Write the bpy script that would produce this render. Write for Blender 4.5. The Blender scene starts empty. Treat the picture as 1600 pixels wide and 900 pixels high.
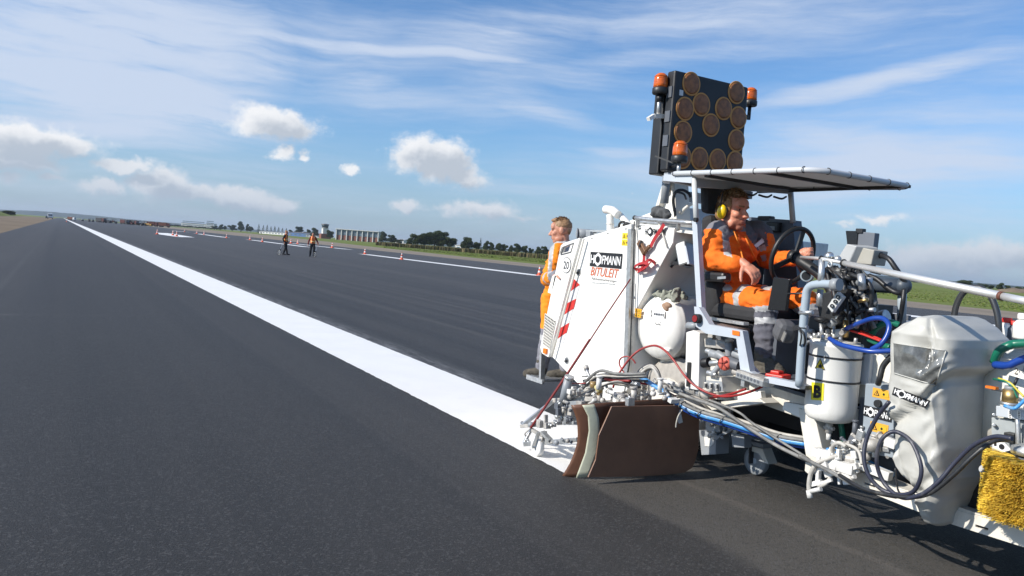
import bpy, bmesh, math, random
from mathutils import Vector, Matrix, noise as mnoise
R = math.radians
random.seed(7)
scene = bpy.context.scene
col = scene.collection
V = Vector

# ---------------------------------------------------------------- camera
FPX = 1220.0                      # focal length in pixels of a 1600 wide picture
CAM = V((0.0, 0.0, 1.6))
YAW, PITCH, ROLL = R(30.2159), R(2.7267), R(4.2778)
_f = V((math.sin(YAW)*math.cos(PITCH), math.cos(YAW)*math.cos(PITCH), -math.sin(PITCH)))
_r0 = V((math.cos(YAW), -math.sin(YAW), 0)); _u0 = _r0.cross(_f)
_r = _r0*math.cos(ROLL) + _u0*math.sin(ROLL)
_u = -_r0*math.sin(ROLL) + _u0*math.cos(ROLL)
cam = bpy.data.cameras.new("camera")
camo = bpy.data.objects.new("camera", cam); col.objects.link(camo)
cam.sensor_width = 36.0; cam.lens = 36.0*FPX/1600.0
cam.clip_start = 0.05; cam.clip_end = 30000
camo.matrix_world = Matrix(((_r.x, _u.x, -_f.x, CAM.x), (_r.y, _u.y, -_f.y, CAM.y), (_r.z, _u.z, -_f.z, CAM.z), (0, 0, 0, 1)))
scene.camera = camo

def ray(px, py): return _f + _r*((px-800)/FPX) - _u*((py-450)/FPX)
def A(px, py, X=None, Y=None, Z=None):
    """world point where the line of sight through a photo pixel meets a real plane"""
    d = ray(px, py)
    t = X/d.x if X is not None else (Y/d.y if Y is not None else (Z-CAM.z)/d.z)
    return CAM + d*t
def AD(px, py, depth): return CAM + ray(px, py)*depth

# ---------------------------------------------------------------- sun and sky
SUN_EL = R(33.0)
_sx, _sy = -0.985, 0.17
SUN_AZ = math.atan2(_sx, _sy)                    # clockwise from +Y
to_sun = V((math.sin(SUN_AZ)*math.cos(SUN_EL), math.cos(SUN_AZ)*math.cos(SUN_EL), math.sin(SUN_EL)))
sl = bpy.data.lights.new("sun", 'SUN'); sl.energy = 4.3; sl.angle = R(0.53); sl.color = (1.0, 0.94, 0.85)
so = bpy.data.objects.new("sun", sl); col.objects.link(so)
so.rotation_euler = to_sun.to_track_quat('Z', 'Y').to_euler()
so.location = (-40, -20, 60)
vs = scene.view_settings
vs.view_transform = 'Standard'; vs.look = 'None'; vs.gamma = 1.0; vs.use_curve_mapping = False
vs.exposure = 0.40
SKY_STRENGTH = 0.115

world = bpy.data.worlds.new("World"); scene.world = world; world.use_nodes = True
WT = world.node_tree; WT.nodes.clear()
class NT:
    """short-hand for building node trees"""
    def __init__(s, tree): s.t = tree
    def n(s, typ, **kw):
        nd = s.t.nodes.new(typ)
        for k, v in kw.items():
            if k == 'ins':
                for i, x in v.items():
                    if isinstance(x, bpy.types.NodeSocket): s.t.links.new(x, nd.inputs[i])
                    else: nd.inputs[i].default_value = x
            else: setattr(nd, k, v)
        return nd
    def m(s, op, a, b=0.0, c=0.0, clamp=False):
        nd = s.n('ShaderNodeMath', operation=op, use_clamp=clamp, ins={0: a, 1: b, 2: c}); return nd.outputs[0]
    def sstep(s, x, a, b):
        nd = s.n('ShaderNodeMapRange', interpolation_type='SMOOTHSTEP', ins={'Value': x, 'From Min': a, 'From Max': b, 'To Min': 0.0, 'To Max': 1.0}); return nd.outputs[0]
    def mix(s, f, a, b):
        nd = s.n('ShaderNodeMix', data_type='RGBA', ins={0: f, 6: a, 7: b}); return nd.outputs[2]
    def noise(s, vec, scale, detail=4, rough=0.55, dist=0.0):
        nd = s.n('ShaderNodeTexNoise', ins={'Vector': vec, 'Scale': scale, 'Detail': detail, 'Roughness': rough, 'Distortion': dist}); return nd.outputs['Fac']
    def vmap(s, vec, loc=(0, 0, 0), rot=(0, 0, 0), sc=(1, 1, 1), typ='POINT'):
        nd = s.n('ShaderNodeMapping', vector_type=typ, ins={'Vector': vec, 'Location': loc, 'Rotation': rot, 'Scale': sc}); return nd.outputs[0]

def azel(px, py):
    d = ray(px, py).normalized(); return math.degrees(math.atan2(d.x, d.y)), math.degrees(math.asin(d.z))

def build_sky():
    T = NT(WT)
    sky = T.n('ShaderNodeTexSky', sky_type='NISHITA', sun_disc=False, sun_elevation=SUN_EL, sun_rotation=SUN_AZ,
              altitude=10, air_density=1.0, dust_density=0.55, ozone_density=2.2)
    tc = T.n('ShaderNodeTexCoord').outputs['Generated']
    sp = T.n('ShaderNodeSeparateXYZ', ins={0: tc})
    x, y, z = sp.outputs
    az = T.m('MULTIPLY', T.m('ARCTAN2', x, y), 57.2958)
    el = T.m('MULTIPLY', T.m('ARCSINE', z), 57.2958)
    ae = T.n('ShaderNodeCombineXYZ', ins={0: az, 1: el, 2: 0.0}).outputs[0]
    # wispy layer: noise on a high flat layer, so that the streaks close up towards the horizon
    zz = T.m('MAXIMUM', z, 0.035)
    pl = T.n('ShaderNodeCombineXYZ', ins={0: T.m('DIVIDE', x, zz), 1: T.m('DIVIDE', y, zz), 2: 0.0}).outputs[0]
    # warp in angle space
    wn = T.n('ShaderNodeTexNoise', ins={'Vector': ae, 'Scale': 0.055, 'Detail': 3.0, 'Roughness': 0.5}).outputs['Color']
    wv = T.n('ShaderNodeVectorMath', operation='MULTIPLY_ADD', ins={0: wn, 1: (7.0, 3.6, 0), 2: ae}).outputs[0]
    s1 = T.noise(T.vmap(wv, rot=(0, 0, R(7)), sc=(0.026, 0.23, 1)), 1.0, 7, 0.58)
    s2 = T.noise(T.vmap(wv, rot=(0, 0, R(-8)), loc=(3, 7, 0), sc=(0.05, 0.50, 1)), 1.0, 10, 0.68)
    s3 = T.noise(T.vmap(ae, loc=(13, 2, 0), sc=(0.03, 0.045, 1)), 1.0, 3, 0.5)
    cir = T.m('ADD', T.m('MULTIPLY', s1, 0.50), T.m('MULTIPLY', s2, 0.52))
    # bands set down where the photograph has them: (pixel a, pixel b, half width in degrees, strength)
    bands = [((-200, 20), (430, 90), 5.6, .40), ((-100, 95), (480, 195), 1.9, .42), ((-80, 175), (350, 222), 1.2, .26),
             ((0, 60), (900, 100), 3.2, .10), ((380, 50), (800, 98), .45, .26), ((660, 62), (900, 40), 2.2, .17), ((700, 130), (900, 178), 1.3, .12),
             ((500, 118), (640, 128), .6, .16), ((1170, 152), (1640, 78), .85, .30), ((1180, 180), (1420, 222), 1.0, .13), ((850, 20), (1400, 20), 2.6, .16),
             ((830, 110), (1160, 70), .8, .12), ((940, 262), (1700, 235), 2.3, .24), ((760, 300), (1700, 300), 2.6, .12), ((780, 170), (930, 200), .8, .16),
             ((1180, 255), (1700, 225), 1.1, .16), ((-50, 268), (420, 300), 1.6, .10), ((900, 240), (1010, 238), .4, .2)]
    acc = None
    for (pa, pb, hw, st) in bands:
        a0 = azel(*pa); a1 = azel(*pb)
        cx, cy = (a0[0]+a1[0])/2, (a0[1]+a1[1])/2
        L = math.hypot(a1[0]-a0[0], a1[1]-a0[1])/2; an = math.atan2(a1[1]-a0[1], a1[0]-a0[0])
        g = T.n('ShaderNodeTexGradient', gradient_type='SPHERICAL', ins={0: T.vmap(wv2 if False else wv, loc=(cx+3.5, cy+1.8, 0), rot=(0, 0, an), sc=(L*1.15, hw, 1), typ='TEXTURE')}).outputs['Fac']
        g = T.m('MULTIPLY', T.m('POWER', g, 0.8), st)
        acc = g if acc is None else T.m('ADD', acc, g)
    fine = T.noise(T.vmap(wv, rot=(0, 0, R(4)), sc=(0.13, 1.2, 1)), 1.0, 9, 0.66)
    cd = T.m('ADD', T.m('ADD', cir, T.m('MULTIPLY', acc, T.m('ADD', -0.15, T.m('MULTIPLY', fine, 2.3)))), T.m('MULTIPLY', s3, 0.22))
    cmask = T.m('MULTIPLY', T.sstep(cd, 0.525, 0.97), 0.92)
    # heaped clouds: (pixel centre, half width, half height in pixels, weight)
    blobs = [(655, 242, 52, 36, 1.25), (690, 252, 56, 44, 1.4), (722, 276, 45, 26, 1.05), (640, 232, 22, 24, .9),
             (430, 192, 66, 32, 1.25), (395, 200, 60, 22, .8), (470, 206, 45, 22, .8), (440, 238, 22, 16, .9), (478, 245, 20, 11, .9), (545, 264, 24, 11, .95),
             (40, 218, 100, 28, 1.35), (10, 245, 85, 28, 1.1), (95, 222, 58, 18, 1.15), (195, 258, 52, 14, 1.1), (160, 291, 34, 17, 1.2), (77, 276, 26, 9, .8), (15, 278, 30, 14, .6),
             (255, 290, 48, 28, 1.3), (300, 300, 52, 19, 1.1), (370, 308, 64, 20, 1.35), (430, 318, 52, 18, 1.0), (640, 322, 32, 15, 1.1), (622, 318, 10, 9, .6),
             (760, 330, 75, 22, .85), (700, 326, 30, 14, .45), (820, 340, 45, 12, .5),
             (1370, 342, 46, 12, .8), (1320, 350, 28, 8, .5), (1500, 405, 135, 28, .95), (1440, 410, 95, 24, .85), (1580, 398, 74, 32, .85), (990, 300, 5, 3, .3)]
    nz = T.noise(T.vmap(ae, sc=(1, 1.25, 1)), 0.5, 9, 0.66)
    def field(vec):
        f = None
        for (bx, by, hw, hh, wgt) in blobs:
            c = azel(bx, by); k = 57.3/FPX
            g = T.n('ShaderNodeTexGradient', gradient_type='QUADRATIC_SPHERE', ins={0: T.vmap(vec, loc=(c[0], c[1], 0), sc=(hw*k*1.5, hh*k*1.5, 1), typ='TEXTURE')}).outputs['Fac']
            g = T.m('MULTIPLY', g, wgt)
            f = g if f is None else T.m('MAXIMUM', f, g)
        return f
    nw = T.n('ShaderNodeTexNoise', ins={'Vector': ae, 'Scale': 0.55, 'Detail': 5.0, 'Roughness': 0.6}).outputs['Color']
    aew = T.n('ShaderNodeVectorMath', operation='MULTIPLY_ADD', ins={0: nw, 1: (2.6, 1.9, 0), 2: T.vmap(ae, loc=(-1.3, -0.95, 0))}).outputs[0]
    f0 = field(aew)
    up = T.vmap(aew, loc=(-0.75, 0.85, 0))
    f1 = field(up)
    nz1 = T.noise(T.vmap(ae, loc=(-0.35, 0.5, 0), sc=(1, 1.25, 1)), 0.42, 8, 0.6)
    d0 = T.m('ADD', f0, T.m('MULTIPLY', T.m('SUBTRACT', nz, 0.5), 0.95))
    d1 = T.m('ADD', f1, T.m('MULTIPLY', T.m('SUBTRACT', nz1, 0.5), 0.9))
    pres = T.sstep(f0, 0.02, 0.12)
    kmask = T.m('MULTIPLY', T.m('MULTIPLY', T.sstep(d0, 0.07, 0.52), pres), 0.96)
    shade = T.sstep(d1, 0.02, 0.75)
    low = T.sstep(el, 5.5, 1.5)                                # the low far banks are dull and grey
    kcol = T.mix(shade, (0.72, 0.725, 0.74, 1), (0.40, 0.44, 0.50, 1))
    kcol = T.mix(T.m('MULTIPLY', low, 0.5), kcol, (0.26, 0.34, 0.45, 1))
    # the air close to the horizon
    hz = T.m('MULTIPLY', T.sstep(el, 10.0, 0.0), 0.55)
    skyc = T.n('ShaderNodeMixRGB', blend_type='MULTIPLY', ins={0: 1.0, 1: sky.outputs[0], 2: (SKY_STRENGTH*0.56, SKY_STRENGTH*0.78, SKY_STRENGTH*1.00, 1)}).outputs[0]
    c1 = T.mix(hz, skyc, (0.265, 0.335, 0.475, 1))
    c2 = T.mix(cmask, c1, (0.47, 0.54, 0.665, 1))
    c3 = T.mix(kmask, c2, kcol)
    bg = T.n('ShaderNodeBackground', ins={0: c3, 1: 1.0})
    out = T.n('ShaderNodeOutputWorld', ins={0: bg.outputs[0]})
build_sky()

# ---------------------------------------------------------------- materials
MATS = {}
def mat(name, color, rough=0.5, metal=0.0, var=0.0, scale=6.0, bump=0.0, bscale=40.0, spec=0.5, dirt=None, dirt_amt=0.0, dscale=3.0, trans=0.0, emit=None, estr=0.0, coat=0.0, sub=0.0):
    if name in MATS: return MATS[name]
    m = bpy.data.materials.new(name); m.use_nodes = True
    T = NT(m.node_tree); b = m.node_tree.nodes['Principled BSDF']
    c = (color[0], color[1], color[2], 1)
    b.inputs['Roughness'].default_value = rough; b.inputs['Metallic'].default_value = metal
    b.inputs['Specular IOR Level'].default_value = spec
    if coat: b.inputs['Coat Weight'].default_value = coat
    if sub:
        b.inputs['Subsurface Weight'].default_value = sub; b.inputs['Subsurface Radius'].default_value = (0.01, 0.004, 0.002)
    oc = T.n('ShaderNodeTexCoord').outputs['Object']
    sock = None
    if var > 0:
        f = T.noise(oc, scale, 5, 0.6)
        f = T.sstep(f, 0.3, 0.7)
        sock = T.mix(f, tuple(v*(1-var) for v in color)+(1,), tuple(min(1, v*(1+var)) for v in color)+(1,))
    if dirt:
        f = T.m('MULTIPLY', T.sstep(T.noise(T.vmap(oc, loc=(5, 3, 1), sc=(1, 1, 0.45)), dscale, 8, 0.68), 0.50, 0.78), dirt_amt)
        sock = T.mix(f, sock if sock is not None else c, dirt+(1,))
    if sock is not None: m.node_tree.links.new(sock, b.inputs['Base Color'])
    else: b.inputs['Base Color'].default_value = c
    if bump > 0:
        bn = T.n('ShaderNodeBump', ins={'Strength': bump, 'Distance': 0.01, 'Height': T.noise(oc, bscale, 4, 0.6)})
        m.node_tree.links.new(bn.outputs[0], b.inputs['Normal'])
    if trans: b.inputs['Transmission Weight'].default_value = trans
    if emit:
        b.inputs['Emission Color'].default_value = emit+(1,); b.inputs['Emission Strength'].default_value = estr
    MATS[name] = m
    return m

WHITE = mat('white_paint', (.80, .79, .75), .38, var=.03, scale=2, dirt=(.40, .36, .29), dirt_amt=.42, dscale=5, bump=.04, bscale=9)
CREAM = mat('cream_paint', (.70, .67, .60), .45, var=.06, scale=3, dirt=(.33, .29, .23), dirt_amt=.5, dscale=5, bump=.05)
GREYB = mat('pale_grey_paint', (.47, .51, .56), .42, var=.06, scale=4, dirt=(.28, .27, .26), dirt_amt=.4)
GREYD = mat('dark_grey_paint', (.10, .11, .13), .5, var=.1, dirt=(.2, .19, .17), dirt_amt=.3)
GREYM = mat('mid_grey_paint', (.27, .29, .31), .45, var=.08, dirt=(.4, .38, .34), dirt_amt=.35)
GALV = mat('galvanised_metal', (.50, .51, .51), .42, metal=.75, var=.15, scale=25, dirt=(.6, .57, .5), dirt_amt=.4, bump=.1)
DUSTM = mat('dusty_metal', (.42, .40, .37), .6, metal=.25, var=.25, scale=18, dirt=(.62, .60, .55), dirt_amt=.7, dscale=14, bump=.25, bscale=70)
CHROME = mat('bright_steel', (.75, .74, .71), .28, metal=.9, var=.05, scale=8)
POLE = mat('satin_aluminium', (.78, .77, .74), .38, metal=.55, var=.05, scale=8)
BRASS = mat('brass', (.55, .38, .16), .38, metal=.9, var=.2, scale=30)
BLACK = mat('black_plastic', (.018, .019, .021), .45, var=.2, bump=.06, bscale=120)
RUBBER = mat('black_rubber_hose', (.022, .023, .025), .42, var=.3, scale=12, dirt=(.22, .21, .19), dirt_amt=.35, dscale=10)
GREYHOSE = mat('dusty_grey_hose', (.17, .17, .165), .6, var=.3, scale=10, dirt=(.45, .43, .39), dirt_amt=.6, dscale=12)
PALEHOSE = mat('overspray_hose', (.46, .44, .40), .65, var=.2, scale=12, dirt=(.2, .19, .17), dirt_amt=.5, dscale=12)
BLUEHOSE = mat('blue_hose', (.012, .055, .30), .3, var=.1, dirt=(.4, .42, .45), dirt_amt=.15)
SKYHOSE = mat('light_blue_hose', (.06, .28, .62), .38, var=.1, dirt=(.5, .5, .48), dirt_amt=.6, dscale=9)
GREENHOSE = mat('green_hose', (.01, .15, .09), .35, var=.1)
REDHOSE = mat('red_hose', (.30, .022, .02), .42, var=.2, scale=10, dirt=(.45, .3, .28), dirt_amt=.25)
REDPL = mat('red_plastic', (.56, .03, .02), .45, var=.1)
REDFADE = mat('faded_red_plastic', (.56, .11, .075), .6, var=.15, scale=20)
ORPL = mat('orange_plastic', (.75, .17, .012), .4)
AMBER = mat('amber_lens', (.62, .12, .006), .18, var=.25, scale=30, coat=.5)
LENS = mat('arrow_lens', (.27, .095, .026), .42, var=.35, scale=25, bump=.35, bscale=160)
LENSRIM = mat('arrow_lens_rim', (.55, .25, .06), .5)
SIGNW = mat('sign_white', (.80, .80, .79), .4)
SIGNK = mat('sign_black', (.016, .016, .018), .4)
SIGNR = mat('sign_red', (.50, .03, .025), .38, var=.08)
SIGNO = mat('sign_orange', (.56, .115, .035), .45)
SIGNY = mat('sign_yellow', (.78, .56, .02), .45)
SIGNLG = mat('reflective_white', (.62, .63, .64), .35)
SIGNAM = mat('sign_amber', (.70, .36, .035), .45)
SHROUD = mat('brown_rubber', (.21, .108, .066), .45, var=.12, scale=3, dirt=(.10, .07, .05), dirt_amt=.3, bump=.1, bscale=14)
SHROUDL = mat('brown_rubber_sunlit', (.125, .055, .031), .48, var=.22, scale=5, dirt=(.2, .13, .09), dirt_amt=.35, bump=.15, bscale=12)  # same rubber, second tone with the sunlit curl put into its colour
TAPE = mat('pale_green_tape', (.50, .51, .39), .6, var=.08, scale=9, bump=.15, bscale=30)
COVER = mat('grey_tarpaulin', (.46, .455, .42), .5, var=.05, scale=5, bump=.12, bscale=14, dirt=(.3, .27, .22), dirt_amt=.25)
CLEAR = mat('clear_plastic_window', (.17, .175, .17), .14, var=.55, scale=7, bump=.6, bscale=12, coat=.5)
BRISTLE = mat('yellow_bristle', (.85, .55, .07), .6, var=.35, scale=22)
TYRE = mat('dusty_tyre', (.36, .34, .31), .85, var=.1, scale=18, dirt=(.15, .14, .13), dirt_amt=.4, dscale=18, bump=.3)
TYREK = mat('dark_tyre', (.03, .03, .03), .8, var=.2)
SCREEN = mat('dark_screen', (.012, .012, .014), .25)
CHALK = mat('overspray_white', (.66, .65, .62), .7, var=.12, scale=14, bump=.2)
STRAP = mat('red_webbing', (.36, .015, .02), .7, var=.15, scale=60, bump=.2, bscale=200)
CLOTHG = mat('olive_grey_rag', (.27, .28, .23), .9, var=.2, scale=14, bump=.3)
GLOVE = mat('charcoal_fabric', (.075, .078, .082), .9, var=.3, scale=20, bump=.4)
def _hiv():
    m = mat('hi_vis_orange_cloth', (.86, .155, .006), .85, var=.06, scale=14, bump=.22, bscale=55); return m
HIVIS = _hiv()
HIVISY = mat('hi_vis_amber_cloth', (.88, .24, .006), .85, var=.06, scale=12, bump=.2, bscale=50)
REFL = mat('reflective_tape', (.40, .40, .40), .5, var=.1, scale=30)
NAVYG = mat('charcoal_workwear', (.105, .105, .125), .9, var=.15, scale=14, bump=.3, bscale=50)
GREYCL = mat('grey_workwear', (.19, .19, .215), .9, var=.1, scale=14, bump=.25, bscale=50)
SKIN = mat('sunburnt_skin', (.60, .25, .16), .5, var=.12, scale=22, sub=.15, bump=.08, bscale=120)
SKINL = mat('tanned_skin', (.52, .25, .165), .5, var=.1, scale=22, sub=.15)
HAIR = mat('fair_brown_hair', (.27, .15, .07), .6, var=.35, scale=60)
HAIRB = mat('sandy_hair', (.29, .165, .08), .6, var=.3, scale=60)
EYE = mat('eye', (.03, .02, .02), .3)
MUFF = mat('yellow_ear_defender', (.80, .55, .008), .3)
BOOT = mat('dirty_boot', (.075, .066, .052), .85, var=.4, scale=18, dirt=(.2, .18, .14), dirt_amt=.6, bump=.5, bscale=50)

# ---------------------------------------------------------------- mesh helper
def catmull(pts, n=6, closed=False):
    P = [V(p) for p in pts]
    if len(P) < 3: return P
    out = []
    N = len(P)
    segs = N if closed else N-1
    for i in range(segs):
        p1, p2 = P[i], P[(i+1) % N]
        p0 = P[(i-1) % N] if (closed or i > 0) else p1*2-p2
        p3 = P[(i+2) % N] if (closed or i+2 < N) else p2*2-p1
        for k in range(n):
            t = k/n
            out.append(0.5*((2*p1)+(p2-p0)*t+(2*p0-5*p1+4*p2-p3)*t*t+(3*p1-p0-3*p2+p3)*t**3))
    if not closed: out.append(P[-1])
    return out
def frame(d):
    d = d.normalized()
    a = V((0, 0, 1)) if abs(d.z) < 0.9 else V((1, 0, 0))
    x = a.cross(d).normalized(); return x, d.cross(x).normalized()

class MB:
    def __init__(s): s.bm = bmesh.new(); s.mats = []
    def mi(s, m):
        if m not in s.mats: s.mats.append(m)
        return s.mats.index(m)
    def face(s, pts, m, smooth=False):
        f = s.bm.faces.new([s.bm.verts.new(p) for p in pts]); f.material_index = s.mi(m); f.smooth = smooth; return f
    def box(s, c, size, m, rot=None, bevel=0.0):
        c = V(c); hx, hy, hz = size[0]/2, size[1]/2, size[2]/2
        M = rot if rot is not None else Matrix.Identity(3)
        vs_ = [s.bm.verts.new(c + M @ V((x*hx, y*hy, z*hz))) for x in (-1, 1) for y in (-1, 1) for z in (-1, 1)]
        fs = []
        for q in ((0, 1, 3, 2), (4, 6, 7, 5), (0, 4, 5, 1), (2, 3, 7, 6), (0, 2, 6, 4), (1, 5, 7, 3)):
            f = s.bm.faces.new([vs_[i] for i in q]); f.material_index = s.mi(m); fs.append(f)
        if bevel > 0:
            es = list({e for f in fs for e in f.edges})
            bmesh.ops.bevel(s.bm, geom=es, offset=bevel, segments=2, affect='EDGES', profile=.5)
    def beam(s, p, q, w, h, m, up=None, bevel=0.0):
        p, q = V(p), V(q); d = (q-p); L = d.length; y = d.normalized()
        u = V(up) if up is not None else (V((0, 0, 1)) if abs(y.z) < .9 else V((1, 0, 0)))
        x = y.cross(u).normalized(); z = x.cross(y)
        s.box((p+q)/2, (w, L, h), m, Matrix((x, y, z)).transposed(), bevel)
    def ring(s, c, x, y, r, n): return [s.bm.verts.new(c + x*(r*math.cos(2*math.pi*i/n)) + y*(r*math.sin(2*math.pi*i/n))) for i in range(n)]
    def bridge(s, a, b, m, smooth=True):
        n = len(a)
        for i in range(n):
            f = s.bm.faces.new((a[i], a[(i+1) % n], b[(i+1) % n], b[i])); f.material_index = s.mi(m); f.smooth = smooth
    def cap(s, a, m, flip=False):
        f = s.bm.faces.new(a[::-1] if flip else a); f.material_index = s.mi(m)
    def cyl(s, p, q, r, m, r2=None, n=16, caps=True):
        p, q = V(p), V(q); x, y = frame(q-p); r2 = r if r2 is None else r2
        a, b = s.ring(p, x, y, r, n), s.ring(q, x, y, r2, n)
        s.bridge(a, b, m)
        if caps: s.cap(a, m, True); s.cap(b, m)
    def tube(s, pts, r, m, n=8, sp=6, closed=False, r2=None):
        P = catmull(pts, sp, closed) if sp else [V(p) for p in pts]
        N = len(P); prev = None; first = None; X = None
        for i, p in enumerate(P):
            d = (P[(i+1) % N]-P[i-1]) if closed else (P[min(i+1, N-1)]-P[max(i-1, 0)])
            if d.length < 1e-9: d = V((0, 0, 1))
            d.normalize()
            if X is None: X, Y = frame(d)
            else:
                X = (X-d*X.dot(d))
                X = X.normalized() if X.length > 1e-6 else frame(d)[0]
                Y = d.cross(X)
            rr = r if r2 is None else r+(r2-r)*i/(N-1)
            a = s.ring(p, X, Y, rr, n)
            if prev: s.bridge(prev, a, m)
            else: first = a
            prev = a
        if closed: s.bridge(prev, first, m)
        else: s.cap(first, m, True); s.cap(prev, m)
    def lathe(s, prof, o, axis, m, n=24, mats=None):
        o = V(o); ax = V(axis).normalized(); x, y = frame(ax); prev = None
        for k, (r, h) in enumerate(prof):
            a = s.ring(o+ax*h, x, y, max(r, 1e-4), n)
            if prev: s.bridge(prev, a, mats[k] if mats else m)
            else: s.cap(a, mats[0] if mats else m, True)
            prev = a
        s.cap(prev, mats[-1] if mats else m)
    def torus(s, c, axis, Rr, r, m, n=32, k=10):
        x, y = frame(V(axis)); c = V(c)
        s.tube([c+x*(Rr*math.cos(2*math.pi*i/n))+y*(Rr*math.sin(2*math.pi*i/n)) for i in range(n)], r, m, n=k, sp=0, closed=True)
    def ell(s, c, rad, m, rot=None, seg=16, rings=10):
        M = rot if rot is not None else Matrix.Identity(3); c = V(c)
        if not hasattr(rad, '__len__'): rad = (rad, rad, rad)
        rows = []
        for j in range(rings+1):
            t = math.pi*j/rings
            if j in (0, rings): rows.append([s.bm.verts.new(c+M@V((0, 0, rad[2]*math.cos(t))))])
            else: rows.append([s.bm.verts.new(c+M@V((rad[0]*math.sin(t)*math.cos(2*math.pi*i/seg), rad[1]*math.sin(t)*math.sin(2*math.pi*i/seg), rad[2]*math.cos(t)))) for i in range(seg)])
        mi = s.mi(m)
        for j in range(rings):
            a, b = rows[j], rows[j+1]
            for i in range(seg):
                if len(a) == 1: f = s.bm.faces.new((a[0], b[i], b[(i+1) % seg]))
                elif len(b) == 1: f = s.bm.faces.new((a[i], b[0], a[(i+1) % seg]))
                else: f = s.bm.faces.new((a[i], b[i], b[(i+1) % seg], a[(i+1) % seg]))
                f.material_index = mi; f.smooth = True
    def prism(s, pts, vec, m, m2=None):
        """closed plate: the outline pts swept along vec"""
        vec = V(vec)
        a = [s.bm.verts.new(V(p)) for p in pts]; b = [s.bm.verts.new(V(p)+vec) for p in pts]
        f = s.bm.faces.new(a); f.material_index = s.mi(m)
        g = s.bm.faces.new(b[::-1]); g.material_index = s.mi(m)
        n = len(a)
        for i in range(n):
            h = s.bm.faces.new((a[i], b[i], b[(i+1) % n], a[(i+1) % n])); h.material_index = s.mi(m2 or m)
    def text(s, txt, o, ud, vd, h, m, bold=0.0, shear=0.0, width=None, align='LEFT', thick=0.0015):
        """lettering standing on a surface: o is the lower left corner, ud runs along the line, vd up"""
        cu = bpy.data.curves.new('lettering', 'FONT'); cu.body = txt; cu.size = 1.0; cu.shear = shear; cu.offset = bold; cu.align_x = align
        cu.resolution_u = 3
        ob = bpy.data.objects.new('lettering', cu)
        col.objects.link(ob)
        dg = bpy.context.evaluated_depsgraph_get()
        me = bpy.data.meshes.new_from_object(ob.evaluated_get(dg))
        bpy.data.objects.remove(ob); bpy.data.curves.remove(cu)
        if not len(me.vertices): return
        xs = [v.co.x for v in me.vertices]; ys = [v.co.y for v in me.vertices]
        x0, x1 = min(xs), max(xs); y0, y1 = min(ys), max(ys)
        ky = h/(y1-y0); kx = (width/(x1-x0)) if width else ky
        ud, vd, o = V(ud).normalized(), V(vd).normalized(), V(o)
        nn = ud.cross(vd)*thick
        if align == 'CENTER': x0 = 0 if not width else (x0+x1)/2
        vv = [s.bm.verts.new(o+ud*((v.co.x-x0)*kx)+vd*((v.co.y-y0)*ky)+nn) for v in me.vertices]
        for p in me.polygons:
            try:
                f = s.bm.faces.new([vv[i] for i in p.vertices]); f.material_index = s.mi(m)
            except ValueError: pass
        bpy.data.meshes.remove(me)
    def disc(s, c, n_, r, m, k=24, ry=None, x=None, y=None):
        if x is None: x, y = frame(V(n_))
        c = V(c); ry = r if ry is None else ry
        s.face([c+x*(r*math.cos(2*math.pi*i/k))+y*(ry*math.sin(2*math.pi*i/k)) for i in range(k)], m)
    def annulus(s, c, x, y, r0, r1, m, k=32):
        c = V(c)
        a = [s.bm.verts.new(c+x*(r0*math.cos(2*math.pi*i/k))+y*(r0*math.sin(2*math.pi*i/k))) for i in range(k)]
        b = [s.bm.verts.new(c+x*(r1*math.cos(2*math.pi*i/k))+y*(r1*math.sin(2*math.pi*i/k))) for i in range(k)]
        s.bridge(a, b, m, False)
    def build(s, name, parent=None, bevel=0.0, loc=None, fix=True, **props):
        if fix: bmesh.ops.recalc_face_normals(s.bm, faces=s.bm.faces[:])
        me = bpy.data.meshes.new(name)
        o = bpy.data.objects.new(name, me); col.objects.link(o)
        off = V((0, 0, 0))
        q = parent
        while q is not None: off = off + q.location; q = q.parent
        if loc is None and parent is None and len(s.bm.verts):
            xs = [v.co.x for v in s.bm.verts]; ys = [v.co.y for v in s.bm.verts]; zs = [v.co.z for v in s.bm.verts]
            loc = V(((min(xs)+max(xs))/2, (min(ys)+max(ys))/2, min(zs)))
        if loc is not None:
            o.location = V(loc)-off; off = V(loc)
        bmesh.ops.translate(s.bm, verts=s.bm.verts[:], vec=-off)
        s.bm.to_mesh(me); s.bm.free()
        for m in s.mats: me.materials.append(m)
        if parent is not None: o.parent = parent
        if bevel > 0:
            b = o.modifiers.new('bevel', 'BEVEL'); b.width = bevel; b.segments = 2; b.limit_method = 'ANGLE'; b.angle_limit = R(50)
        for k, v in props.items(): o[k] = v
        return o

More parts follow.
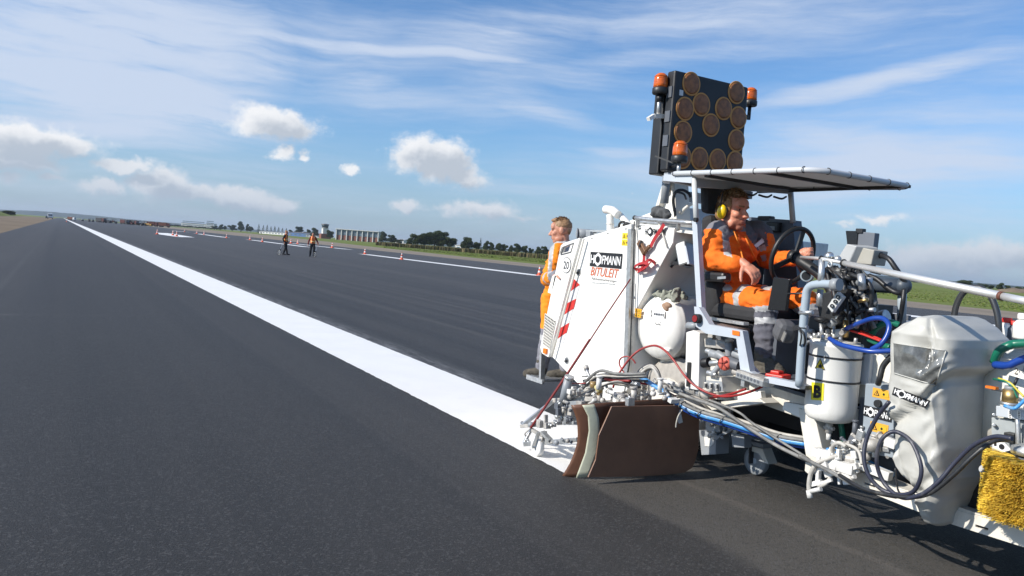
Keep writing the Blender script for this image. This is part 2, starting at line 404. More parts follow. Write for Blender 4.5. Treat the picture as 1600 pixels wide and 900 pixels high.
def empty(name, loc, label=None, category=None, group=None, kind=None):
    o = bpy.data.objects.new(name, None); col.objects.link(o); o.location = V(loc); o.empty_display_size = .2
    tag(o, label, category, group, kind); return o
def tag(o, label=None, category=None, group=None, kind=None):
    if label: o['label'] = label
    if category: o['category'] = category
    if group: o['group'] = group
    if kind: o['kind'] = kind
    return o
def copy_tree(o, loc, rotz=0.0, label=None):
    c = o.copy(); col.objects.link(c); c.location = V(loc); c.rotation_euler = (0, 0, rotz)
    if label: c['label'] = label
    for ch in list(o.children):
        d = ch.copy(); col.objects.link(d); d.parent = c
        for g in list(ch.children):
            e = g.copy(); col.objects.link(e); e.parent = d
    return c
def remesh(mb, voxel, smooth=2, name='tmp'):
    """fuse overlapping closed solids into one continuous skin"""
    me = bpy.data.meshes.new(name); bmesh.ops.recalc_face_normals(mb.bm, faces=mb.bm.faces[:]); mb.bm.to_mesh(me); mb.bm.free()
    ob = bpy.data.objects.new(name, me); col.objects.link(ob)
    a = ob.modifiers.new('r', 'REMESH'); a.mode = 'VOXEL'; a.voxel_size = voxel
    if smooth:
        b = ob.modifiers.new('s', 'SMOOTH'); b.iterations = smooth; b.factor = .5
    dg = bpy.context.evaluated_depsgraph_get()
    res = bpy.data.meshes.new_from_object(ob.evaluated_get(dg))
    bpy.data.objects.remove(ob); bpy.data.meshes.remove(me)
    out = MB(); out.bm.from_mesh(res); bpy.data.meshes.remove(res)
    for f in out.bm.faces: f.smooth = True
    return out
def capsule(mb, p, q, r1, r2, m, n=14):
    p, q = V(p), V(q); d = q-p
    if d.length < 1e-6: mb.ell(p, r1, m); return
    L = d.length; prof = []
    for k in range(5): t = math.pi/2*(1-k/4.0); prof.append((r1*math.cos(t), -r1*math.sin(t)))
    for k in range(5): t = math.pi/2*(k/4.0); prof.append((r2*math.cos(t), L+r2*math.sin(t)))
    mb.lathe(prof, p, d, m, n=n)
def chain(mb, pts, m):
    """pts: (position, radius) joints of a tapering limb"""
    for (p, r1), (q, r2) in zip(pts, pts[1:]): capsule(mb, p, q, r1, r2, m)

# ================================================================ SETTING
def ground_mats():
    m = bpy.data.materials.new('asphalt'); m.use_nodes = True; T = NT(m.node_tree); b = m.node_tree.nodes['Principled BSDF']
    oc = T.n('ShaderNodeTexCoord').outputs['Object']
    sp = T.n('ShaderNodeSeparateXYZ', ins={0: oc}); X, Y, Z = sp.outputs
    lanes = T.noise(T.vmap(oc, sc=(0.55, 0.006, 1)), 1.0, 5, 0.6)
    streak = T.noise(T.vmap(oc, loc=(4, 9, 0), sc=(3.2, 0.03, 1)), 1.0, 6, 0.62)
    blot = T.noise(T.vmap(oc, sc=(0.35, 0.12, 1)), 1.0, 6, 0.65)
    grain = T.noise(oc, 95.0, 3, 0.7)
    vor = T.n('ShaderNodeTexVoronoi', ins={'Vector': oc, 'Scale': 85.0}).outputs['Color']
    vs_ = T.n('ShaderNodeSeparateColor', ins={0: vor}).outputs[0]
    f = T.m('ADD', T.m('MULTIPLY', T.sstep(lanes, .40, .60), .6), T.m('MULTIPLY', T.sstep(streak, .3, .75), .5))
    c = T.mix(f, (.0088, .0078, .0070, 1), (.0265, .0238, .0215, 1))
    c = T.mix(T.m('MULTIPLY', T.sstep(blot, .5, .8), .5), c, (.038, .034, .030, 1))
    # wide pale lanes further over
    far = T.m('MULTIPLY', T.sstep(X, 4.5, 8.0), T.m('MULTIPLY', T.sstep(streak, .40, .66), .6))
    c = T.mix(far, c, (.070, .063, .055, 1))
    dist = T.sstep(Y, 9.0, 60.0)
    c = T.mix(T.m('MULTIPLY', dist, .42), c, (.058, .053, .048, 1))  # paler with distance: grazing sheen put into the colour
    nearl = T.m('MULTIPLY', T.sstep(X, 0.2, -1.8), T.m('ADD', .3, T.m('MULTIPLY', T.sstep(blot, .3, .7), .6)))
    c = T.mix(nearl, c, (.044, .040, .036, 1))
    wt = T.m('MULTIPLY', T.m('MULTIPLY', T.sstep(T.m('ABSOLUTE', T.m('ADD', X, 1.75)), .55, .1), T.sstep(T.noise(T.vmap(oc, sc=(.8, 2.6, 1)), 1.0, 5, .65), .3, .8)), T.sstep(T.noise(T.vmap(oc, loc=(3, 3, 0), sc=(.3, .12, 1)), 1.0, 3, .5), .35, .65))
    c = T.mix(T.m('MULTIPLY', wt, .6), c, (.078, .070, .062, 1))
    oil = T.m('MULTIPLY', T.sstep(T.noise(T.vmap(oc, loc=(8, 1, 0), sc=(.9, .3, 1)), 1.0, 6, .6), .60, .78), .65)
    c = T.mix(oil, c, (.009, .008, .0075, 1))
    def seam(x0, w, amt, cc):
        global _dummy
        g = T.m('MULTIPLY', T.sstep(T.m('ABSOLUTE', T.m('SUBTRACT', T.m('ADD', X, T.m('MULTIPLY', T.m('SUBTRACT', streak, .5), .05)), x0)), w, 0.0), amt)
        return T.mix(T.m('MULTIPLY', g, T.m('ADD', .3, blot)), c, cc)
    for x0, w, amt, cc in ((2.35, .06, .20, (.06, .056, .053, 1)), (2.2, .22, .45, (.005, .005, .006, 1)), (-1.05, .10, .5, (.07, .067, .063, 1)), (-.35, .35, .4, (.006, .006, .007, 1)), (7.4, .07, .6, (.006, .006, .006, 1)), (9.2, .25, .5, (.09, .08, .07, 1)), (11.8, .1, .6, (.006, .006, .006, 1)), (15.3, .5, .5, (.08, .072, .062, 1)), (19.6, .12, .6, (.006, .006, .006, 1))): c = seam(x0, w, amt, cc)
    tr = T.m('MULTIPLY', T.m('MULTIPLY', T.sstep(T.m('ABSOLUTE', T.m('SUBTRACT', Y, T.m('ADD', 14.6, T.m('MULTIPLY', X, .12)))), .22, 0.0), T.sstep(X, 2.4, -1.5)), T.sstep(T.noise(T.vmap(oc, sc=(2.2, .7, 1)), 1.0, 4, .6), .35, .75))
    c = T.mix(T.m('MULTIPLY', tr, .6), c, (.11, .10, .09, 1))
    # dusty, not yet painted strip ahead of the machine
    wob = T.m('MULTIPLY', T.m('SUBTRACT', T.noise(T.vmap(oc, sc=(3, .8, 1)), 1.0, 6, .65), .5), .35)
    xe = T.m('ADD', X, wob)
    strip = T.m('MULTIPLY', T.m('MULTIPLY', T.sstep(xe, 3.22, 3.36), T.sstep(xe, 4.9, 4.2)), T.sstep(Y, 4.7, 4.4))
    strip = T.m('MULTIPLY', strip, T.m('ADD', .55, T.m('MULTIPLY', T.noise(T.vmap(oc, sc=(7, .7, 1)), 1.0, 6, .65), .5)))
    c = T.mix(T.m('MULTIPLY', strip, .85), c, (.094, .084, .070, 1))
    track = T.m('MULTIPLY', T.m('MULTIPLY', T.sstep(xe, 3.96, 4.02), T.sstep(xe, 4.1, 4.04)), T.sstep(Y, 5.0, 4.2))
    c = T.mix(T.m('MULTIPLY', track, .4), c, (.15, .13, .11, 1))
    # fine paint mist beside the new line
    mist = T.m('MULTIPLY', T.m('MULTIPLY', T.sstep(X, 4.25, 4.31), T.sstep(X, 4.75, 4.32)), T.sstep(Y, 6.5, 9))
    mist = T.m('MULTIPLY', mist, T.sstep(T.noise(T.vmap(oc, sc=(9, 1.2, 1)), 1.0, 8, .75), .35, .75))
    c = T.mix(T.m('MULTIPLY', mist, .55), c, (.45, .45, .45, 1))
    c = T.mix(T.m('MULTIPLY', T.sstep(vs_, .72, 1.0), .5), c, (.095, .092, .09, 1))
    c = T.mix(T.m('MULTIPLY', T.sstep(vs_, .22, .0), .55), c, (.008, .008, .009, 1))
    scuff = T.m('MULTIPLY', T.sstep(T.noise(T.vmap(oc, loc=(1, 2, 0), rot=(0, 0, R(12)), sc=(1.3, .25, 1)), 1.0, 5, .7), .66, .8), .5)
    c = T.mix(scuff, c, (.085, .082, .08, 1))
    bn = T.n('ShaderNodeBump', ins={'Strength': .8, 'Distance': .014, 'Height': T.m('ADD', T.m('MULTIPLY', vs_, .6), grain)})
    L = m.node_tree.links
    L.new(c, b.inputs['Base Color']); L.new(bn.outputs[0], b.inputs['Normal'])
    b.inputs['Roughness'].default_value = .60; b.inputs['Specular IOR Level'].default_value = .30; b.inputs['Sheen Weight'].default_value = .05; b.inputs['Sheen Roughness'].default_value = .5
    def soil(name, a, bb, sc, extra=None, bump=.5):
        m = bpy.data.materials.new(name); m.use_nodes = True; T = NT(m.node_tree); b = m.node_tree.nodes['Principled BSDF']
        oc = T.n('ShaderNodeTexCoord').outputs['Object']
        f1 = T.noise(T.vmap(oc, sc=(.05*sc, .012*sc, 1)), 1.0, 6, .65); f2 = T.noise(oc, .9*sc, 6, .7)
        f = T.m('ADD', T.m('MULTIPLY', T.sstep(f1, .3, .7), .6), T.m('MULTIPLY', T.sstep(f2, .3, .7), .4))
        c = T.mix(f, a+(1,), bb+(1,))
        if extra: c = T.mix(T.m('MULTIPLY', T.sstep(T.noise(oc, .22*sc, 7, .7), .52, .72), .7), c, extra+(1,))
        m.node_tree.links.new(c, b.inputs['Base Color']); b.inputs['Roughness'].default_value = .95; b.inputs['Specular IOR Level'].default_value = .15
        bn = T.n('ShaderNodeBump', ins={'Strength': bump, 'Distance': .15, 'Height': f2}); m.node_tree.links.new(bn.outputs[0], b.inputs['Normal'])
        return m
    grass = soil('meadow_grass', (.105, .145, .026), (.175, .20, .050), 1.0, (.17, .16, .07))
    gravel = soil('pale_gravel', (.20, .17, .135), (.29, .245, .195), 3.0, (.15, .125, .09))
    earth = soil('dry_earth', (.15, .115, .08), (.24, .19, .135), 1.5, (.10, .085, .05))
    m2 = mat('line_paint', (.85, .835, .80), .5, var=.02, scale=1.5, bump=.45, bscale=110, dirt=(.60, .59, .57), dirt_amt=.22, dscale=2.5)
    hill = mat('wooded_hill', (.018, .032, .020), .95, var=.4, scale=.01, spec=.1)
    return m, grass, gravel, earth, m2, hill
ASPH, GRASS, GRAVEL, EARTH, LINEP, HILL = ground_mats()

def sheet(name, pts, m, z, kind='structure', thick=0.0):
    b = MB(); P = [V((p[0], p[1], z)) for p in pts]
    if thick: b.prism([p-V((0, 0, thick)) for p in P], (0, 0, thick), m)
    else: b.face(P, m)
    o = b.build(name, loc=(0, 0, 0)); o['kind'] = kind
    return o
o = sheet('ground', [(-9000, -9000), (9000, -9000), (9000, 9000), (-9000, 9000)], GRASS, 0.0)
sheet('soil', [(-22, -60), (-3, -60), (-3, 900), (-9, 1000), (-26, 700)], EARTH, .004)
sheet('gravel', [(43, -60), (56, -60), (56.5, 42), (57.5, 110), (64, 168), (80, 270), (104, 465), (110, 800), (43, 800)], GRAVEL, .004)
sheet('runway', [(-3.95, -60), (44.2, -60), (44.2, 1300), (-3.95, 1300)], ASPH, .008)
_ys = [4.62+.03*i for i in range(900)]+[32+4*i for i in range(60)]+[400, 800, 1250]
def _edge(x, y): return x+(.010*mnoise.noise(V((y*9, x, 0)))+.006*mnoise.noise(V((y*31, x, 5))) if y < 31 else 0)
def _line():
    b = MB(); k = b.mi(LINEP); pr = None
    for y in _ys:
        row = [b.bm.verts.new((_edge(3.255, y), y, .0125)), b.bm.verts.new((_edge(4.29, y), y, .0125))]
        if pr: b.bm.faces.new((pr[0], pr[1], row[1], row[0])).material_index = k
        pr = row
    o = b.build('painted_line', loc=(0, 0, 0)); o['kind'] = 'structure'; return o
tag(_line(), 'long fresh white edge line running from the machine to the horizon')
def gpx(*L): return [A(x, y, Z=.0125)[:2] for x, y in L]
def dash(a, b_, hw=.55):
    p, q = A(*a, Z=.0125), A(*b_, Z=.0125)
    return [(p.x-hw, p.y), (p.x+hw, p.y), (q.x+hw, q.y), (q.x-hw, q.y)]
for i, pts in enumerate([gpx((246, 363.6), (262.5, 364.3), (304.5, 370.9), (277.5, 370.2), (247, 366)), dash((271, 360.5), (293, 362.6), 1), dash((307.5, 365), (352.5, 371), .9),
                         dash((390, 374.6), (480, 386), .8), dash((455, 380.2), (545, 389.8), .8), dash((568, 397), (846, 431), .75),
                         [(28.8, 26), (30.2, 26), (30.2, 33), (28.8, 33)], [(32.6, 14), (34.1, 14), (34.1, 29), (32.6, 29)]]):
    sheet('road_marking', pts, LINEP, .0125)

def ridge(name, pxs, depth, m, thick=200):
    b = MB(); top = []; 
    n = 140; xs = [pxs[0][0]+(pxs[-1][0]-pxs[0][0])*i/n for i in range(n+1)]
    prev = None
    for x in xs:
        for (xa, ya), (xb, yb) in zip(pxs, pxs[1:]):
            if xa <= x <= xb: y = ya+(yb-ya)*(x-xa)/(xb-xa); break
        t = AD(x, y, depth); t.z += (mnoise.noise(V((x*.11, 3, 0)))*.5+mnoise.noise(V((x*.5, 7, 0)))*.3)*depth/FPX
        d = V((ray(x, 350).x, ray(x, 350).y, 0)).normalized()
        a = [V((t.x, t.y, -1))-d*thick, V((t.x, t.y, t.z*.6))-d*thick*.5, t, V((t.x, t.y, -1))+d*thick*2]
        row = [b.bm.verts.new(v) for v in a]
        if prev:
            for k in range(3):
                f = b.bm.faces.new((prev[k], prev[k+1], row[k+1], row[k])); f.material_index = b.mi(m); f.smooth = True
        prev = row
    o = b.build(name, loc=(0, 0, 0)); o['kind'] = 'structure'; return o
ridge('hills', [(-160, 318), (-60, 324), (0, 327.5), (30, 328.6), (60, 329.6), (110, 333.4), (160, 338), (200, 342.3), (250, 346.6), (300, 351), (420, 360.5), (520, 368)], 4200, HILL, 400)
ridge('hills', [(560, 372.5), (700, 382), (860, 394.0), (1000, 404.5), (1250, 422), (1400, 432), (1500, 440), (1620, 449)], 2500, HILL, 300)
def embankment():
    b = MB()
    for (x0, y0), h in (((-24, 300), 2.6),):
        pts = [(-23, 0), (-30, 2.0), (-44, 3.6), (-70, 4.0), (-120, 3.0), (-160, 0)]
        prev = None
        for i in range(26):
            yy = 240+i*18; k = min(1, i/4, (25-i)/5)
            row = [b.bm.verts.new((x, yy, -.2+z*k*(1+.25*mnoise.noise(V((x*.05, yy*.02, 0)))))) for x, z in pts]
            if prev:
                for j in range(len(pts)-1):
                    f = b.bm.faces.new((prev[j], row[j], row[j+1], prev[j+1])); f.material_index = b.mi(GRASS); f.smooth = True
            prev = row
    o = b.build('terrain', loc=(0, 0, 0)); o['kind'] = 'structure'
embankment()
# soil mound far right
b = MB(); c = A(1590, 461, Z=0); c = AD(1592, 456, 300); b.ell((c.x, c.y, -.8), (11, 7, 2.6), EARTH, seg=24, rings=12); 
for v in b.bm.verts: v.co += V((0, 0, mnoise.noise(v.co*.35)*.8))
o = b.build('terrain_mound', loc=(c.x, c.y, 0)); o['kind'] = 'structure'

# ---------------------------------------------------------------- grass tufts and the maize strip
def tufts():
    b = MB(); ms = [mat('grass_blade', (.11, .155, .028), .9, var=.3, scale=.6, spec=.1), mat('grass_blade_dry', (.19, .185, .075), .9, var=.2, scale=.6, spec=.1)]
    rnd = random.Random(3)
    mi = [b.mi(m) for m in ms]
    for i in range(26000):
        px = rnd.uniform(1330, 1640) if i % 3 else rnd.uniform(600, 860)
        dist = rnd.random()**1.6
        if px > 1000: y = 402+(px-840)*.1115; y = y+rnd.uniform(-18, -.5)*1
        else: y = 410.5-(840-px)*.094+rnd.uniform(-8, -.4)
        d = ray(px, y)
        if d.z > -.006 or (px > 1000 and i % 4): continue
        p = A(px, y, Z=0)
        if p.x < 54: continue
        h = rnd.uniform(.02, .05); w = rnd.uniform(.05, .16)*(1 if px > 1000 else 2.2)
        an = rnd.uniform(0, 3.14); ux = V((math.cos(an), math.sin(an), 0))*w; lean = V((rnd.uniform(-.1, .1), rnd.uniform(-.1, .1), h))
        f = b.bm.faces.new([b.bm.verts.new(p-ux), b.bm.verts.new(p+ux), b.bm.verts.new(p+lean)]); f.material_index = mi[0] if rnd.random() < .72 else mi[1]
    o = b.build('grass', fix=False, loc=(0, 0, 0)); tag(o, 'rough green grass beyond the gravel verge', kind='stuff')
tufts()
def maize():
    b = MB(); ms = [mat('maize_leaf', (.095, .095, .038), .9, var=.3, scale=.2, spec=.1), mat('maize_tassel', (.19, .155, .085), .9, var=.2, scale=.2, spec=.1)]
    rnd = random.Random(5); mi = [b.mi(m) for m in ms]
    pa, pb, pc = A(588, 383.2, Z=0), A(702, 392.2, Z=0), A(868, 406, Z=0)
    for i in range(15000):
        t = rnd.random(); p = pa.lerp(pb, t*2) if t < .5 else pb.lerp(pc, t*2-1)
        d = V((p.x, p.y, 0)).normalized(); p = p+d*(rnd.random()**2*34)
        h = rnd.uniform(1.0, 1.35); w = rnd.uniform(.12, .3); an = rnd.uniform(0, 3.14); u = V((math.cos(an), math.sin(an), 0))*w
        f = b.bm.faces.new([b.bm.verts.new(p-u), b.bm.verts.new(p+u), b.bm.verts.new(p+u*.8+V((0, 0, h*.8))), b.bm.verts.new(p+V((0, 0, h))), b.bm.verts.new(p-u*.8+V((0, 0, h*.75)))])
        f.material_index = mi[1] if rnd.random() < .5 else mi[0]
    o = b.build('maize_crop', fix=False, loc=(0, 0, 0)); tag(o, 'long brownish green strip of tall maize before the trees', kind='stuff')
maize()

# ---------------------------------------------------------------- trees
BARK = mat('bark', (.07, .055, .04), .9, var=.3)
LEAFS = [mat('leaf_dark', (.030, .048, .016), .85, var=.35, scale=.5, spec=.2), mat('leaf_mid', (.052, .075, .024), .85, var=.35, scale=.5, spec=.2), mat('leaf_light', (.075, .092, .026), .85, var=.3, scale=.5, spec=.2)]
def tree_proto(seed, kind):
    """crown and trunk meshes of unit height"""
    rnd = random.Random(seed); c = MB(); t = MB(); mi = [c.mi(m) for m in LEAFS]
    if kind == 'conifer':
        t.tube([(0, 0, 0), (.004, 0, .5), (0, 0, .95)], .022, BARK, n=7, sp=3, r2=.004)
        for i in range(1500):
            z = .1+.9*rnd.random()**1.25; rr = .24*(1-z)**.8*(0.55+.45*rnd.random())*(1+.25*math.sin(z*40)); a = rnd.uniform(0, 6.283)
            p = V((math.cos(a)*rr, math.sin(a)*rr, z-rr*.25)); s = rnd.uniform(.012, .03)
            q = [p+V((rnd.uniform(-1, 1), rnd.uniform(-1, 1), rnd.uniform(-.8, .8)))*s for _ in range(3)]
            f = c.bm.faces.new([c.bm.verts.new(v) for v in q]); f.material_index = rnd.choice([mi[0], mi[0], mi[1]])
    else:
        t.tube([(0, 0, -.01), (.01, .005, .2), (0, .01, .5)], .035, BARK, n=8, sp=3, r2=.012)
        lobes = []
        for i in range(13):
            a = rnd.uniform(0, 6.283); z = rnd.uniform(.28, .86); rr = rnd.uniform(.05, .30)*(1.15-abs(z-.5)*1.2)
            r = rnd.uniform(.10, .19); lobes.append((V((math.cos(a)*rr, math.sin(a)*rr, z)), r))
            t.tube([(0, 0, .25+.2*rnd.random()), V((math.cos(a)*rr*.5, math.sin(a)*rr*.5, z-.12)), V((math.cos(a)*rr, math.sin(a)*rr, z))], .012, BARK, n=5, sp=2, r2=.003)
        lobes.append((V((0, 0, .55)), .24))
        for (o_, r) in lobes:
            shade = rnd.choice([0, 0, 1, 1, 2])
            for i in range(int(1500*r/.15*(r/.15)**.5*.7)):
                dv = V((rnd.gauss(0, 1), rnd.gauss(0, 1), rnd.gauss(0, 1))).normalized(); p = o_+V((dv.x, dv.y, dv.z*.85))*r*(rnd.random()**.35)*(1+.2*mnoise.noise(dv*3+o_*9))
                if p.z > 1: p.z = 1
                if p.z < .13: continue
                s = rnd.uniform(.014, .034)
                q = [p+V((rnd.uniform(-1, 1), rnd.uniform(-1, 1), rnd.uniform(-1, 1)))*s for _ in range(4)]
                f = c.bm.faces.new([c.bm.verts.new(v) for v in q[:3]]); k = shade if rnd.random() < .6 else rnd.choice([0, 1, 2]); f.material_index = mi[k]
    return c, t
def mesh_only(b, name):
    me = bpy.data.meshes.new(name); b.bm.to_mesh(me); b.bm.free()
    for m in b.mats: me.materials.append(m)
    return me
PROTO = {}
for k, kd, n in (('round', 'round', 4), ('conifer', 'conifer', 2)):
    for i in range(n):
        c, t = tree_proto(11+i*7, kd); PROTO[(k, i)] = (mesh_only(c, 'crown'), mesh_only(t, 'trunk'))
_tn = [0]
def tree(px, ybase, h_px, w_px, depth, label, group, kd='round', name='tree'):
    _tn[0] += 1; k = (kd, _tn[0] % (4 if kd == 'round' else 2))
    p = AD(px, ybase, depth); p.z = 0
    hor = 339+.0748*(px-95)
    h = CAM.z + (hor-(ybase-h_px))/FPX*depth*1.02
    w = w_px/FPX*depth
    e = empty(name, p, label, 'tree', group)
    e.scale = (w/.72, w/.72, h) if kd == 'round' else (w/.46, w/.46, h); e.rotation_euler = (0, 0, _tn[0]*1.7)
    for nm, me in zip(('crown', 'trunk'), PROTO[k]):
        o = bpy.data.objects.new(nm, me); col.objects.link(o); o.parent = e
G1 = 'big dark trees in the copse'
for px, yb, h, w in ((652, 386.5, 25, 22), (664, 387, 27, 26), (678, 388, 28, 28), (692, 389, 27, 26), (703, 389.5, 23, 22)):
    tree(px, yb, h, w, 350, 'large dark leafy tree in the dense copse left of the white shed', G1)
tree(639, 385, 15, 14, 372, 'low bushy tree on the left flank of the big copse', 'bushy trees beside the copse')
for px, yb, h, w in ((724, 391, 18, 16), (733, 392, 21, 20), (744, 392, 17, 15)):
    tree(px, yb, h, w, 360, 'medium leafy tree just right of the white shed', 'leafy trees right of the white shed')
tree(750, 392, 20, 7, 365, 'slim pointed tree standing between two clumps of leafy trees', None, 'conifer', 'pointed_tree')
for i, px in enumerate((758, 768, 778, 787, 797, 808, 818, 829, 840, 850, 861, 872)):
    tree(px, 393+(px-758)*.075, (17, 15, 18, 15, 13, 16, 17, 12, 14, 15, 14, 15)[i], (12, 11, 13, 12, 9, 13, 12, 9, 12, 12, 11, 12)[i], 400, 'leafy tree in the long even row behind the standing worker', 'trees in the row behind the maize')
for px, yb, h, w in ((598, 380.5, 19, 15), (611, 381, 14, 14), (622, 382, 10, 14)):
    tree(px, yb, h, w, 560, 'dark tree beside the right end of the columned hall', 'trees right of the columned hall')
tree(516, 373.5, 15, 14, 590, 'round dark tree between the control tower and the columned hall', None)
tree(492, 371, 15, 15, 690, 'leafy tree just left of the control tower', None)
for px, yb, h, w in ((466, 369, 15, 14), (478, 370, 10, 10), (483, 370.5, 13, 10), (455, 368, 9, 10)):
    tree(px, yb, h, w, 800, 'leafy tree behind the roofs of the blue shed', 'trees behind the blue shed')
for i, px in enumerate((404, 411, 417, 423, 429, 435, 441, 447)):
    tree(px, 362.5+(px-404)*.075, (12, 11, 12, 10, 11, 10, 9, 9)[i], 7, 850, 'dark fir in the even row behind the long low shed', 'firs behind the long shed', 'conifer', 'fir_tree')
for px, yb, h, w, lb in ((345, 358.5, 8, 8, 'small tree nearest the pale apartment block'), (352, 359, 8, 6, 'slender small tree second from the apartment block'), (363, 359.5, 9, 14, 'wide low tree left of the tallest dark tree'), (376.5, 360, 14, 13, 'tallest dark rounded tree in the far left group'), (386, 361, 11, 5, 'narrow tree right of the tallest dark tree'), (392, 361.5, 10, 8, 'small rounded tree at the right of the far left group'), (335, 357, 5, 10, 'low bush at the foot of the apartment block')):
    tree(px, yb, h, w, 900, lb, None)
for px, yb, h, w, lb in ((1497, 447, 9, 16, 'low rounded tree above the silver pole, left of its neighbour'), (1512, 448, 10, 22, 'wide rounded tree above the silver pole'), (1535, 450, 8, 18, 'small low tree right of the wide rounded tree'), (1548, 451, 6, 12, 'lowest bush in the gap of the right hand trees')):
    tree(px, yb, h, w, 420, lb, None)
for px, yb, h, w, lb in ((1561, 452.5, 11, 13, 'tree left of the pair above the bare soil mound'), (1576, 454, 8, 12, 'smaller tree in the middle above the soil mound'), (1590, 455, 9, 13, 'tree directly above the bare soil mound'), (1603, 456, 9, 14, 'tree cut by the right edge of the picture')):
    tree(px, yb, h, w, 330, lb, None)
for i, px in enumerate((1352, 1362, 1372, 1384, 1398, 1412, 1428, 1442, 1458, 1474)):
    tree(px, 437+(px-1352)*.075, (9, 9, 6, 4, 4, 5, 4, 4, 4, 5)[i], (12, 12, 12, 14, 14, 15, 14, 15, 14, 16)[i], 700, 'far low tree in the thin line behind the silver pole', 'far trees behind the silver pole')
tree(12, 331, 4, 26, 460, 'low bush on the grassy bank at the left edge', None)
for i in range(16):
    px = 268+i*5; tree(px, 352.2+i*.375+1.5, 3.2, 8, 1100, 'low hedge bush in the far line behind the machines', 'far hedge bushes')

# ---------------------------------------------------------------- buildings
BWH = mat('building_white', (.62, .61, .58), .6, var=.05); BGLASS = mat('building_glass', (.10, .15, .20), .15, var=.2, scale=.5); BBRICK = mat('building_brick', (.20, .075, .05), .8, var=.2, scale=1)
BGREY = mat('building_grey', (.33, .34, .35), .7, var=.1); BBLUE = mat('building_blue', (.06, .13, .30), .5, var=.1); BROOF = mat('building_roof', (.16, .16, .17), .7); BTEAL = mat('building_teal', (.03, .22, .25), .6)
def facade(name, pa, pb, ytop_a, depth_a, depth_b, deep, label, builder, category='building'):
    a = AD(*pa, depth_a); b_ = AD(*pb, depth_b); a.z = b_.z = 0
    hor = 339+.0748*(pa[0]-95); h = CAM.z+(hor-ytop_a)/FPX*depth_a
    u = (b_-a); L = u.length; u.normalize(); n = V((u.y, -u.x, 0))
    if n.dot(CAM-a) < 0: n = -n
    e = empty(name, a, label, category)
    builder(e, a, u, n, L, h, deep); return e
def M3(u, n): return Matrix((u, -n, V((0, 0, 1)))).transposed()
def hall(e, a, u, n, L, h, deep):
    rot = M3(u, n)
    b = MB(); b.box(a+u*L/2-n*(deep/2+.5)+V((0, 0, h*.5-.2)), (L-.6, deep, h-.4), BGREY, rot); b.build('wall', e)
    b = MB(); b.box(a+u*L/2-n*(deep/2-.2)+V((0, 0, h)), (L+.4, deep+1.8, .45), BWH, rot); b.build('roof', e)
    N = 9
    for i in range(N):
        b = MB(); x = .35+(L-.7)*i/(N-1); b.box(a+u*x+n*.1+V((0, 0, h/2-.12)), (.62, .9, h-.25), BWH, rot); b.build('column', e)
    for i in range(N-1):
        x = .35+(L-.7)*(i+.5)/(N-1); w = (L-.7)/(N-1)-.7
        b = MB(); b.box(a+u*x-n*.44+V((0, 0, h*.23)), (w, .2, h*.44), BBRICK, rot); b.build('brick_panel', e)
        b = MB(); b.box(a+u*x-n*.42+V((0, 0, h*.71)), (w, .14, h*.48), BGLASS, rot)
        for k in (-.25, 0, .25): b.box(a+u*(x+w*k)-n*.33+V((0, 0, h*.71)), (.09, .06, h*.48), BGREY, rot)
        b.box(a+u*x-n*.33+V((0, 0, h*.62)), (w, .061, .1), BGREY, rot)
        b.build('window', e)
facade('airport_hall', (524.2, 374.6), (591, 379.6), 357.4, 620, 615, 14, 'white columned airport hall with glass above red brick panels', hall)
def longshed(wallm, roofm, win):
    def f(e, a, u, n, L, h, deep):
        rot = M3(u, n)
        b = MB(); b.box(a+u*L/2-n*deep/2+V((0, 0, h*.4)), (L, deep, h*.8), wallm, rot); b.build('wall', e)
        b = MB(); P = [a+n*.4+V((0, 0, h*.8)), a-n*deep/2+V((0, 0, h)), a-n*(deep+.4)+V((0, 0, h*.8))]
        b.prism(P, u*L, roofm); b.build('roof', e)
        for i in range(win):
            b = MB(); b.box(a+u*(L*(i+.5)/win)+n*.03+V((0, 0, h*.42)), (L/win*.5, .1, h*.3), BGLASS, rot); b.build('window', e)
        b = MB(); b.box(a+u*(L*.08)+n*.03+V((0, 0, h*.3)), (L*.05, .12, h*.6), BROOF, rot); b.build('door', e)
    return f
facade('long_shed', (405, 364.3), (448, 367.5), 360.3, 780, 760, 10, 'long low pale shed with grey roof left of the blue shed', longshed(BWH, BGREY, 9))
facade('blue_shed', (450.5, 368.8), (480, 371), 361.5, 740, 730, 12, 'low blue shed between the two far workers', longshed(BBLUE, BROOF, 4))
facade('low_annex', (478, 370.8), (500, 372.4), 365, 720, 715, 8, 'low dark annex at the foot of the control tower', longshed(BGREY, BROOF, 4))
facade('white_shed', (710.5, 389.9), (721, 390.8), 380.8, 375, 372, 8, 'small white shed between the big copse and leafy trees', longshed(BWH, BGREY, 1))
facade('teal_shed', (626, 384), (639, 385), 379.5, 480, 478, 8, 'small teal sided shed left of the big copse', longshed(BTEAL, BWH, 2))
facade('grey_shed', (618, 382.2), (630, 383), 373, 640, 635, 8, 'pale grey shed behind the teal shed', longshed(BWH, BGREY, 2))
def flats(e, a, u, n, L, h, deep):
    rot = M3(u, n)
    for x0, x1, hh in ((0, .74, .78), (.76, 1, 1)):
        b = MB(); b.box(a+u*L*(x0+x1)/2-n*deep/2+V((0, 0, h*hh/2)), (L*(x1-x0), deep, h*hh), BWH, rot); b.build('wall', e)
        b = MB(); b.box(a+u*L*(x0+x1)/2-n*deep/2+V((0, 0, h*hh+.2)), (L*(x1-x0)+.6, deep+.6, .5), BROOF, rot); b.build('roof', e)
        for k in range(4 if hh < 1 else 5):
            b = MB(); b.box(a+u*L*(x0+x1)/2+n*.05+V((0, 0, 2+k*3.1)), (L*(x1-x0)*.9, .2, 1.3), BGLASS, rot); b.build('window', e)
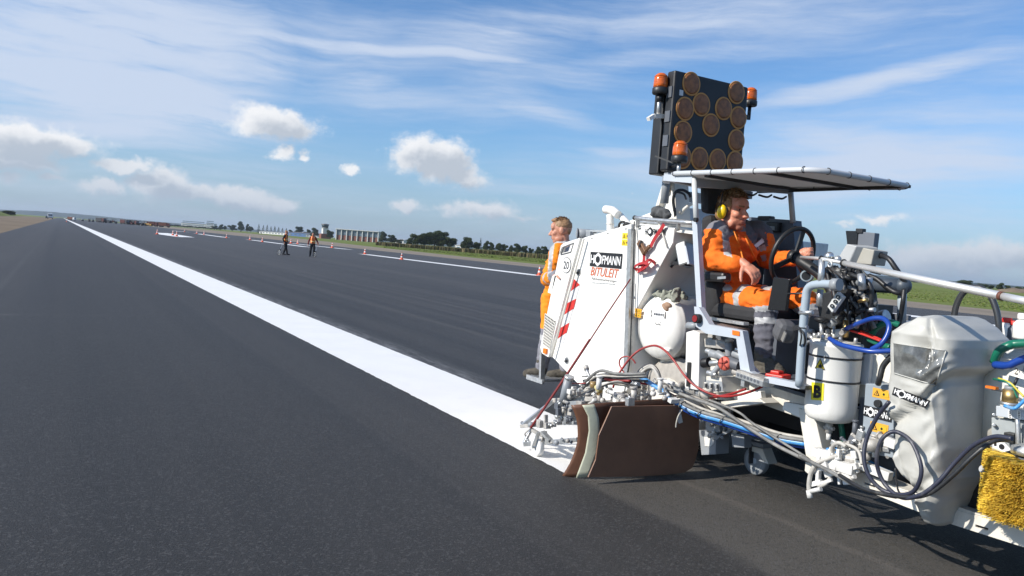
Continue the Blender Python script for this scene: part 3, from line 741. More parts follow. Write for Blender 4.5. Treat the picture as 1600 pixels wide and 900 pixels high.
facade('apartment_block', (283, 354.8), (334, 358.6), 346.2, 1500, 1500, 14, 'pale apartment block with a taller right end on the skyline', flats)
def tower():
    d = 640; base = AD(507, 372, d); base.z = 0
    e = empty('control_tower', base, 'airport control tower with dark glazed cab on a pale shaft', 'tower')
    b = MB(); b.box(base+V((0, 0, 2)), (7.5, 6, 4), BBRICK); b.build('base_block', e)
    b = MB(); b.box(base+V((0, 0, 6.2)), (4.4, 4.4, 4.6), BWH); b.build('shaft', e)
    b = MB(); b.lathe([(2.2, 8.2), (3.0, 8.6), (3.0, 9.0)], base, (0, 0, 1), BGREY, n=8); b.build('gallery', e)
    b = MB(); b.lathe([(2.5, 9.0), (3.1, 11.4)], base, (0, 0, 1), mat('cab_glass', (.03, .045, .05), .15), n=8); b.build('cab', e)
    b = MB(); b.lathe([(3.4, 11.4), (3.3, 11.9), (.4, 12.2)], base, (0, 0, 1), BROOF, n=8); b.build('roof', e)
    b = MB(); b.cyl(base+V((.5, 0, 12.2)), base+V((.5, 0, 14.4)), .07, GALV, n=6); b.build('mast', e)
tower()

# ---------------------------------------------------------------- far vehicles on the runway
VRED = mat('vehicle_red', (.075, .014, .012), .5); VDARK = mat('vehicle_dark', (.03, .03, .035), .5); VYEL = mat('vehicle_yellow', (.32, .18, .03), .5); VWHITE = mat('vehicle_white', (.7, .72, .74), .35); VORG = mat('vehicle_orange', (.15, .05, .025), .5); VBLUE = mat('vehicle_blue', (.05, .12, .3), .4)
def vehicle(name, px, ybase, h_px, depth, body, cab, label, cat, kind, group=None, yaw=0.0):
    p = AD(px, ybase, depth); p.z = .01; s = h_px/FPX*depth
    e = empty(name, p, label, cat, group); e.rotation_euler = (0, 0, yaw)
    k = s/3.2
    def L(x, y, z): return p+V((x*k, y*k, z*k))
    ax = []
    if kind == 'truck':
        b = MB(); b.box(L(0, -2.6, 1.75), (2.4*k, 2.0*k, 2.2*k), cab, bevel=.12*k); b.build('cab', e)
        b = MB(); b.box(L(0, -3.63, 2.2), (2.0*k, .06*k, .8*k), BGLASS); b.build('windscreen', e)
        b = MB(); b.box(L(0, 1.2, 2.0), (2.5*k, 5.2*k, 2.2*k), body, bevel=.05*k); b.build('body', e)
        b = MB(); b.box(L(0, 0, .75), (2.0*k, 7.4*k, .25*k), VDARK); b.build('chassis', e); ax = (-2.5, 1.4, 2.8)
    elif kind == 'paver':
        b = MB(); b.box(L(0, 0, 1.3), (2.6*k, 4.4*k, 1.3*k), body, bevel=.08*k); b.build('body', e)
        b = MB(); b.box(L(0, 1.0, 3.1), (2.8*k, 2.6*k, .18*k), cab); 
        for x in (-1.2, 1.2):
            for y in (0, 2.0): b.beam(L(x, y, 1.9), L(x, y, 3.05), .1*k, .1*k, VDARK)
        b.build('canopy', e)
        b = MB(); b.prism([L(-1.4, -2.2, 1.0), L(-1.6, -3.8, 1.9), L(-1.6, -3.8, .5), L(-1.4, -2.2, .5)], (3.0*k, 0, 0), body); b.build('hopper', e); ax = (-1.2, 1.3)
    else:
        b = MB(); b.box(L(0, 0, 1.5), (1.8*k, 1.8*k, 1.2*k), body, bevel=.08*k); b.build('body', e)
        b = MB(); b.box(L(0, 0, 3.1), (2*k, 2*k, .15*k), cab)
        for x in (-.85, .85):
            for y in (-.8, .8): b.beam(L(x, y, 2.1), L(x, y, 3.05), .09*k, .09*k, VDARK)
        b.build('canopy', e)
        for y in (-1.7, 1.7):
            b = MB(); b.cyl(L(-1.0, y, .8), L(1.0, y, .8), .8*k, VDARK, n=14); b.build('drum', e)
    for y in ax:
        for x in (-1.15, 1.15):
            b = MB(); b.cyl(L(x-.16, y, .5), L(x+.16, y, .5), .5*k, TYREK, n=12); b.build('wheel', e)
    return e
vehicle('tall_truck', 78.5, 342.2, 8.8, 454, VWHITE, VWHITE, 'tall white and blue truck far away beside the line end', 'truck', 'truck')
vehicle('dark_truck', 73, 341.6, 4.0, 470, VDARK, VDARK, 'small dark truck just left of the tall white truck', 'truck', 'truck')
vehicle('orange_truck', 112, 344.2, 5.2, 500, VORG, VWHITE, 'orange and white truck nearest the line end', 'truck', 'truck', yaw=.9)
vehicle('road_roller', 129, 345, 5, 500, VWHITE, VWHITE, 'small pale roller right of the orange and white truck', 'roller', 'roller')
vehicle('road_roller', 139.5, 345.8, 5.2, 500, VRED, VDARK, 'dark red roller, left of a close pair', 'roller', 'roller')
vehicle('road_roller', 145, 346.2, 5, 500, VDARK, VDARK, 'blackish roller, right of a close pair', 'roller', 'roller')
G = 'paving machines lined up across the far runway'
for px, kd, bd, cb, nm, lb in ((158, 'truck', VDARK, VRED, 'tipper_truck', 'dark tipper truck at the left end of the short row'), (166, 'paver', VDARK, VRED, 'asphalt_paver', 'dark paver in the middle of the short row'), (177, 'roller', VRED, VDARK, 'road_roller', 'red roller at the right end of the short row'),
                               (195, 'truck', VRED, VDARK, 'tipper_truck', 'red tipper truck at the left end of the long row'), (203, 'paver', VRED, VDARK, 'asphalt_paver', 'red paver second in the long row'), (210, 'truck', VDARK, VRED, 'tipper_truck', 'dark tipper truck third in the long row'), (218, 'paver', VDARK, VRED, 'asphalt_paver', 'dark paver fourth in the long row'),
                               (225, 'roller', VRED, VRED, 'road_roller', 'all red roller in the middle of the long row'), (231, 'paver', VYEL, VRED, 'asphalt_paver', 'yellow paver under a red canopy in the long row'), (239, 'truck', VRED, VRED, 'tipper_truck', 'red truck right of the yellow paver'), (247, 'roller', VDARK, VRED, 'road_roller', 'dark roller second from the right end'), (257, 'truck', VORG, VRED, 'tipper_truck', 'orange tipper truck at the right end of the long row')):
    hor = 339+.0748*(px-95)
    vehicle(nm, px, hor+4, 7 if kd != 'truck' else 7.4, 490, bd, cb, lb, {'truck': 'truck', 'paver': 'paver', 'roller': 'roller'}[kd], kd, G, yaw=.5+.8*((px*7) % 5)/5)

# ---------------------------------------------------------------- traffic cones
CONEO = mat('cone_orange', (.70, .095, .03), .5, var=.08); CONEW = mat('cone_white', (.72, .70, .68), .5)
def cone_proto():
    e = empty('traffic_cone', (0, 0, 0))
    b = MB(); b.box((0, 0, .02), (.40, .40, .04), CONEO, bevel=.012)
    b.lathe([(.155, .04), (.145, .06), (.118, .22)], (0, 0, 0), (0, 0, 1), CONEO, n=20)
    b.lathe([(.091, .36), (.066, .50)], (0, 0, 0), (0, 0, 1), CONEO, n=20); b.lathe([(.040, .64), (.028, .70), (.02, .71)], (0, 0, 0), (0, 0, 1), CONEO, n=20)
    b.build('cone_body', e, loc=(0, 0, 0))
    for z0, z1, r0, r1 in ((.22, .36, .118, .091), (.50, .64, .066, .040)):
        b = MB(); b.lathe([(r0+.001, z0), (r0+.003, z0+.01), (r1+.003, z1-.01), (r1+.001, z1)], (0, 0, 0), (0, 0, 1), CONEW, n=20); b.build('reflective_band', e, loc=(0, 0, 0))
    return e
cone0 = cone_proto(); cone0['category'] = 'traffic cone'; cone0['group'] = 'traffic cones along the far white markings'
CN = [(842.5, 430.3, 'traffic cone at the line end beside the standing worker'), (627.5, 405.6, 'traffic cone standing alone midway along the nearer far line'), (570, 397.2, 'traffic cone at the start of the nearer far line, right of the two workers'),
      (519, 387.2, 'small cone on the far dash right of the right hand worker'), (465, 381.2, 'traffic cone on the far dash between the workers, right of a near twin'), (454.5, 380.3, 'traffic cone on the far dash closest to the left hand worker'),
      (410, 378.2, 'cone on the white dash just left of the two workers'), (390.5, 374.9, 'cone at the left tip of the dash left of the workers'), (354, 371.9, 'cone at the right tip of the second white dash'), (318.7, 366.6, 'cone in the middle of the second white dash'),
      (307.5, 365.3, 'cone at the left tip of the second white dash'), (288.5, 362.4, 'cone beside the farthest short white dash'), (276, 369.3, 'nearest cone on the white wedge marking'), (270, 367.6, 'middle cone on the white wedge marking, tall and bright'), (245.5, 366, 'cone at the left end of the white wedge marking'), (104, 346.8, 'lone distant cone beside the long white line')]
for i, (px, py, lb) in enumerate(CN):
    p = A(px, py, Z=.013); 
    if i == 0: cone0.location = p; cone0['label'] = lb; c = cone0
    else: c = copy_tree(cone0, p, i*.7, lb)
    c.scale = (.92,)*3 if i < 3 else (1.15,)*3 if p.y > 100 else (1.0,)*3

# ---------------------------------------------------------------- haze
def haze():
    b = MB(); b.box((0, 0, 30), (16000, 16000, 62), WHITE)
    m = bpy.data.materials.new('air'); m.use_nodes = True; t = m.node_tree; t.nodes.clear()
    o_ = t.nodes.new('ShaderNodeOutputMaterial'); v = t.nodes.new('ShaderNodeVolumePrincipled')
    v.inputs['Color'].default_value = (.72, .82, .95, 1); v.inputs['Density'].default_value = HAZE_DENSITY; v.inputs['Anisotropy'].default_value = 0.2
    t.links.new(v.outputs[0], o_.inputs['Volume'])
    b.mats = [m]
    o = b.build('haze', loc=(0, 0, 0)); o['kind'] = 'stuff'; o['label'] = 'thin blue air over the far fields'
HAZE_DENSITY = 0.00012

if HAZE_DENSITY > 0: haze()

# ================================================================ ROAD MARKING MACHINE
from mathutils.bvhtree import BVHTree
MACH = empty('road_marking_machine', (4.9, 4.5, 0), 'large white road marking machine with arrow board, sun roof and spray carriage on the line', 'marking machine')
SX = 4.30      # side of the tall white box
FX = 3.95      # near side of the driver's stand
def PX(L, X): return [A(x, y, X=X) for x, y in L]
UD, VD = V((0, -1, 0)), V((0, 0, 1))
def hose(mb, L, r, m, n=8, sp=6): mb.tube([A(x, y, X=X) for x, y, X in L], r, m, n=n, sp=sp)
def part(mb, name, parent=None, bevel=0.0, **k): return mb.build(name, parent or MACH, bevel=bevel, **k)
def plate(mb, outer, holes, X, thick, m):
    """flat plate on the plane X with cut-outs, outline given by where the photo shows it"""
    cu = bpy.data.curves.new('plate', 'CURVE'); cu.dimensions = '2D'; cu.fill_mode = 'BOTH'; cu.extrude = thick/2
    for loop in [outer]+holes:
        s = cu.splines.new('POLY'); s.points.add(len(loop)-1); s.use_cyclic_u = True
        for i, (x, y) in enumerate(loop):
            p = A(x, y, X=X); s.points[i].co = (-p.y, p.z, 0, 1)
    ob = bpy.data.objects.new('plate', cu); col.objects.link(ob)
    me = bpy.data.meshes.new_from_object(ob.evaluated_get(bpy.context.evaluated_depsgraph_get()))
    bpy.data.objects.remove(ob); bpy.data.curves.remove(cu)
    vv = [mb.bm.verts.new((X-v.co.z, -v.co.x, v.co.y)) for v in me.vertices]
    for p in me.polygons:
        try: f = mb.bm.faces.new([vv[i] for i in p.vertices]); f.material_index = mb.mi(m)
        except ValueError: pass
    bpy.data.meshes.remove(me)
def logo(mb, o, ud, vd, w, h, fg, bg, plate_m=None, lift=.003):
    """maker's lettering: H, a nut shaped O, F M A N N; o is the lower left corner"""
    ud, vd = V(ud).normalized(), V(vd).normalized(); n = ud.cross(vd)
    def P(a, b_, k=1): return o+ud*(a*w)+vd*(b_*h)+n*(lift*k)
    if plate_m: mb.face([P(0, 0), P(1, 0), P(1, 1), P(0, 1)], plate_m)
    mb.text('H', P(.03, .20, 2), ud, vd, h*.60, fg, bold=.02, width=w*.115, thick=0)
    mb.text('FMANN', P(.40, .20, 2), ud, vd, h*.60, fg, bold=.02, width=w*.575, thick=0, shear=.08)
    c = (.268, .5); a = .112; q = h/w
    mb.face([P(c[0]-a, .28, 2), P(c[0], .02, 2), P(c[0]+a, .28, 2), P(c[0]+a, .72, 2), P(c[0], .98, 2), P(c[0]-a, .72, 2)], fg)
    mb.face([P(c[0]+0.066*math.cos(t*.2618), .5+.066/q*math.sin(t*.2618), 3) for t in range(24)], bg)

# ---------------------------------------------------------------- rear box
b = MB(); b.prism(PX([(911, 371.5), (986, 349.5), (985, 600), (958, 644), (905, 602), (861, 556)], SX), (2.0, 0, 0), WHITE)
box = part(b, 'engine_box', bevel=.008)
b = MB(); plate(b, [(909.5, 372), (884, 380), (879.5, 384), (847.5, 543), (850, 552), (860, 558)], [[(877, 397), (881, 386.5), (896, 380.5), (891.5, 393)], [(859, 457), (866, 432), (869.5, 429), (872, 432), (868, 447), (864, 459)]], SX-.01, .05, WHITE)
rp = part(b, 'rear_side_panel')
b = MB(); b.tube([A(x, y, X=SX-.037) for x, y in ((876.5, 398), (881, 386), (896.5, 379.8), (892, 393.8), (876.5, 398))], .006, GREYD, sp=0); part(b, 'window_seal', rp)
b = MB(); b.face(PX([(852, 490), (868, 501.5), (858.5, 545.5), (848.6, 538)], SX-.039), GREYD)
ga, gb_, gc, gd = PX([(852, 490), (868, 501.5), (858.5, 545.5), (848.6, 538)], SX-.043)
for i in range(12): b.beam(ga.lerp(gd, i/11), gb_.lerp(gc, i/11), .006, .007, CREAM)
for i in range(8): b.beam(ga.lerp(gb_, i/7), gd.lerp(gc, i/7), .006, .007, CREAM)
part(b, 'grille', rp)
b = MB(); b.box(A(852, 548.5, X=SX-.045), (.02, .06, .05), ORPL); part(b, 'side_reflector', rp)
b = MB(); c = A(885, 414.3, X=SX-.040)
b.disc(c, (-1, 0, 0), .078, SIGNK, 40); b.disc(c+V((-.0015, 0, 0)), (-1, 0, 0), .072, SIGNW, 40)
b.text('20', c+V((-.003, .047, -.038)), UD, VD, .076, SIGNK, bold=.015, width=.094, thick=0); part(b, 'speed_sign', rp)
b = MB(); b.tube(PX([(912, 373), (862, 557)], SX-.045), .012, CREAM, sp=0); part(b, 'seam_rail')
def latch(px, py):
    b = MB(); c = A(px, py, X=SX); b.cyl(c+V((-.006, 0, 0)), c+V((.0, 0, 0)), .035, GALV, n=20); b.cyl(c+V((-.009, 0, 0)), c+V((-.006, 0, 0)), .026, GREYD, n=20)
    b.beam(c+V((-.016, .015, -.01)), c+V((-.016, -.022, .006)), .012, .014, BLACK); part(b, 'latch', box)
latch(904.5, 425.5); latch(886, 563.5)
for (x, y) in ((925, 372), (950, 364), (978, 357), (980, 420), (979, 500), (977, 560), (920, 606), (945, 628), (896, 588), (1000, 356), (1030, 358), (995, 420), (992, 465)):
    b = MB(); c = A(x, y, X=SX); b.lathe([(.011, -.002), (.011, .003), (.006, .006), (.001, .0065)], c, (-1, 0, 0), GALV, n=10); part(b, 'bolt', box)
# warning stripes
b = MB(); b.face(PX([(897, 436), (906, 445), (879, 541), (870, 529.5)], SX-.0035), SIGNLG)
for q in ([(897, 436), (906, 445), (890.5, 455.5)], [(885.5, 474), (900.3, 466.5), (896.2, 482), (881, 492)], [(874.6, 513), (889.5, 504), (885.2, 519.5), (870, 530)]): b.face(PX(q, SX-.006), SIGNR)
part(b, 'warning_stripes', box)
b = MB(); o = A(921.5, 415.5, X=SX-.003); e_ = A(971, 418.8, X=SX-.003); t = A(921.7, 393.2, X=SX-.003)
ud = (e_-o).normalized(); vd = (t-o).normalized(); n0 = ud.cross(vd)
logo(b, o, UD, VD, abs(e_.y-o.y), t.z-o.z, SIGNW, SIGNK, SIGNK); part(b, 'maker_sign', box)
b = MB(); o = A(922.5, 430.2, X=SX-.003); w = abs(A(967, 432, X=SX).y-o.y)
b.text('BITULEIT', o, UD, VD, .080, SIGNO, bold=.004, shear=.25, width=w); part(b, 'company_lettering', box)
b = MB(); o = A(924.5, 437.8, X=SX-.003); w = abs(A(963.5, 441, X=SX).y-o.y); b.text('Fahrbahnmarkierungen', o, UD, VD, .028, SIGNK, width=w)
for i in range(22):
    q = A(925+i*1.7, 441.6+i*.12, X=SX-.004); b.box(q, (.002, .006+.004*(i % 3), .007), GREYM)
part(b, 'small_lettering', box)
def warnplate(px0, py0, px1, py1, X, parent, m=SIGNY, rows=2):
    b = MB(); a, c = A(px0, py1, X=X), A(px1, py1, X=X); d = A(px0, py0, X=X); W = a.y-c.y; H = d.z-a.z; o = V((X, a.y, a.z))
    def P(u, v, k=1): return o+UD*(u*W)+VD*(v*H)+V((-.002*k, 0, 0))
    for r_ in range(rows):
        v0 = r_/rows+.02; v1 = (r_+1)/rows-.02
        b.face([P(0, v0), P(1, v0), P(1, v1), P(0, v1)], m)
        vm = (v1-v0)
        b.face([P(.08, v0+vm*.22, 2), P(.42, v0+vm*.22, 2), P(.25, v0+vm*.82, 2)], SIGNK); b.face([P(.14, v0+vm*.29, 3), P(.36, v0+vm*.29, 3), P(.25, v0+vm*.68, 3)], m)
        b.face([P(.235, v0+vm*.34, 4), P(.265, v0+vm*.34, 4), P(.265, v0+vm*.56, 4), P(.235, v0+vm*.56, 4)], SIGNK)
        b.face([P(.52, v0+vm*.25, 2), P(.92, v0+vm*.25, 2), P(.92, v0+vm*.75, 2), P(.52, v0+vm*.75, 2)], mat('sticker_shade', (.62, .40, .02), .5)); b.face([P(.66+.06*math.cos(t), v0+vm*(.5+.14*math.sin(t)), 3) for t in (0, 1, 2, 3, 4, 5)], SIGNK)
    return part(b, 'warning_sticker', parent)
warnplate(971.3, 363.5, 984, 384, SX, box)
# seam profile between the two boxes
b = MB(); b.beam(A(987.3, 358, X=SX-.02), A(979.5, 604, X=SX-.02), .05, .05, GALV, up=(1, 0, 0)); b.beam(A(984, 360, X=SX-.035), A(976, 600, X=SX-.035), .012, .012, CREAM, up=(1, 0, 0))
part(b, 'corner_profile')
b = MB(); hose(b, [(991, 346, SX-.02), (990, 400, SX-.05), (987.5, 470, SX-.05), (984, 560, SX-.05), (979, 590, SX-.06), (976, 612, SX-.1)], .006, BLACK); part(b, 'cable')

# ---------------------------------------------------------------- front box with its undercut
b = MB(); b.prism(PX([(990.5, 352), (1054, 356), (1051, 380), (989, 494), (985.5, 497), (986, 420)], SX+.004), (1.9, 0, 0), WHITE)
fb = part(b, 'hopper_box', bevel=.008)
b = MB(); b.prism([V((5.0, 5.9, .5)), V((5.0, 4.95, .5)), V((5.0, 4.75, 1.05)), V((5.0, 5.25, 1.55)), V((5.0, 5.9, 1.6))], (1.1, 0, 0), GREYM); part(b, 'hopper_floor')
b = MB(); o = A(1007, 369.5, X=SX); w = abs(A(1040.5, 372, X=SX).y-o.y); logo(b, o+V((0, 0, 0)), UD, VD, w, .085, SIGNK, SIGNW); part(b, 'maker_lettering', fb)
warnplate(991.8, 481, 1002, 495.5, SX, fb, SIGNAM, 2)
b = MB(); b.prism(PX([(1053.5, 356.5), (1084, 360), (1084, 366), (1053, 362)], SX+.03), (.3, 0, 0), WHITE); b.cyl(A(1028, 345, X=SX-.02), A(1043, 388, X=SX-.012), .006, CREAM); part(b, 'side_trim', fb)
def worklight(b, cpx, cpy, X, sc=1.0):
    c = A(cpx, cpy, X=X); M = Matrix.Rotation(R(-22), 3, 'X') @ Matrix.Rotation(R(18), 3, 'Z')
    b.box(c, (.16*sc, .10*sc, .20*sc), GALV, M, .012); b.box(c+V((-.0, -.055, -.01))*sc, (.13*sc, .02*sc, .16*sc), mat('lamp_glass', (.5, .52, .55), .15, coat=.5), M)
    b.beam(c+V((0, .05, .06))*sc, c+V((.12, .18, .14))*sc, .03, .03, GREYD)
b = MB(); worklight(b, 1072, 398, SX+.12, .95); part(b, 'work_light')
b = MB(); b.box(A(1066, 412, X=SX+.10), (.08, .16, .03), BLACK); b.beam(A(1048, 418, X=SX+.1), A(1075, 385, X=SX+.2), .02, .02, BLACK); part(b, 'light_bracket')

# ---------------------------------------------------------------- top of the box
b = MB(); b.prism(PX([(918, 374), (962, 353), (1000, 338), (1018, 331), (1060, 333), (1060, 362), (930, 380)], SX+.45), (1.4, 0, 0), WHITE); part(b, 'hood', bevel=.01)
b = MB(); X = SX+.38
b.tube(PX([(953.5, 366), (953.5, 346), (953, 336)], X), .036, WHITE, n=16, sp=4); b.tube(PX([(966, 336), (957, 329), (946, 327)], X), .041, WHITE, n=16, sp=5)
b.cyl(A(946.2, 327, X=X), A(944.6, 326.8, X=X-.01), .036, BLACK, n=16); b.tube(PX([(957, 327), (968, 336), (984, 353)], X+.05), .033, WHITE, n=14, sp=4); b.torus(A(953.5, 350, X=X), (0, 0, 1), .038, .005, CREAM, 20, 6)
part(b, 'exhaust_pipe')
b = MB(); hose(b, [(967, 362, X), (968, 350, X-.02), (974, 346.5, X-.04), (981, 352, X)], .012, BLACK); hose(b, [(973, 358, X), (977, 349, X-.03), (985, 352, X)], .014, RUBBER); part(b, 'rubber_hose')
b = MB(); c = A(912, 365.5, X=SX+.16); b.cyl(c+V((-.06, .02, 0)), c+V((.12, -.02, 0)), .05, GREYM, n=18); b.cyl(c+V((-.064, .022, 0)), c+V((-.06, .02, 0)), .052, GREYD, n=18)
b.beam(A(918, 361, X=SX+.15), A(950, 361.5, X=SX+.2), .05, .02, GALV); b.beam(A(918, 367, X=SX+.15), A(948, 364.5, X=SX+.2), .02, .02, GALV); b.box(A(924, 366, X=SX+.16), (.08, .07, .05), GREYM)
part(b, 'air_intake')
b = MB(); X = SX-.03
b.tube(PX([(992.5, 340.5), (1030, 344.5), (1085, 348.5)], X), .019, GALV, n=12, sp=4); b.tube(PX([(996, 346), (1040, 350), (1086, 352.5)], X+.16), .018, GALV, n=12, sp=4)
b.cyl(A(991, 340.2, X=X), A(993.2, 340.6, X=X), .021, BLACK, n=12)
for p in ((996.5, 343), (1060, 348)): b.beam(A(p[0], p[1], X=X), A(p[0]-.4, p[1]+12, X=X+.02), .018, .03, GALV, up=(1, 0, 0))
part(b, 'pipe_rack')

# ---------------------------------------------------------------- bracket of the arrow board
b = MB(); X = SX+.30
b.prism(PX([(1040.5, 280), (1053, 282), (1056, 340), (1020, 346)], X), (.05, 0, 0), WHITE); b.prism(PX([(1037.5, 279), (1041.5, 279.5), (1022, 346), (1017, 346)], X-.06), (.18, 0, 0), CREAM)
b.prism(PX([(1050, 282), (1053.5, 282), (1057, 342), (1052, 342)], X-.05), (.16, 0, 0), CREAM)
c = A(1045.5, 297, X=X); b.cyl(c+V((-.05, 0, 0)), c, .022, BRASS, n=14)
part(b, 'bracket_leg')
b = MB(); X2 = SX+.98
b.prism(PX([(1114, 291), (1130, 293), (1128, 325), (1110, 325)], X2), (.05, 0, 0), WHITE); b.prism(PX([(1119, 291), (1131, 293), (1130, 325), (1121, 325)], X2-.06), (.04, 0, 0), CREAM); part(b, 'bracket_leg')
b = MB(); b.beam(A(1052, 305, X=X+.05), A(1122, 313.5, X=X2), .06, .09, GREYM); b.beam(A(1048, 335, X=X+.05), A(1125, 340, X=X2), .06, .13, GREYB); part(b, 'cross_bar')
b = MB(); hose(b, [(1054, 330, X-.08), (1052, 312, X-.1), (1056, 300, X-.1), (1066, 297, X-.05), (1076, 302, X), (1079, 308, X+.02)], .013, BLACK); hose(b, [(1056, 300, X-.1), (1068, 303, X-.1), (1072, 311, X-.05)], .009, BLACK); hose(b, [(1054, 325, X-.08), (1055, 336, X-.05), (1056, 345, X)], .012, BLACK)
hose(b, [(1064, 333, X), (1070, 326, X), (1078, 320, X+.03), (1083, 318, X+.05)], .014, CREAM); part(b, 'cable_loom')

# ---------------------------------------------------------------- arrow board
ABY = 5.0
xa = A(1049.5, 180, Y=ABY).x; xb = A(1165.5, 190, Y=ABY).x; zt = A(1050, 107.5, Y=ABY).z; zb = A(1043, 263, Y=ABY).z-.02
BOARD = mat('arrow_board_black', (.014, .015, .018), .5, var=.25, scale=4)
b = MB(); b.box(((xa+xb)/2, ABY+.05, (zt+zb)/2), (xb-xa, .10, zt-zb), BOARD, bevel=.018); ab = part(b, 'arrow_board')
b = MB(); b.box(((xa+xb)/2, ABY+.19, (zt+zb)/2-.03), (xb-xa-.02, .12, zt-zb-.02), BOARD, bevel=.012)
for z in (zb+.1, (zt+zb)/2, zt-.12): b.box(((xa+xb)/2, ABY+.115, z), (xb-xa-.06, .06, .06), BLACK)
for z in (zb+.25, zb+.45, zb+.65): b.box((xa-.004, ABY+.045, z), (.012, .06, .09), GREYD)
part(b, 'back_frame', ab)
LP = [(1080, 131), (1150.3, 144.7), (1070, 170), (1095.6, 163.4), (1130.3, 169.7), (1153.4, 184), (1110.6, 195.6), (1067, 206.9), (1150.3, 219.7), (1093, 248), (1121, 250.3), (1148, 253.4), (1066, 245.6)]
for (px, py) in LP:
    c = A(px, py, Y=ABY); b = MB()
    b.lathe([(.099, 0), (.099, .004), (.094, .006)], c, (0, -1, 0), LENSRIM, n=40); b.lathe([(.094, .005), (.07, .008), (.04, .010), (.001, .011)], c, (0, -1, 0), LENS, n=40)
    part(b, 'lamp', ab)
b = MB(); b.box(A(1064.5, 145, Y=ABY-.002), (.04, .004, .045), SIGNLG); part(b, 'type_plate', ab)
def beacon(c, s, nm='beacon'):
    b = MB(); b.lathe([(.060*s, 0), (.066*s, .01*s), (.066*s, .045*s), (.058*s, .055*s)], c, (0, 0, 1), BLACK, n=24)
    o = part(b, nm)
    b = MB(); b.lathe([(.058*s, .05*s), (.060*s, .08*s), (.058*s, .12*s), (.050*s, .155*s), (.03*s, .172*s), (.001, .175*s)], c, (0, 0, 1), AMBER, n=24)
    for k in range(6): b.torus(c+V((0, 0, (.065+.016*k)*s)), (0, 0, 1), .0595*s-.0008*k, .0022*s, AMBER, 24, 5)
    part(b, 'lens', o); return o
c = A(1031, 147.5, Y=ABY+.15); c.x = xa-.07; c = A(1031, 147.5, Y=ABY+.12)
beacon(c, 1.0); b = MB(); b.cyl(c, c+V((0, 0, -.20)), .016, GALV); b.beam(c+V((-.05, 0, -.19)), c+V((.14, .0, -.16)), .05, .035, CREAM); b.beam(c+V((-.10, 0, -.22)), c+V((-.04, 0, -.18)), .04, .03, WHITE); b.cyl(c+V((.0, 0, -.06)), c+V((0, 0, -.005)), .028, BLACK); part(b, 'beacon_bracket')
c = A(1171.5, 166, Y=ABY+.12); beacon(c, .95); b = MB(); b.cyl(c, c+V((0, 0, -.12)), .016, BLACK); b.beam(c+V((0, 0, -.1)), c+V((-.09, 0, -.1)), .03, .03, BLACK); part(b, 'beacon_bracket')
c = A(1061, 254, X=4.20); beacon(c, .98); b = MB(); b.cyl(c, c+V((0, 0, -.09)), .015, GALV); b.box(c+V((0, 0, -.09)), (.08, .08, .012), GALV); b.beam(c+V((-.08, .2, .055)), c+V((.0, .0, -.02)), .012, .012, BLACK); part(b, 'beacon_bracket')
b = MB(); hose(b, [(1020, 260, 4.5), (1030, 264, 4.45), (1045, 262, 4.4), (1058, 258, 4.3)], .012, BLACK); b.box(A(1024, 260, X=4.52), (.05, .08, .04), BLACK); part(b, 'cable')
for dx in (-.25, .25):
    b = MB(); b.cyl(((xa+xb)/2+dx, ABY+.2, zb+.05), ((xa+xb)/2+dx, ABY+.2, zb-.25), .035, GREYM); part(b, 'board_post', ab)

# ---------------------------------------------------------------- sun roof over the driver
CN1, CN2 = A(1040, 271.5, X=FX), A(1277, 264.5, X=FX); CX = A(1431, 287.5, Y=CN2.y).x; CZ = (CN1.z+CN2.z)/2
c1, c2, c3, c4 = V((FX, CN1.y, CN1.z)), V((FX, CN2.y, CN2.z)), V((CX, CN2.y, CN2.z-.005)), V((CX, CN1.y, CN1.z-.005))
RP = []
def arc(cnr, a, b_): 
    for t in (0, .33, .66, 1): RP.append((cnr+(a-cnr).normalized()*.12*(1-t)**1.5)+(b_-cnr).normalized()*.12*t**1.5)
arc(c1, c4, c2); arc(c2, c1, c3); arc(c3, c2, c4); arc(c4, c3, c1)
b = MB(); b.tube(RP, .0185, mat('roof_tube', (.52, .54, .56), .35), n=12, sp=0, closed=True); cn = part(b, 'sun_roof')
b = MB(); TARP = mat('roof_tarpaulin', (.30, .29, .275), .7, var=.08, scale=3, bump=.1)
_t = NT(TARP.node_tree); _p = TARP.node_tree.nodes['Principled BSDF']; _tr = _t.n('ShaderNodeBsdfTranslucent', ins={0: (.55, .53, .50, 1)}); _mx = _t.n('ShaderNodeMixShader', ins={0: .6, 1: _p.outputs[0], 2: _tr.outputs[0]}); TARP.node_tree.links.new(_mx.outputs[0], TARP.node_tree.nodes['Material Output'].inputs[0])
vu = [p+V((0, 0, .006)) for p in RP]; cc = sum(vu, V())/len(vu)+V((0, 0, .012))
vts = [b.bm.verts.new(p) for p in vu]; vc = b.bm.verts.new(cc); vt2 = [b.bm.verts.new(p+V((0, 0, .006))) for p in vu]; vc2 = b.bm.verts.new(cc+V((0, 0, .006))); k = b.mi(TARP)
for i in range(len(vts)):
    j = (i+1) % len(vts); b.bm.faces.new((vts[i], vts[j], vc)).material_index = k; b.bm.faces.new((vt2[j], vt2[i], vc2)).material_index = k; b.bm.faces.new((vts[j], vts[i], vt2[i], vt2[j])).material_index = k
part(b, 'tarpaulin', cn)
b = MB()
for y in (.30, .68): yy = c1.y+(c2.y-c1.y)*y; b.beam((FX+.02, yy, CZ-.012), (CX-.02, yy, CZ-.017), .035, .02, BLACK)
for z_, x_ in ((-.012, CX-.02),): b.beam((x_, c1.y-.03, CZ-.02), (x_, c2.y+.03, CZ-.02), .03, .02, BLACK)
part(b, 'roof_bar', cn)
def lash(p, q, n):
    for i in range(n): b = MB(); b.torus(p.lerp(q, (i+.5)/n), (q-p), .0195, .003, BLACK, 14, 5); part(b, 'lashing', cn)
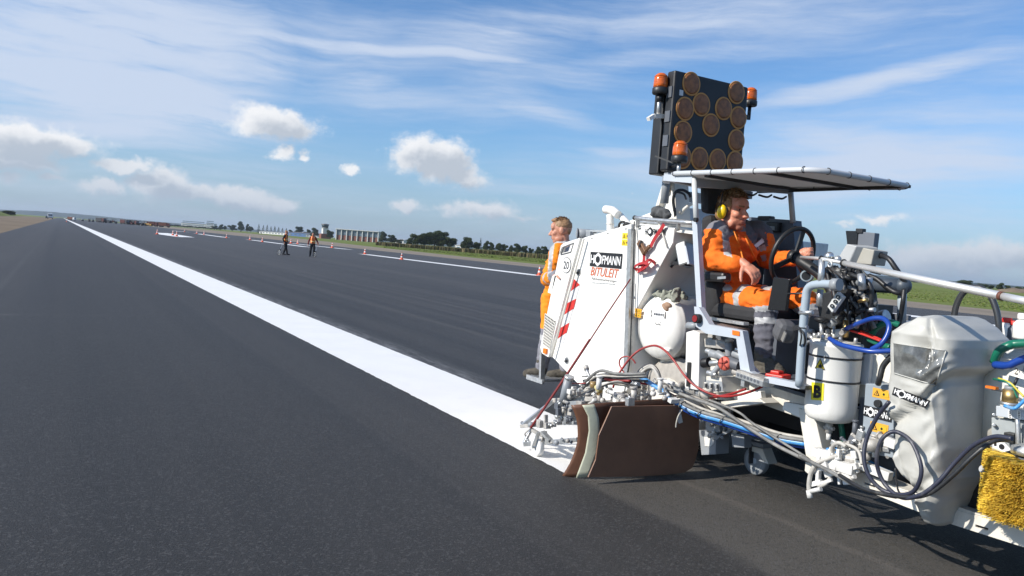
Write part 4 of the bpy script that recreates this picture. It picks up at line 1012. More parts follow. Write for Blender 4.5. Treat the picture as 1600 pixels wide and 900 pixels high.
lash(c1, c2, 7); lash(c2, c3, 5); lash(c3, c4, 6); lash(c1, c4, 4)
PT, PB = A(1084.5, 279, X=FX+.03), A(1096, 486, X=FX+.03)
b = MB(); b.tube([PT, A(1088.5, 352, X=FX+.03)], .020, mat('pole_paint', (.58, .60, .60), .4), n=12, sp=0); b.beam(A(1088.3, 345, X=FX+.03), PB, .05, .042, GREYB, up=(1, 0, 0)); c = A(1087.7, 343.5, X=FX); b.cyl(c+V((-.015, 0, 0)), c+V((.01, 0, 0)), .016, BLACK, n=12); part(b, 'roof_pole')
FPX_ = PT.x+1.02
FPt = A(1235, 297, Y=PT.y-.05); FPb = A(1239, 348, Y=PT.y-.1)
b = MB(); b.tube([FPt, FPb], .022, mat('pole_paint', (.58, .60, .60), .4), n=12, sp=0); part(b, 'roof_pole')
b = MB(); b.beam(A(1040, 277.5, X=FX+.03), PT+V((0, 0, -.01)), .04, .05, GREYB); b.beam(PT+V((0, 0, -.03)), FPt+V((0, 0, .0)), .045, .06, GREYM); b.beam(A(1040, 276, X=FX+.03), (4.9, A(1040, 276, X=FX+.03).y, CZ-.05), .045, .06, GREYM); b.beam(A(1040, 278.5, X=FX+.03), A(1043, 285, X=SX+.3), .05, .04, GREYB)
for i in range(3): q = PT.lerp(FPt, .5+i*.16)+V((0, 0, -.065)); b.tube([q, q+V((.06, -.03, -.012)), q+V((.12, -.02, .01))], .008, BLACK, sp=4)
part(b, 'roof_support')

# ---------------------------------------------------------------- driver's stand
DZ = A(1205, 589, X=FX).z      # deck height
STEEL = GREYB
b = MB(); X = FX-.01
plate(b, [(1088.5, 479), (1096, 480), (1112.5, 507), (1158, 515.5), (1164.5, 517), (1176, 580), (1184, 585), (1162, 585), (1154.5, 529), (1107, 521), (1091, 510)], [], X, .05, STEEL); sf = part(b, 'side_frame')
b = MB(); b.face(PX([(1144, 515.8), (1155.4, 517.8), (1155.4, 525), (1144, 523)], X-.03), ORPL); part(b, 'orange_reflector', sf)
b = MB(); c = A(1092, 498, X=X-.03); b.cyl(c+V((.03, 0, 0)), c+V((-.035, 0, 0)), .033, BLACK, n=20); b.cyl(c+V((-.035, 0, 0)), c+V((-.042, 0, 0)), .024, mat('red_lens', (.24, .02, .025), .2, coat=.5), n=20); part(b, 'side_lamp', sf)
b = MB(); b.cyl(A(1075, 508.5, X=X), A(1090, 509.5, X=X), .026, GREYM, n=14); b.cyl(A(1074.6, 508.5, X=X), A(1075.2, 508.5, X=X), .018, BLACK, n=14); part(b, 'stub_tube', sf)
b = MB(); plate(b, [(1167, 562), (1172, 565), (1187, 583), (1170, 583)], [], X+.06, .02, STEEL); part(b, 'gusset', sf)
b = MB(); a, e_ = A(1159, 585, X=X-.02), A(1201, 600, X=X-.02); b.beam(a, e_, .11, .035, GALV)
for i in range(11): q = a.lerp(e_, (i+.5)/11); b.box(q+V((0, 0, .024)), (.10, .022, .018), DUSTM)
for i in range(7): q = a.lerp(e_, (i+.7)/8); b.cyl(q+V((-.057, 0, .004)), q+V((-.054, 0, .004)), .011, GREYD, n=10)
b.beam(A(1165, 590, X=X-.03), A(1164, 604, X=X-.03), .03, .05, GALV, up=(1, 0, 0)); part(b, 'foot_step', bevel=.003)
b = MB(); plate(b, [(1199, 589), (1205, 588.5), (1251, 598.5), (1255, 603), (1253, 608), (1203, 598), (1201, 606), (1196, 605)], [], X, .05, STEEL); part(b, 'step_bar')
b = MB(); y0 = A(1160, 585, X=FX).y; y1 = A(1249, 600, X=FX).y
b.box((FX+.52, (y0+y1)/2, DZ-.03), (.98, y0-y1, .025), GREYD); b.box((FX+.62, y0-.02, DZ+.17), (.72, .03, .36), GREYD); b.box((FX+.98, y0-.15, DZ+.22), (.03, .7, .45), GREYD)
b.box((FX+.84, y1+.1, DZ+.25), (.25, .05, .5), BLACK); part(b, 'deck')
b = MB(); b.box((FX+.66, 4.46, 1.35), (.60, .06, .95), mat('seat_panel', (.055, .06, .07), .5)); b.prism(PX([(1170, 339), (1239, 344), (1243, 400), (1252, 520), (1170, 510)], FX+1.02), (.10, 0, 0), mat('cabinet_blue_grey', (.10, .12, .155), .5, var=.08)); part(b, 'cabinet')
b = MB(); c = A(1209, 355, X=FX+1.0); b.box(c, (.05, .13, .08), BLACK, bevel=.008); b.box(c+V((-.027, 0, -.01)), (.006, .07, .03), GREYM); part(b, 'control_unit'); b = MB(); b.box(A(1242, 357, X=FX+1.05), (.04, .05, .04), BLACK, bevel=.005); part(b, 'cabinet_latch'); b = MB(); b.box(A(1197, 342.5, X=FX+1.05), (.06, .14, .05), BLACK, bevel=.01); part(b, 'cabinet_handle')
# seat
b = MB(); SXC = 4.42
FABRIC = mat('seat_black_fabric', (.022, .022, .024), .8, var=.25, bump=.15, bscale=60)
pz = A(1150, 487, X=4.2).z; ys = A(1140, 487, X=4.2).y
b.box((SXC, ys-.02, pz), (.52, .50, .11), FABRIC, bevel=.035); b.box((SXC, ys-.02, pz-.10), (.50, .46, .06), BLACK, bevel=.01); st = part(b, 'seat_cushion')
b = MB(); b.box((SXC+.02, ys+.30, pz+.36), (.44, .12, .68), FABRIC, Matrix.Rotation(R(-9), 3, 'X'), bevel=.04); b.box((SXC+.0, ys+.47, pz+.84), (.25, .10, .25), FABRIC, Matrix.Rotation(R(-9), 3, 'X'), bevel=.04); b.ell((SXC-.22, ys+.17, pz+.12), (.06, .10, .2), FABRIC); part(b, 'backrest')
b = MB(); b.beam(A(1095, 431, X=4.10), A(1137, 434, X=4.10), .09, .07, BLACK, bevel=.02); b.beam(A(1121, 434.5, X=4.05), A(1134, 433.5, X=4.05), .004, .018, GALV); part(b, 'armrest')
b = MB(); b.beam(A(1108, 497, X=4.12), A(1166, 506, X=4.12), .05, .022, GALV); b.beam(A(1112, 503, X=4.16), A(1170, 517, X=4.16), .3, .03, mat('rust_brown', (.16, .11, .09), .6)); b.box((SXC, ys, pz-.2), (.36, .34, .18), GREYD); part(b, 'seat_rail')
# steering wheel on its column
b = MB(); c = A(1238.5, 400.5, X=4.42); ax = V((0, .97, .24)).normalized(); b.torus(c, ax, .200, .0165, BLACK, 40, 10); b.cyl(c-ax*.03, c+ax*.015, .045, BLACK, n=18)
xx, yy = frame(ax)
for t in (100, 215, 330): d = xx*math.cos(R(t))+yy*math.sin(R(t)); b.beam(c-ax*.02, c+d*.195, .035, .014, BLACK, up=ax)
sw = part(b, 'steering_wheel')
b = MB(); b.tube([c-ax*.03, c-ax*.35+V((0, 0, -.12)), c-ax*.5+V((0, 0, -.6))], .038, BLACK, n=12, sp=5); part(b, 'steering_column')
b = MB(); c = A(1260, 431, X=4.5); b.cyl(c+V((.06, .03, 0)), c+V((-.04, -.03, 0)), .04, CHROME, n=16); b.cyl(c+V((-.041, -.031, 0)), c+V((-.045, -.034, 0)), .03, BLACK, n=16); part(b, 'chrome_lamp')
b = MB(); b.prism(PX([(1208.5, 433), (1233, 436), (1226, 486), (1199, 484)], 3.98), (.02, -.012, 0), SCREEN); tb = part(b, 'display_panel', bevel=.004)
b = MB(); b.cyl(A(1226, 459, X=3.99), A(1258, 458.5, X=3.97), .006, BLACK); part(b, 'panel_arm', tb)
# big tube that carries the front instruments
b = MB(); X = FX-.03; b.tube(PX([(1249, 603), (1251.5, 560), (1256, 500), (1259, 470), (1261, 455), (1268, 446.5), (1284, 444), (1303, 444.5)], X), .0255, mat('tube_blue_grey', (.34, .40, .45), .4, dirt=(.3, .29, .28), dirt_amt=.3), n=16, sp=4)
b.cyl(A(1301, 444.5, X=X), A(1312, 444.8, X=X), .036, GREYM, n=16)
for q in ((1258, 487), (1254.5, 512)): b.torus(A(q[0], q[1], X=X), (0, 0, 1), .027, .004, BLACK, 16, 6)
b.cyl(A(1250, 489, X=X-.02), A(1270, 488, X=X-.02), .013, GALV); b.cyl(A(1244, 512, X=X), A(1262, 511.5, X=X), .012, GALV); b.cyl(A(1282, 450, X=X), A(1284.5, 405, X=X), .019, GALV, n=12); b.cyl(A(1280, 478, X=X+.05), A(1282, 452, X=X+.05), .019, GALV, n=12); part(b, 'carrier_tube')
b = MB(); c = A(1226, 517, X=FX-.03); b.box(c, (.12, .13, .13), mat('lamp_housing', (.09, .09, .095), .6, bump=.2), Matrix.Rotation(R(20), 3, 'X') @ Matrix.Rotation(R(-28), 3, 'Z'), bevel=.035)
b.box(c+V((-.052, -.035, -.024)), (.01, .085, .065), mat('lamp_lens_grey', (.21, .20, .18), .35), Matrix.Rotation(R(20), 3, 'X') @ Matrix.Rotation(R(-28), 3, 'Z'), bevel=.004); b.beam(c+V((0, -.06, .02)), A(1251, 511, X=FX-.03), .025, .03, BLACK); part(b, 'spot_lamp')
b = MB(); hose(b, [(1250, 514, FX-.06), (1256, 522, FX-.07), (1258, 534, FX-.05), (1254, 545, FX-.03)], .006, BLACK); hose(b, [(1247, 510, FX-.06), (1252, 524, FX-.08), (1250, 540, FX-.06)], .005, BLACK); part(b, 'cable')

# ---------------------------------------------------------------- front instruments
def onpole(L, X): return PX(L, X)
b = MB(); p0, p1, p2, p3, p4 = A(1252, 402, X=4.3), A(1283, 404, X=FX-.03), A(1318, 411, X=FX-.06), A(1562, 462, X=FX-.36), A(1640, 478, X=FX-.42)
b.tube([p0, p1, p2], .0105, POLE, n=12, sp=0); b.tube([p2, p3], .0165, POLE, n=16, sp=0, r2=.0195); b.cyl(p3, p3+(p4-p3)*.07, .0205, mat('rust_ring', (.14, .05, .03), .6), n=16); b.tube([p3, p4], .017, POLE, n=16, sp=0); b.torus(p2, (p3-p2), .018, .006, BLACK, 16, 6); b.torus(p1, (p2-p1), .014, .005, BLACK, 16, 6)
part(b, 'pointer_pole')
b = MB(); c = A(1296, 401, X=4.1); b.ell(c, .03, CHROME); part(b, 'ball_joint'); b = MB(); b.ell(A(1309, 405, X=4.1), .022, GALV); part(b, 'ball_joint'); b = MB(); b.torus(A(1297, 413, X=FX-.05), (-1, 0, 0), .014, .006, GALV, 16, 6); part(b, 'ring_bolt')
Mx = Matrix.Rotation(R(24), 3, 'X') @ Matrix.Rotation(R(-12), 3, 'Z')
b = MB(); X = 4.35
b.prism(PX([(1322.5, 381), (1338, 384.5), (1326, 411), (1306, 408)], X-.08), (.12, -.07, 0), mat('display_grey', (.40, .41, .41), .5, var=.06)); b.prism(PX([(1338, 384.5), (1366, 391), (1361, 414), (1329, 411)], X-.04), (.14, 0, 0), mat('display_cream', (.36, .345, .30), .55, var=.06)); part(b, 'display_box', bevel=.006)
b = MB(); b.prism(PX([(1321, 360.5), (1340, 361), (1338, 385), (1323.5, 383)], X+.05), (.03, 0, 0), SCREEN); b.prism(PX([(1340, 361.5), (1367, 364), (1361, 416), (1338, 410)], X+.06), (.05, 0, 0), mat('display_hood', (.13, .145, .17), .5)); b.box(A(1345, 361, X=X+.07), (.04, .05, .03), BLACK); part(b, 'sun_hood', bevel=.004)
b = MB(); b.box(A(1368, 399, X=X+.04), (.06, .06, .06), GREYM, bevel=.006); b.cyl(A(1371, 398, X=X+.03), A(1377, 399, X=X+.03), .02, BLACK)
hose(b, [(1375, 398.5, X+.03), (1388, 404, X), (1398, 417, X), (1408, 432, X+.02), (1416, 445, X+.05), (1414, 456, X+.04), (1400, 457, X), (1385, 448, X), (1370, 436, X), (1358, 431, X)], .016, BLACK); part(b, 'display_cable')
b = MB(); b.cyl(A(1355, 445, X=X+.02), A(1410, 447, X=X+.06), .046, mat('arm_tube', (.055, .07, .09), .45), n=16); b.ell(A(1411, 447, X=X+.06), .05, mat('arm_tube', (.055, .07, .09), .45)); part(b, 'swing_arm')
b = MB(); b.cyl(A(1410, 447, X=X+.05), A(1408.5, 503, X=X+.05), .026, mat('tube_blue_grey', (.34, .40, .45), .4), n=14); hose(b, [(1413, 452, X), (1411, 470, X-.02), (1408, 490, X), (1404, 510, X)], .014, BLACK); part(b, 'instrument_post')
# knot of hydraulic hoses behind the pole
b = MB(); rnd = random.Random(21)
for i in range(70):
    x0 = 1290+rnd.random()*55; y0 = 414+rnd.random()*20; x1 = 1300+rnd.random()*70; y1 = 470+rnd.random()*48; Xc = 4.12+rnd.random()*.35
    bx = rnd.uniform(-14, 26)
    hose(b, [(x0, y0, Xc), ((x0*2+x1)/3+bx, y0+14+rnd.random()*10, Xc-.05+rnd.random()*.1), ((x0+x1*2)/3+bx*.8, (y0+y1*2)/3, Xc), (x1, y1, Xc+.03)], rnd.choice([.010, .012, .014, .016]), rnd.choice([RUBBER, BLACK, RUBBER, RUBBER, GREYHOSE]), n=7, sp=5)
part(b, 'hydraulic_hoses')
for i in range(26):
    b = MB(); c = A(1296+rnd.random()*65, 416+rnd.random()*85, X=4.12+rnd.random()*.1); d = V((rnd.uniform(-.4, .2), rnd.uniform(-1, 1), rnd.uniform(-1, .4))).normalized(); b.cyl(c, c+d*rnd.uniform(.03, .07), rnd.choice([.011, .014, .018]), rnd.choice([BRASS, GALV, GALV, GREYM, BLACK]), n=10); part(b, 'hose_fitting')
b = MB(); b.cyl(A(1345, 428, X=4.1), A(1348, 453, X=4.1), .022, GALV, n=12); part(b, 'pressure_filter')
b = MB(); b.box(A(1318, 484, X=4.40), (.3, .16, .22), BLACK, Matrix.Rotation(R(-20), 3, 'X')); b.box(A(1330, 518, X=4.50), (.4, .45, .16), BLACK); part(b, 'hose_backing', bevel=.01)  # plain black boxes behind the hose knot
b = MB(); b.prism(PX([(1293, 479), (1308, 456), (1317, 464), (1300, 488)], 4.0), (.03, 0, 0), mat('panel_pale', (.55, .56, .56), .45)); 
for (x, y) in ((1309, 464), (1305, 471), (1300, 478)): b.cyl(A(x, y, X=3.985), A(x, y, X=4.0), .012, BLACK, n=12); b.disc(A(x, y, X=3.984), (-1, 0, 0), .005, GALV, 10)
b.prism(PX([(1308, 454), (1325, 452), (1300, 492), (1290, 490)], 4.035), (.06, 0, 0), BLACK); part(b, 'switch_panel')

# ---------------------------------------------------------------- pressure tank, tyre, chassis
TKX, TKC = 4.38, A(1046, 511, X=4.52)
b = MB(); prof = []
for i in range(9): t = i/8*math.pi/2; prof.append((.275*math.sin(t), .14-.14*math.cos(t)))
prof += [(.278, .145), (.278, .16), (.275, .165), (.275, .9)]
b.lathe([(max(r_, .001), h) for r_, h in prof], V((TKX-.08, TKC.y, TKC.z)), (1, 0, 0), WHITE, n=48); tk = part(b, 'pressure_tank')
tbv = None
def tank_pt(px, py, lift=.003):
    d = ray(px, py); o_ = CAM.copy(); t0 = 3.0
    for i in range(4000):
        p = o_+d*(t0+i*.001); h = p.x-(TKX-.08); rr = math.hypot(p.y-TKC.y, p.z-TKC.z)
        Rr = .275 if h >= .14 else (.275*math.sqrt(max(0, 1-((.14-h)/.14)**2)) if h > 0 else -1)
        if rr < Rr: return p-d.normalized()*lift
    return A(px, py, X=4.4)
b = MB(); b.face([tank_pt(x, y) for x, y in ((1017.5, 484.5), (1041, 487.5), (1040, 498), (1017, 494.5))], SIGNK)
b.face([tank_pt(x, y, .006) for x, y in ((1020, 487.3), (1037.5, 489.6), (1036.5, 495), (1019.5, 492.3))], SIGNLG)
for i in range(6): 
    x = 1022+i*2.6; b.face([tank_pt(x+dx, y+dx*.13+i*.3, .008) for dx, y in ((0, 488.8), (1.6, 488.8), (1.4, 492), (0, 492))], SIGNK)
part(b, 'type_plate', tk)
b = MB(); o_ = tank_pt(1023, 507); e_ = tank_pt(1030.5, 508); b.text('CE', o_, (e_-o_), V((.25, .1, .95)), .045, SIGNK, width=(e_-o_).length*1.2); part(b, 'approval_mark', tk)
b = MB(); b.box(tank_pt(1042, 546, .004), (.03, .09, .02), WHITE, bevel=.004); b.box((TKX+.35, TKC.y-.05, TKC.z-.36), (.5, .16, .2), CREAM); part(b, 'tank_bracket', tk)
b = MB(); hose(b, [(1030, 464, 4.5), (1031, 452, 4.5), (1032, 441, 4.5)], .013, GALV); part(b, 'tank_valve', tk)
def wheel(cx, cy, r, w, m, nm, rimm=CREAM):
    b = MB(); prof = [(r*.55, 0), (r*.80, .0), (r*.93, w*.08), (r, w*.22), (r, w*.78), (r*.93, w*.92), (r*.8, w), (r*.55, w)]
    b.lathe(prof, V((cx, cy, r+.012)), (1, 0, 0), m, n=56)
    for k in range(4): b.torus(V((cx+w*(.28+.147*k), cy, r+.012)), (1, 0, 0), r+.001, .007, TYREK, 56, 5)
    o = part(b, nm); b = MB(); b.lathe([(.02, -.005), (r*.3, .0), (r*.33, .03), (r*.54, .02), (r*.56, -.006)], V((cx-.004, cy, r+.012)), (1, 0, 0), rimm, n=32); part(b, 'rim', o); return o
b_t = A(1052, 640, X=4.42); TY = A(1030, 620, X=4.42).y-.10
wheel(4.46, A(1052, 600, X=4.5).y, .40, .30, TYRE, 'wheel')
wheel(5.95, A(1052, 600, X=4.5).y, .40, .30, TYREK, 'wheel'); wheel(5.9, 2.2, .36, .26, TYREK, 'wheel'); wheel(5.95, 6.3, .36, .26, TYREK, 'wheel')
b = MB(); DK = mat('underbody_shade', (.02, .02, .021), .7)  # near black colour stands for the deep shade under the machine
b.box((5.35, 4.4, .60), (1.3, 5.0, .30), DK); b.box((5.3, 5.0, .42), (.9, 1.6, .3), DK); b.box((5.6, 2.9, .50), (.8, 1.4, .5), DK); b.box((5.75, 4.5, .9), (.7, 1.0, .5), DK); part(b, 'underbody')
b = MB(); b.prism(PX([(1072, 519), (1083, 516), (1093, 520), (1091, 610), (1070, 606)], 4.06), (.12, 0, 0), WHITE); part(b, 'support_column', bevel=.006)
b = MB(); b.beam(A(1077.5, 566, X=4.05), A(1075.5, 604, X=4.05), .02, .028, BLACK, up=(1, 0, 0)); part(b, 'dark_slot')  # black bar standing for the darkness inside the column's slot
b = MB(); b.prism(PX([(1090, 586), (1127, 590), (1131, 612), (1096, 616), (1088, 606)], 4.13), (.25, 0, 0), CREAM); b.face(PX([(1093, 593), (1128, 596), (1130, 611), (1097, 612)], 4.126), GREYM)
for i in range(3): b.box(A(1103+i*9, 602.5+i*.8, X=4.12), (.03, .026, .05), GALV, bevel=.006); b.box(A(1103+i*9, 602.5+i*.8, X=4.10), (.006, .012, .03), BLACK)
part(b, 'socket_box')
b = MB(); X = 4.36
b.prism(PX([(1090, 545), (1160, 560), (1160, 590), (1262, 622), (1270, 668), (1255, 655), (1180, 628), (1150, 630), (1090, 618)], X+.02), (.10, 0, 0), CREAM); b.prism(PX([(1140, 608), (1188, 611), (1190, 625), (1150, 630)], X-.10), (.05, 0, 0), WHITE); b.prism(PX([(1225, 628), (1262, 634), (1262, 658), (1222, 640)], X-.12), (.04, 0, 0), WHITE)
b.prism(PX([(1100, 630), (1186, 622), (1196, 630), (1112, 641)], 4.20), (.14, 0, 0), CREAM); part(b, 'chassis_beam', bevel=.004)
b = MB(); b.prism(PX([(1247, 637), (1272, 646), (1287, 712), (1263, 741), (1257, 736), (1259, 712)], 4.22), (.11, 0, 0), CREAM); b.prism(PX([(1246, 634), (1330, 640), (1330, 656), (1250, 648)], 4.26), (.10, 0, 0), CREAM); part(b, 'front_leg', bevel=.004)
b = MB(); b.box((5.3, 2.6, .52), (1.5, 1.9, .30), DK, bevel=.03); b.box((5.35, 2.6, .70), (1.45, 1.8, .06), CREAM, bevel=.01); part(b, 'front_underbody')
# valves beneath the seat
b = MB(); X = 4.10
b.prism(PX([(1100, 529), (1134, 533), (1133, 546), (1101, 542)], X), (.07, 0, 0), DUSTM); b.box(A(1112, 527, X=X+.03), (.04, .05, .06), DUSTM, bevel=.008)
for (x0, y0, x1, y1, r_, m) in ((1128, 535, 1140, 540, .027, DUSTM), (1138, 536, 1139, 556, .026, GREYM), (1104, 548, 1119, 553, .022, GALV), (1110, 552, 1124, 556, .03, GREYM), (1110, 568, 1124, 566, .022, GALV), (1106, 582, 1120, 586, .022, GALV), (1112, 586, 1124, 572, .02, GREYM), (1140, 566, 1157, 572, .045, GREYD), (1146, 552, 1160, 558, .026, GREYM), (1120, 552, 1133, 560, .028, GREYM), (1090, 568, 1108, 566, .036, BLACK), (1146, 580, 1158, 584, .025, DUSTM), (1150, 545, 1160, 549, .018, CHROME), (1135, 534, 1146, 528, .02, DUSTM)):
    b.cyl(A(x0, y0, X=X), A(x1, y1, X=X+.01), r_, m, n=12)
part(b, 'valve_block', bevel=.002)
b = MB(); c = A(1132, 568, X=X-.04); b.lathe([(.03, -.08), (.046, -.02), (.050, 0), (.044, .012), (.02, .014)], c, V((-1, -.15, .05)), REDFADE, n=28)
for k in range(5): a_ = k*1.2566; b.beam(c+V((-.016, 0, 0)), c+V((-.016, math.cos(a_)*.042, math.sin(a_)*.042)), .010, .008, mat('faded_red_dark', (.25, .04, .03), .6), up=(1, 0, 0))
part(b, 'red_knob')

# ---------------------------------------------------------------- spray gun carriage on the line
def clutter(nm, n, box_px, Xr, seed, ms, rr=(.010, .03), ln=(.03, .12), parent=None):
    """small pipe fittings, each a piece of its own"""
    rnd = random.Random(seed)
    for i in range(n):
        b = MB(); x, y = rnd.uniform(box_px[0], box_px[2]), rnd.uniform(box_px[1], box_px[3]); c = A(x, y, X=rnd.uniform(*Xr))
        k = rnd.random(); m = rnd.choice(ms)
        if k < .62:
            d = V(rnd.choice([(1, 0, 0), (0, 1, 0), (0, 0, 1), (.2, .9, .3), (.1, .8, -.5), (.8, .3, .2)])).normalized(); r_ = rnd.uniform(*rr); L = rnd.uniform(*ln)
            b.cyl(c, c+d*L, r_, m, n=10); b.cyl(c+d*L, c+d*(L+.012), r_*1.35, m, n=6)
        elif k < .85: b.box(c, (rnd.uniform(.03, .08), rnd.uniform(.03, .08), rnd.uniform(.025, .06)), m, Matrix.Rotation(rnd.uniform(-.4, .4), 3, 'X'), bevel=.004)
        else: b.ell(c, rnd.uniform(.012, .028), m, seg=10, rings=6)
        part(b, nm, parent)
GX = 3.36
b = MB()
b.beam(A(820, 694, X=GX-.06), A(903, 687, X=GX+.02), .035, .035, GALV); b.beam(A(815, 666, X=GX), A(876, 661, X=GX+.10), .04, .028, DUSTM); b.beam(A(816, 665, X=GX), A(866, 625, X=GX+.22), .035, .03, GALV)
b.beam(A(864, 625.5, X=GX+.22), A(930, 623, X=GX+.30), .05, .035, DUSTM); b.beam(A(819, 692, X=GX-.06), A(831, 670, X=GX+.0), .018, .022, GALV); b.beam(A(830, 671, X=GX), A(856, 685, X=GX), .03, .025, DUSTM)
b.beam(A(853, 648, X=GX+.05), A(853, 668, X=GX+.05), .02, .03, DUSTM, up=(1, 0, 0)); b.beam(A(902, 688, X=GX+.02), (3.9, A(902, 688, X=GX).y-.05, .22), .035, .035, GALV)
part(b, 'carriage_frame', bevel=.003)
b = MB(); b.prism(PX([(870, 628), (905, 626), (906, 664), (874, 664)], GX+.20), (.06, 0, 0), GREYM); b.prism(PX([(873, 640), (893, 636), (892, 650), (872, 652)], GX+.14), (.05, 0, 0), DUSTM); part(b, 'carriage_bracket', bevel=.004)
b = MB(); b.cyl(A(889, 590, X=GX+.18), A(880, 628, X=GX+.18), .036, GREYM, n=18); b.cyl(A(890, 588, X=GX+.18), A(889, 592, X=GX+.18), .039, GALV, n=18); b.cyl(A(880, 628, X=GX+.18), A(877, 648, X=GX+.16), .016, CHROME, n=12); b.cyl(A(879, 627, X=GX+.18), A(878, 634, X=GX+.18), .039, BLACK, n=18); part(b, 'lift_cylinder')
clutter('carriage_clamp', 9, (820, 661, 874, 667), (GX-.01, GX+.06), 4, [DUSTM, GALV, GREYM], (.008, .014), (.02, .06)); clutter('carriage_clamp', 8, (826, 688, 896, 693), (GX-.07, GX-.02), 5, [DUSTM, GALV, GREYM], (.007, .012), (.02, .05)); clutter('carriage_clamp', 14, (868, 630, 895, 660), (GX+.08, GX+.16), 14, [DUSTM, GALV, GREYD], (.010, .018), (.02, .07))
def caster(c, r, w, m, nm='caster_wheel'):
    b = MB(); b.lathe([(r*.7, 0), (r*.95, .0), (r, w*.2), (r, w*.8), (r*.95, w), (r*.7, w)], V((c.x-w/2, c.y, c.z)), (1, 0, 0), m, n=32); o = part(b, nm)
    b = MB(); b.lathe([(.012, -.004), (r*.2, -.004), (r*.25, .012), (r*.6, .012), (r*.68, -.002), (r*.72, .004)], V((c.x-w/2, c.y, c.z)), (1, 0, 0), GREYB, n=32); part(b, 'wheel_disc', o)
    return o
c = A(839, 708, X=3.30); c.z = .085; caster(c, .073, .04, CHALK)
b = MB(); b.beam(c+V((-.035, 0, 0)), c+V((-.03, -.05, .13)), .012, .03, GALV, up=(1, 0, 0)); b.beam(c+V((.035, 0, 0)), c+V((.03, -.05, .13)), .012, .03, GALV, up=(1, 0, 0)); b.cyl(c+V((-.045, 0, 0)), c+V((.045, 0, 0)), .012, GALV); b.beam(c+V((.0, -.05, .13)), A(860, 688, X=GX-.03), .05, .02, GALV); part(b, 'caster_fork')
# guns, valves and their hoses above the rubber skirt
clutter('spray_valve', 44, (884, 606, 985, 632), (3.52, 3.95), 8, [DUSTM, CHALK, DUSTM, GALV, DUSTM, GREYD, CHALK], (.008, .022), (.03, .11)); clutter('spray_valve', 26, (985, 598, 1062, 626), (3.85, 4.15), 9, [CHALK, DUSTM, DUSTM, GALV, CHALK], (.010, .024), (.03, .10))
for (x, y) in ((918, 618), (936, 614), (966, 620), (990, 608)): b = MB(); b.cyl(A(x, y, X=3.7), A(x+1, y+18, X=3.7), .022, DUSTM, n=12); b.cyl(A(x, y-4, X=3.7), A(x, y, X=3.7), .03, DUSTM, n=6); part(b, 'spray_gun')
b = MB(); b.cyl(A(927, 596, X=3.62), A(927, 606, X=3.62), .026, mat('amber_bowl', (.30, .20, .08), .3), n=14); b.cyl(A(932, 604, X=3.6), A(938, 612, X=3.6), .022, mat('old_yellow', (.55, .47, .22), .6), n=12); b.cyl(A(938, 610, X=3.6), A(934, 616, X=3.6), .014, BRASS, n=10); part(b, 'filter_bowl')
b = MB(); b.tube(PX([(916, 573), (918, 582), (922, 590)], 3.75), .018, GALV, sp=3, r2=.012); b.tube(PX([(915, 572), (917, 578)], 3.75), .022, DUSTM, sp=0); part(b, 'air_nozzle')
b = MB(); rnd = random.Random(31)
for i in range(16):
    y = 584+rnd.random()*20; X0 = 3.72+rnd.random()*.2
    hose(b, [(905+rnd.random()*20, y+rnd.random()*20, X0), (935+rnd.random()*10, y+rnd.uniform(-6, 6), X0), (965, y+2+rnd.uniform(-4, 4), X0+.05), (990+rnd.random()*25, y+4+rnd.uniform(-6, 6), X0+.15)], rnd.choice([.006, .008, .012]), rnd.choice([GREYHOSE, GREYHOSE, PALEHOSE, RUBBER]), sp=5)
for i in range(7):
    X0 = 4.0+rnd.random()*.12; y = rnd.uniform(-6, 6)
    hose(b, [(988+rnd.random()*8, 596+y, X0), (1003, 580+y, X0), (1018, 573+y*.6, X0), (1028, 585+y, X0), (1034, 606+y, X0), (1042, 622, X0)], rnd.choice([.011, .014]), rnd.choice([GREYHOSE, RUBBER, PALEHOSE]), sp=6)
part(b, 'spray_hoses')
b = MB(); hose(b, [(958, 606, 3.86), (962, 592, 3.86), (975, 572, 3.9), (988, 556, 3.94), (1003, 545, 3.98), (1022, 540, 4.0), (1037, 546, 4.0), (1052, 562, 4.0), (1066, 582, 4.0), (1080, 598, 4.0), (1100, 611, 4.02), (1125, 619, 4.04), (1150, 618, 4.02), (1175, 611, 3.98), (1195, 602, 3.95)], .0085, REDHOSE); part(b, 'red_hose')
b = MB(); hose(b, [(976, 584, 3.9), (968, 570, 3.9), (970, 560, 3.9), (980, 557, 3.92), (989, 562, 3.94), (993, 568, 3.95)], .006, REDHOSE); part(b, 'red_air_line')
b = MB(); hose(b, [(945, 592, 3.8), (962, 594, 3.82), (985, 595, 3.86)], .010, REDHOSE); part(b, 'red_air_line')
b = MB(); hose(b, [(893, 599, 3.6), (915, 599, 3.62)], .006, REDHOSE); part(b, 'red_air_line')
b = MB(); hose(b, [(995, 598, 3.9), (1020, 602, 4.0), (1045, 614, 4.05), (1056, 620, 4.08)], .009, REDHOSE); part(b, 'red_air_line')
b = MB(); hose(b, [(1110, 622, 4.1), (1140, 616, 4.1), (1165, 608, 4.05)], .009, REDHOSE); part(b, 'red_air_line')
b = MB(); L = [(1000, 588, 3.94), (1018, 600, 3.98), (1040, 614, 4.02), (1066, 634, 4.06), (1095, 648, 4.10), (1130, 658, 4.14), (1170, 671, 4.18), (1215, 686, 4.24), (1262, 694, 4.30)]
hose(b, L, .019, SKYHOSE, n=10); hose(b, [(x+1, y+5, X+.02) for x, y, X in L[2:]], .014, BLUEHOSE, n=8); part(b, 'blue_hose')
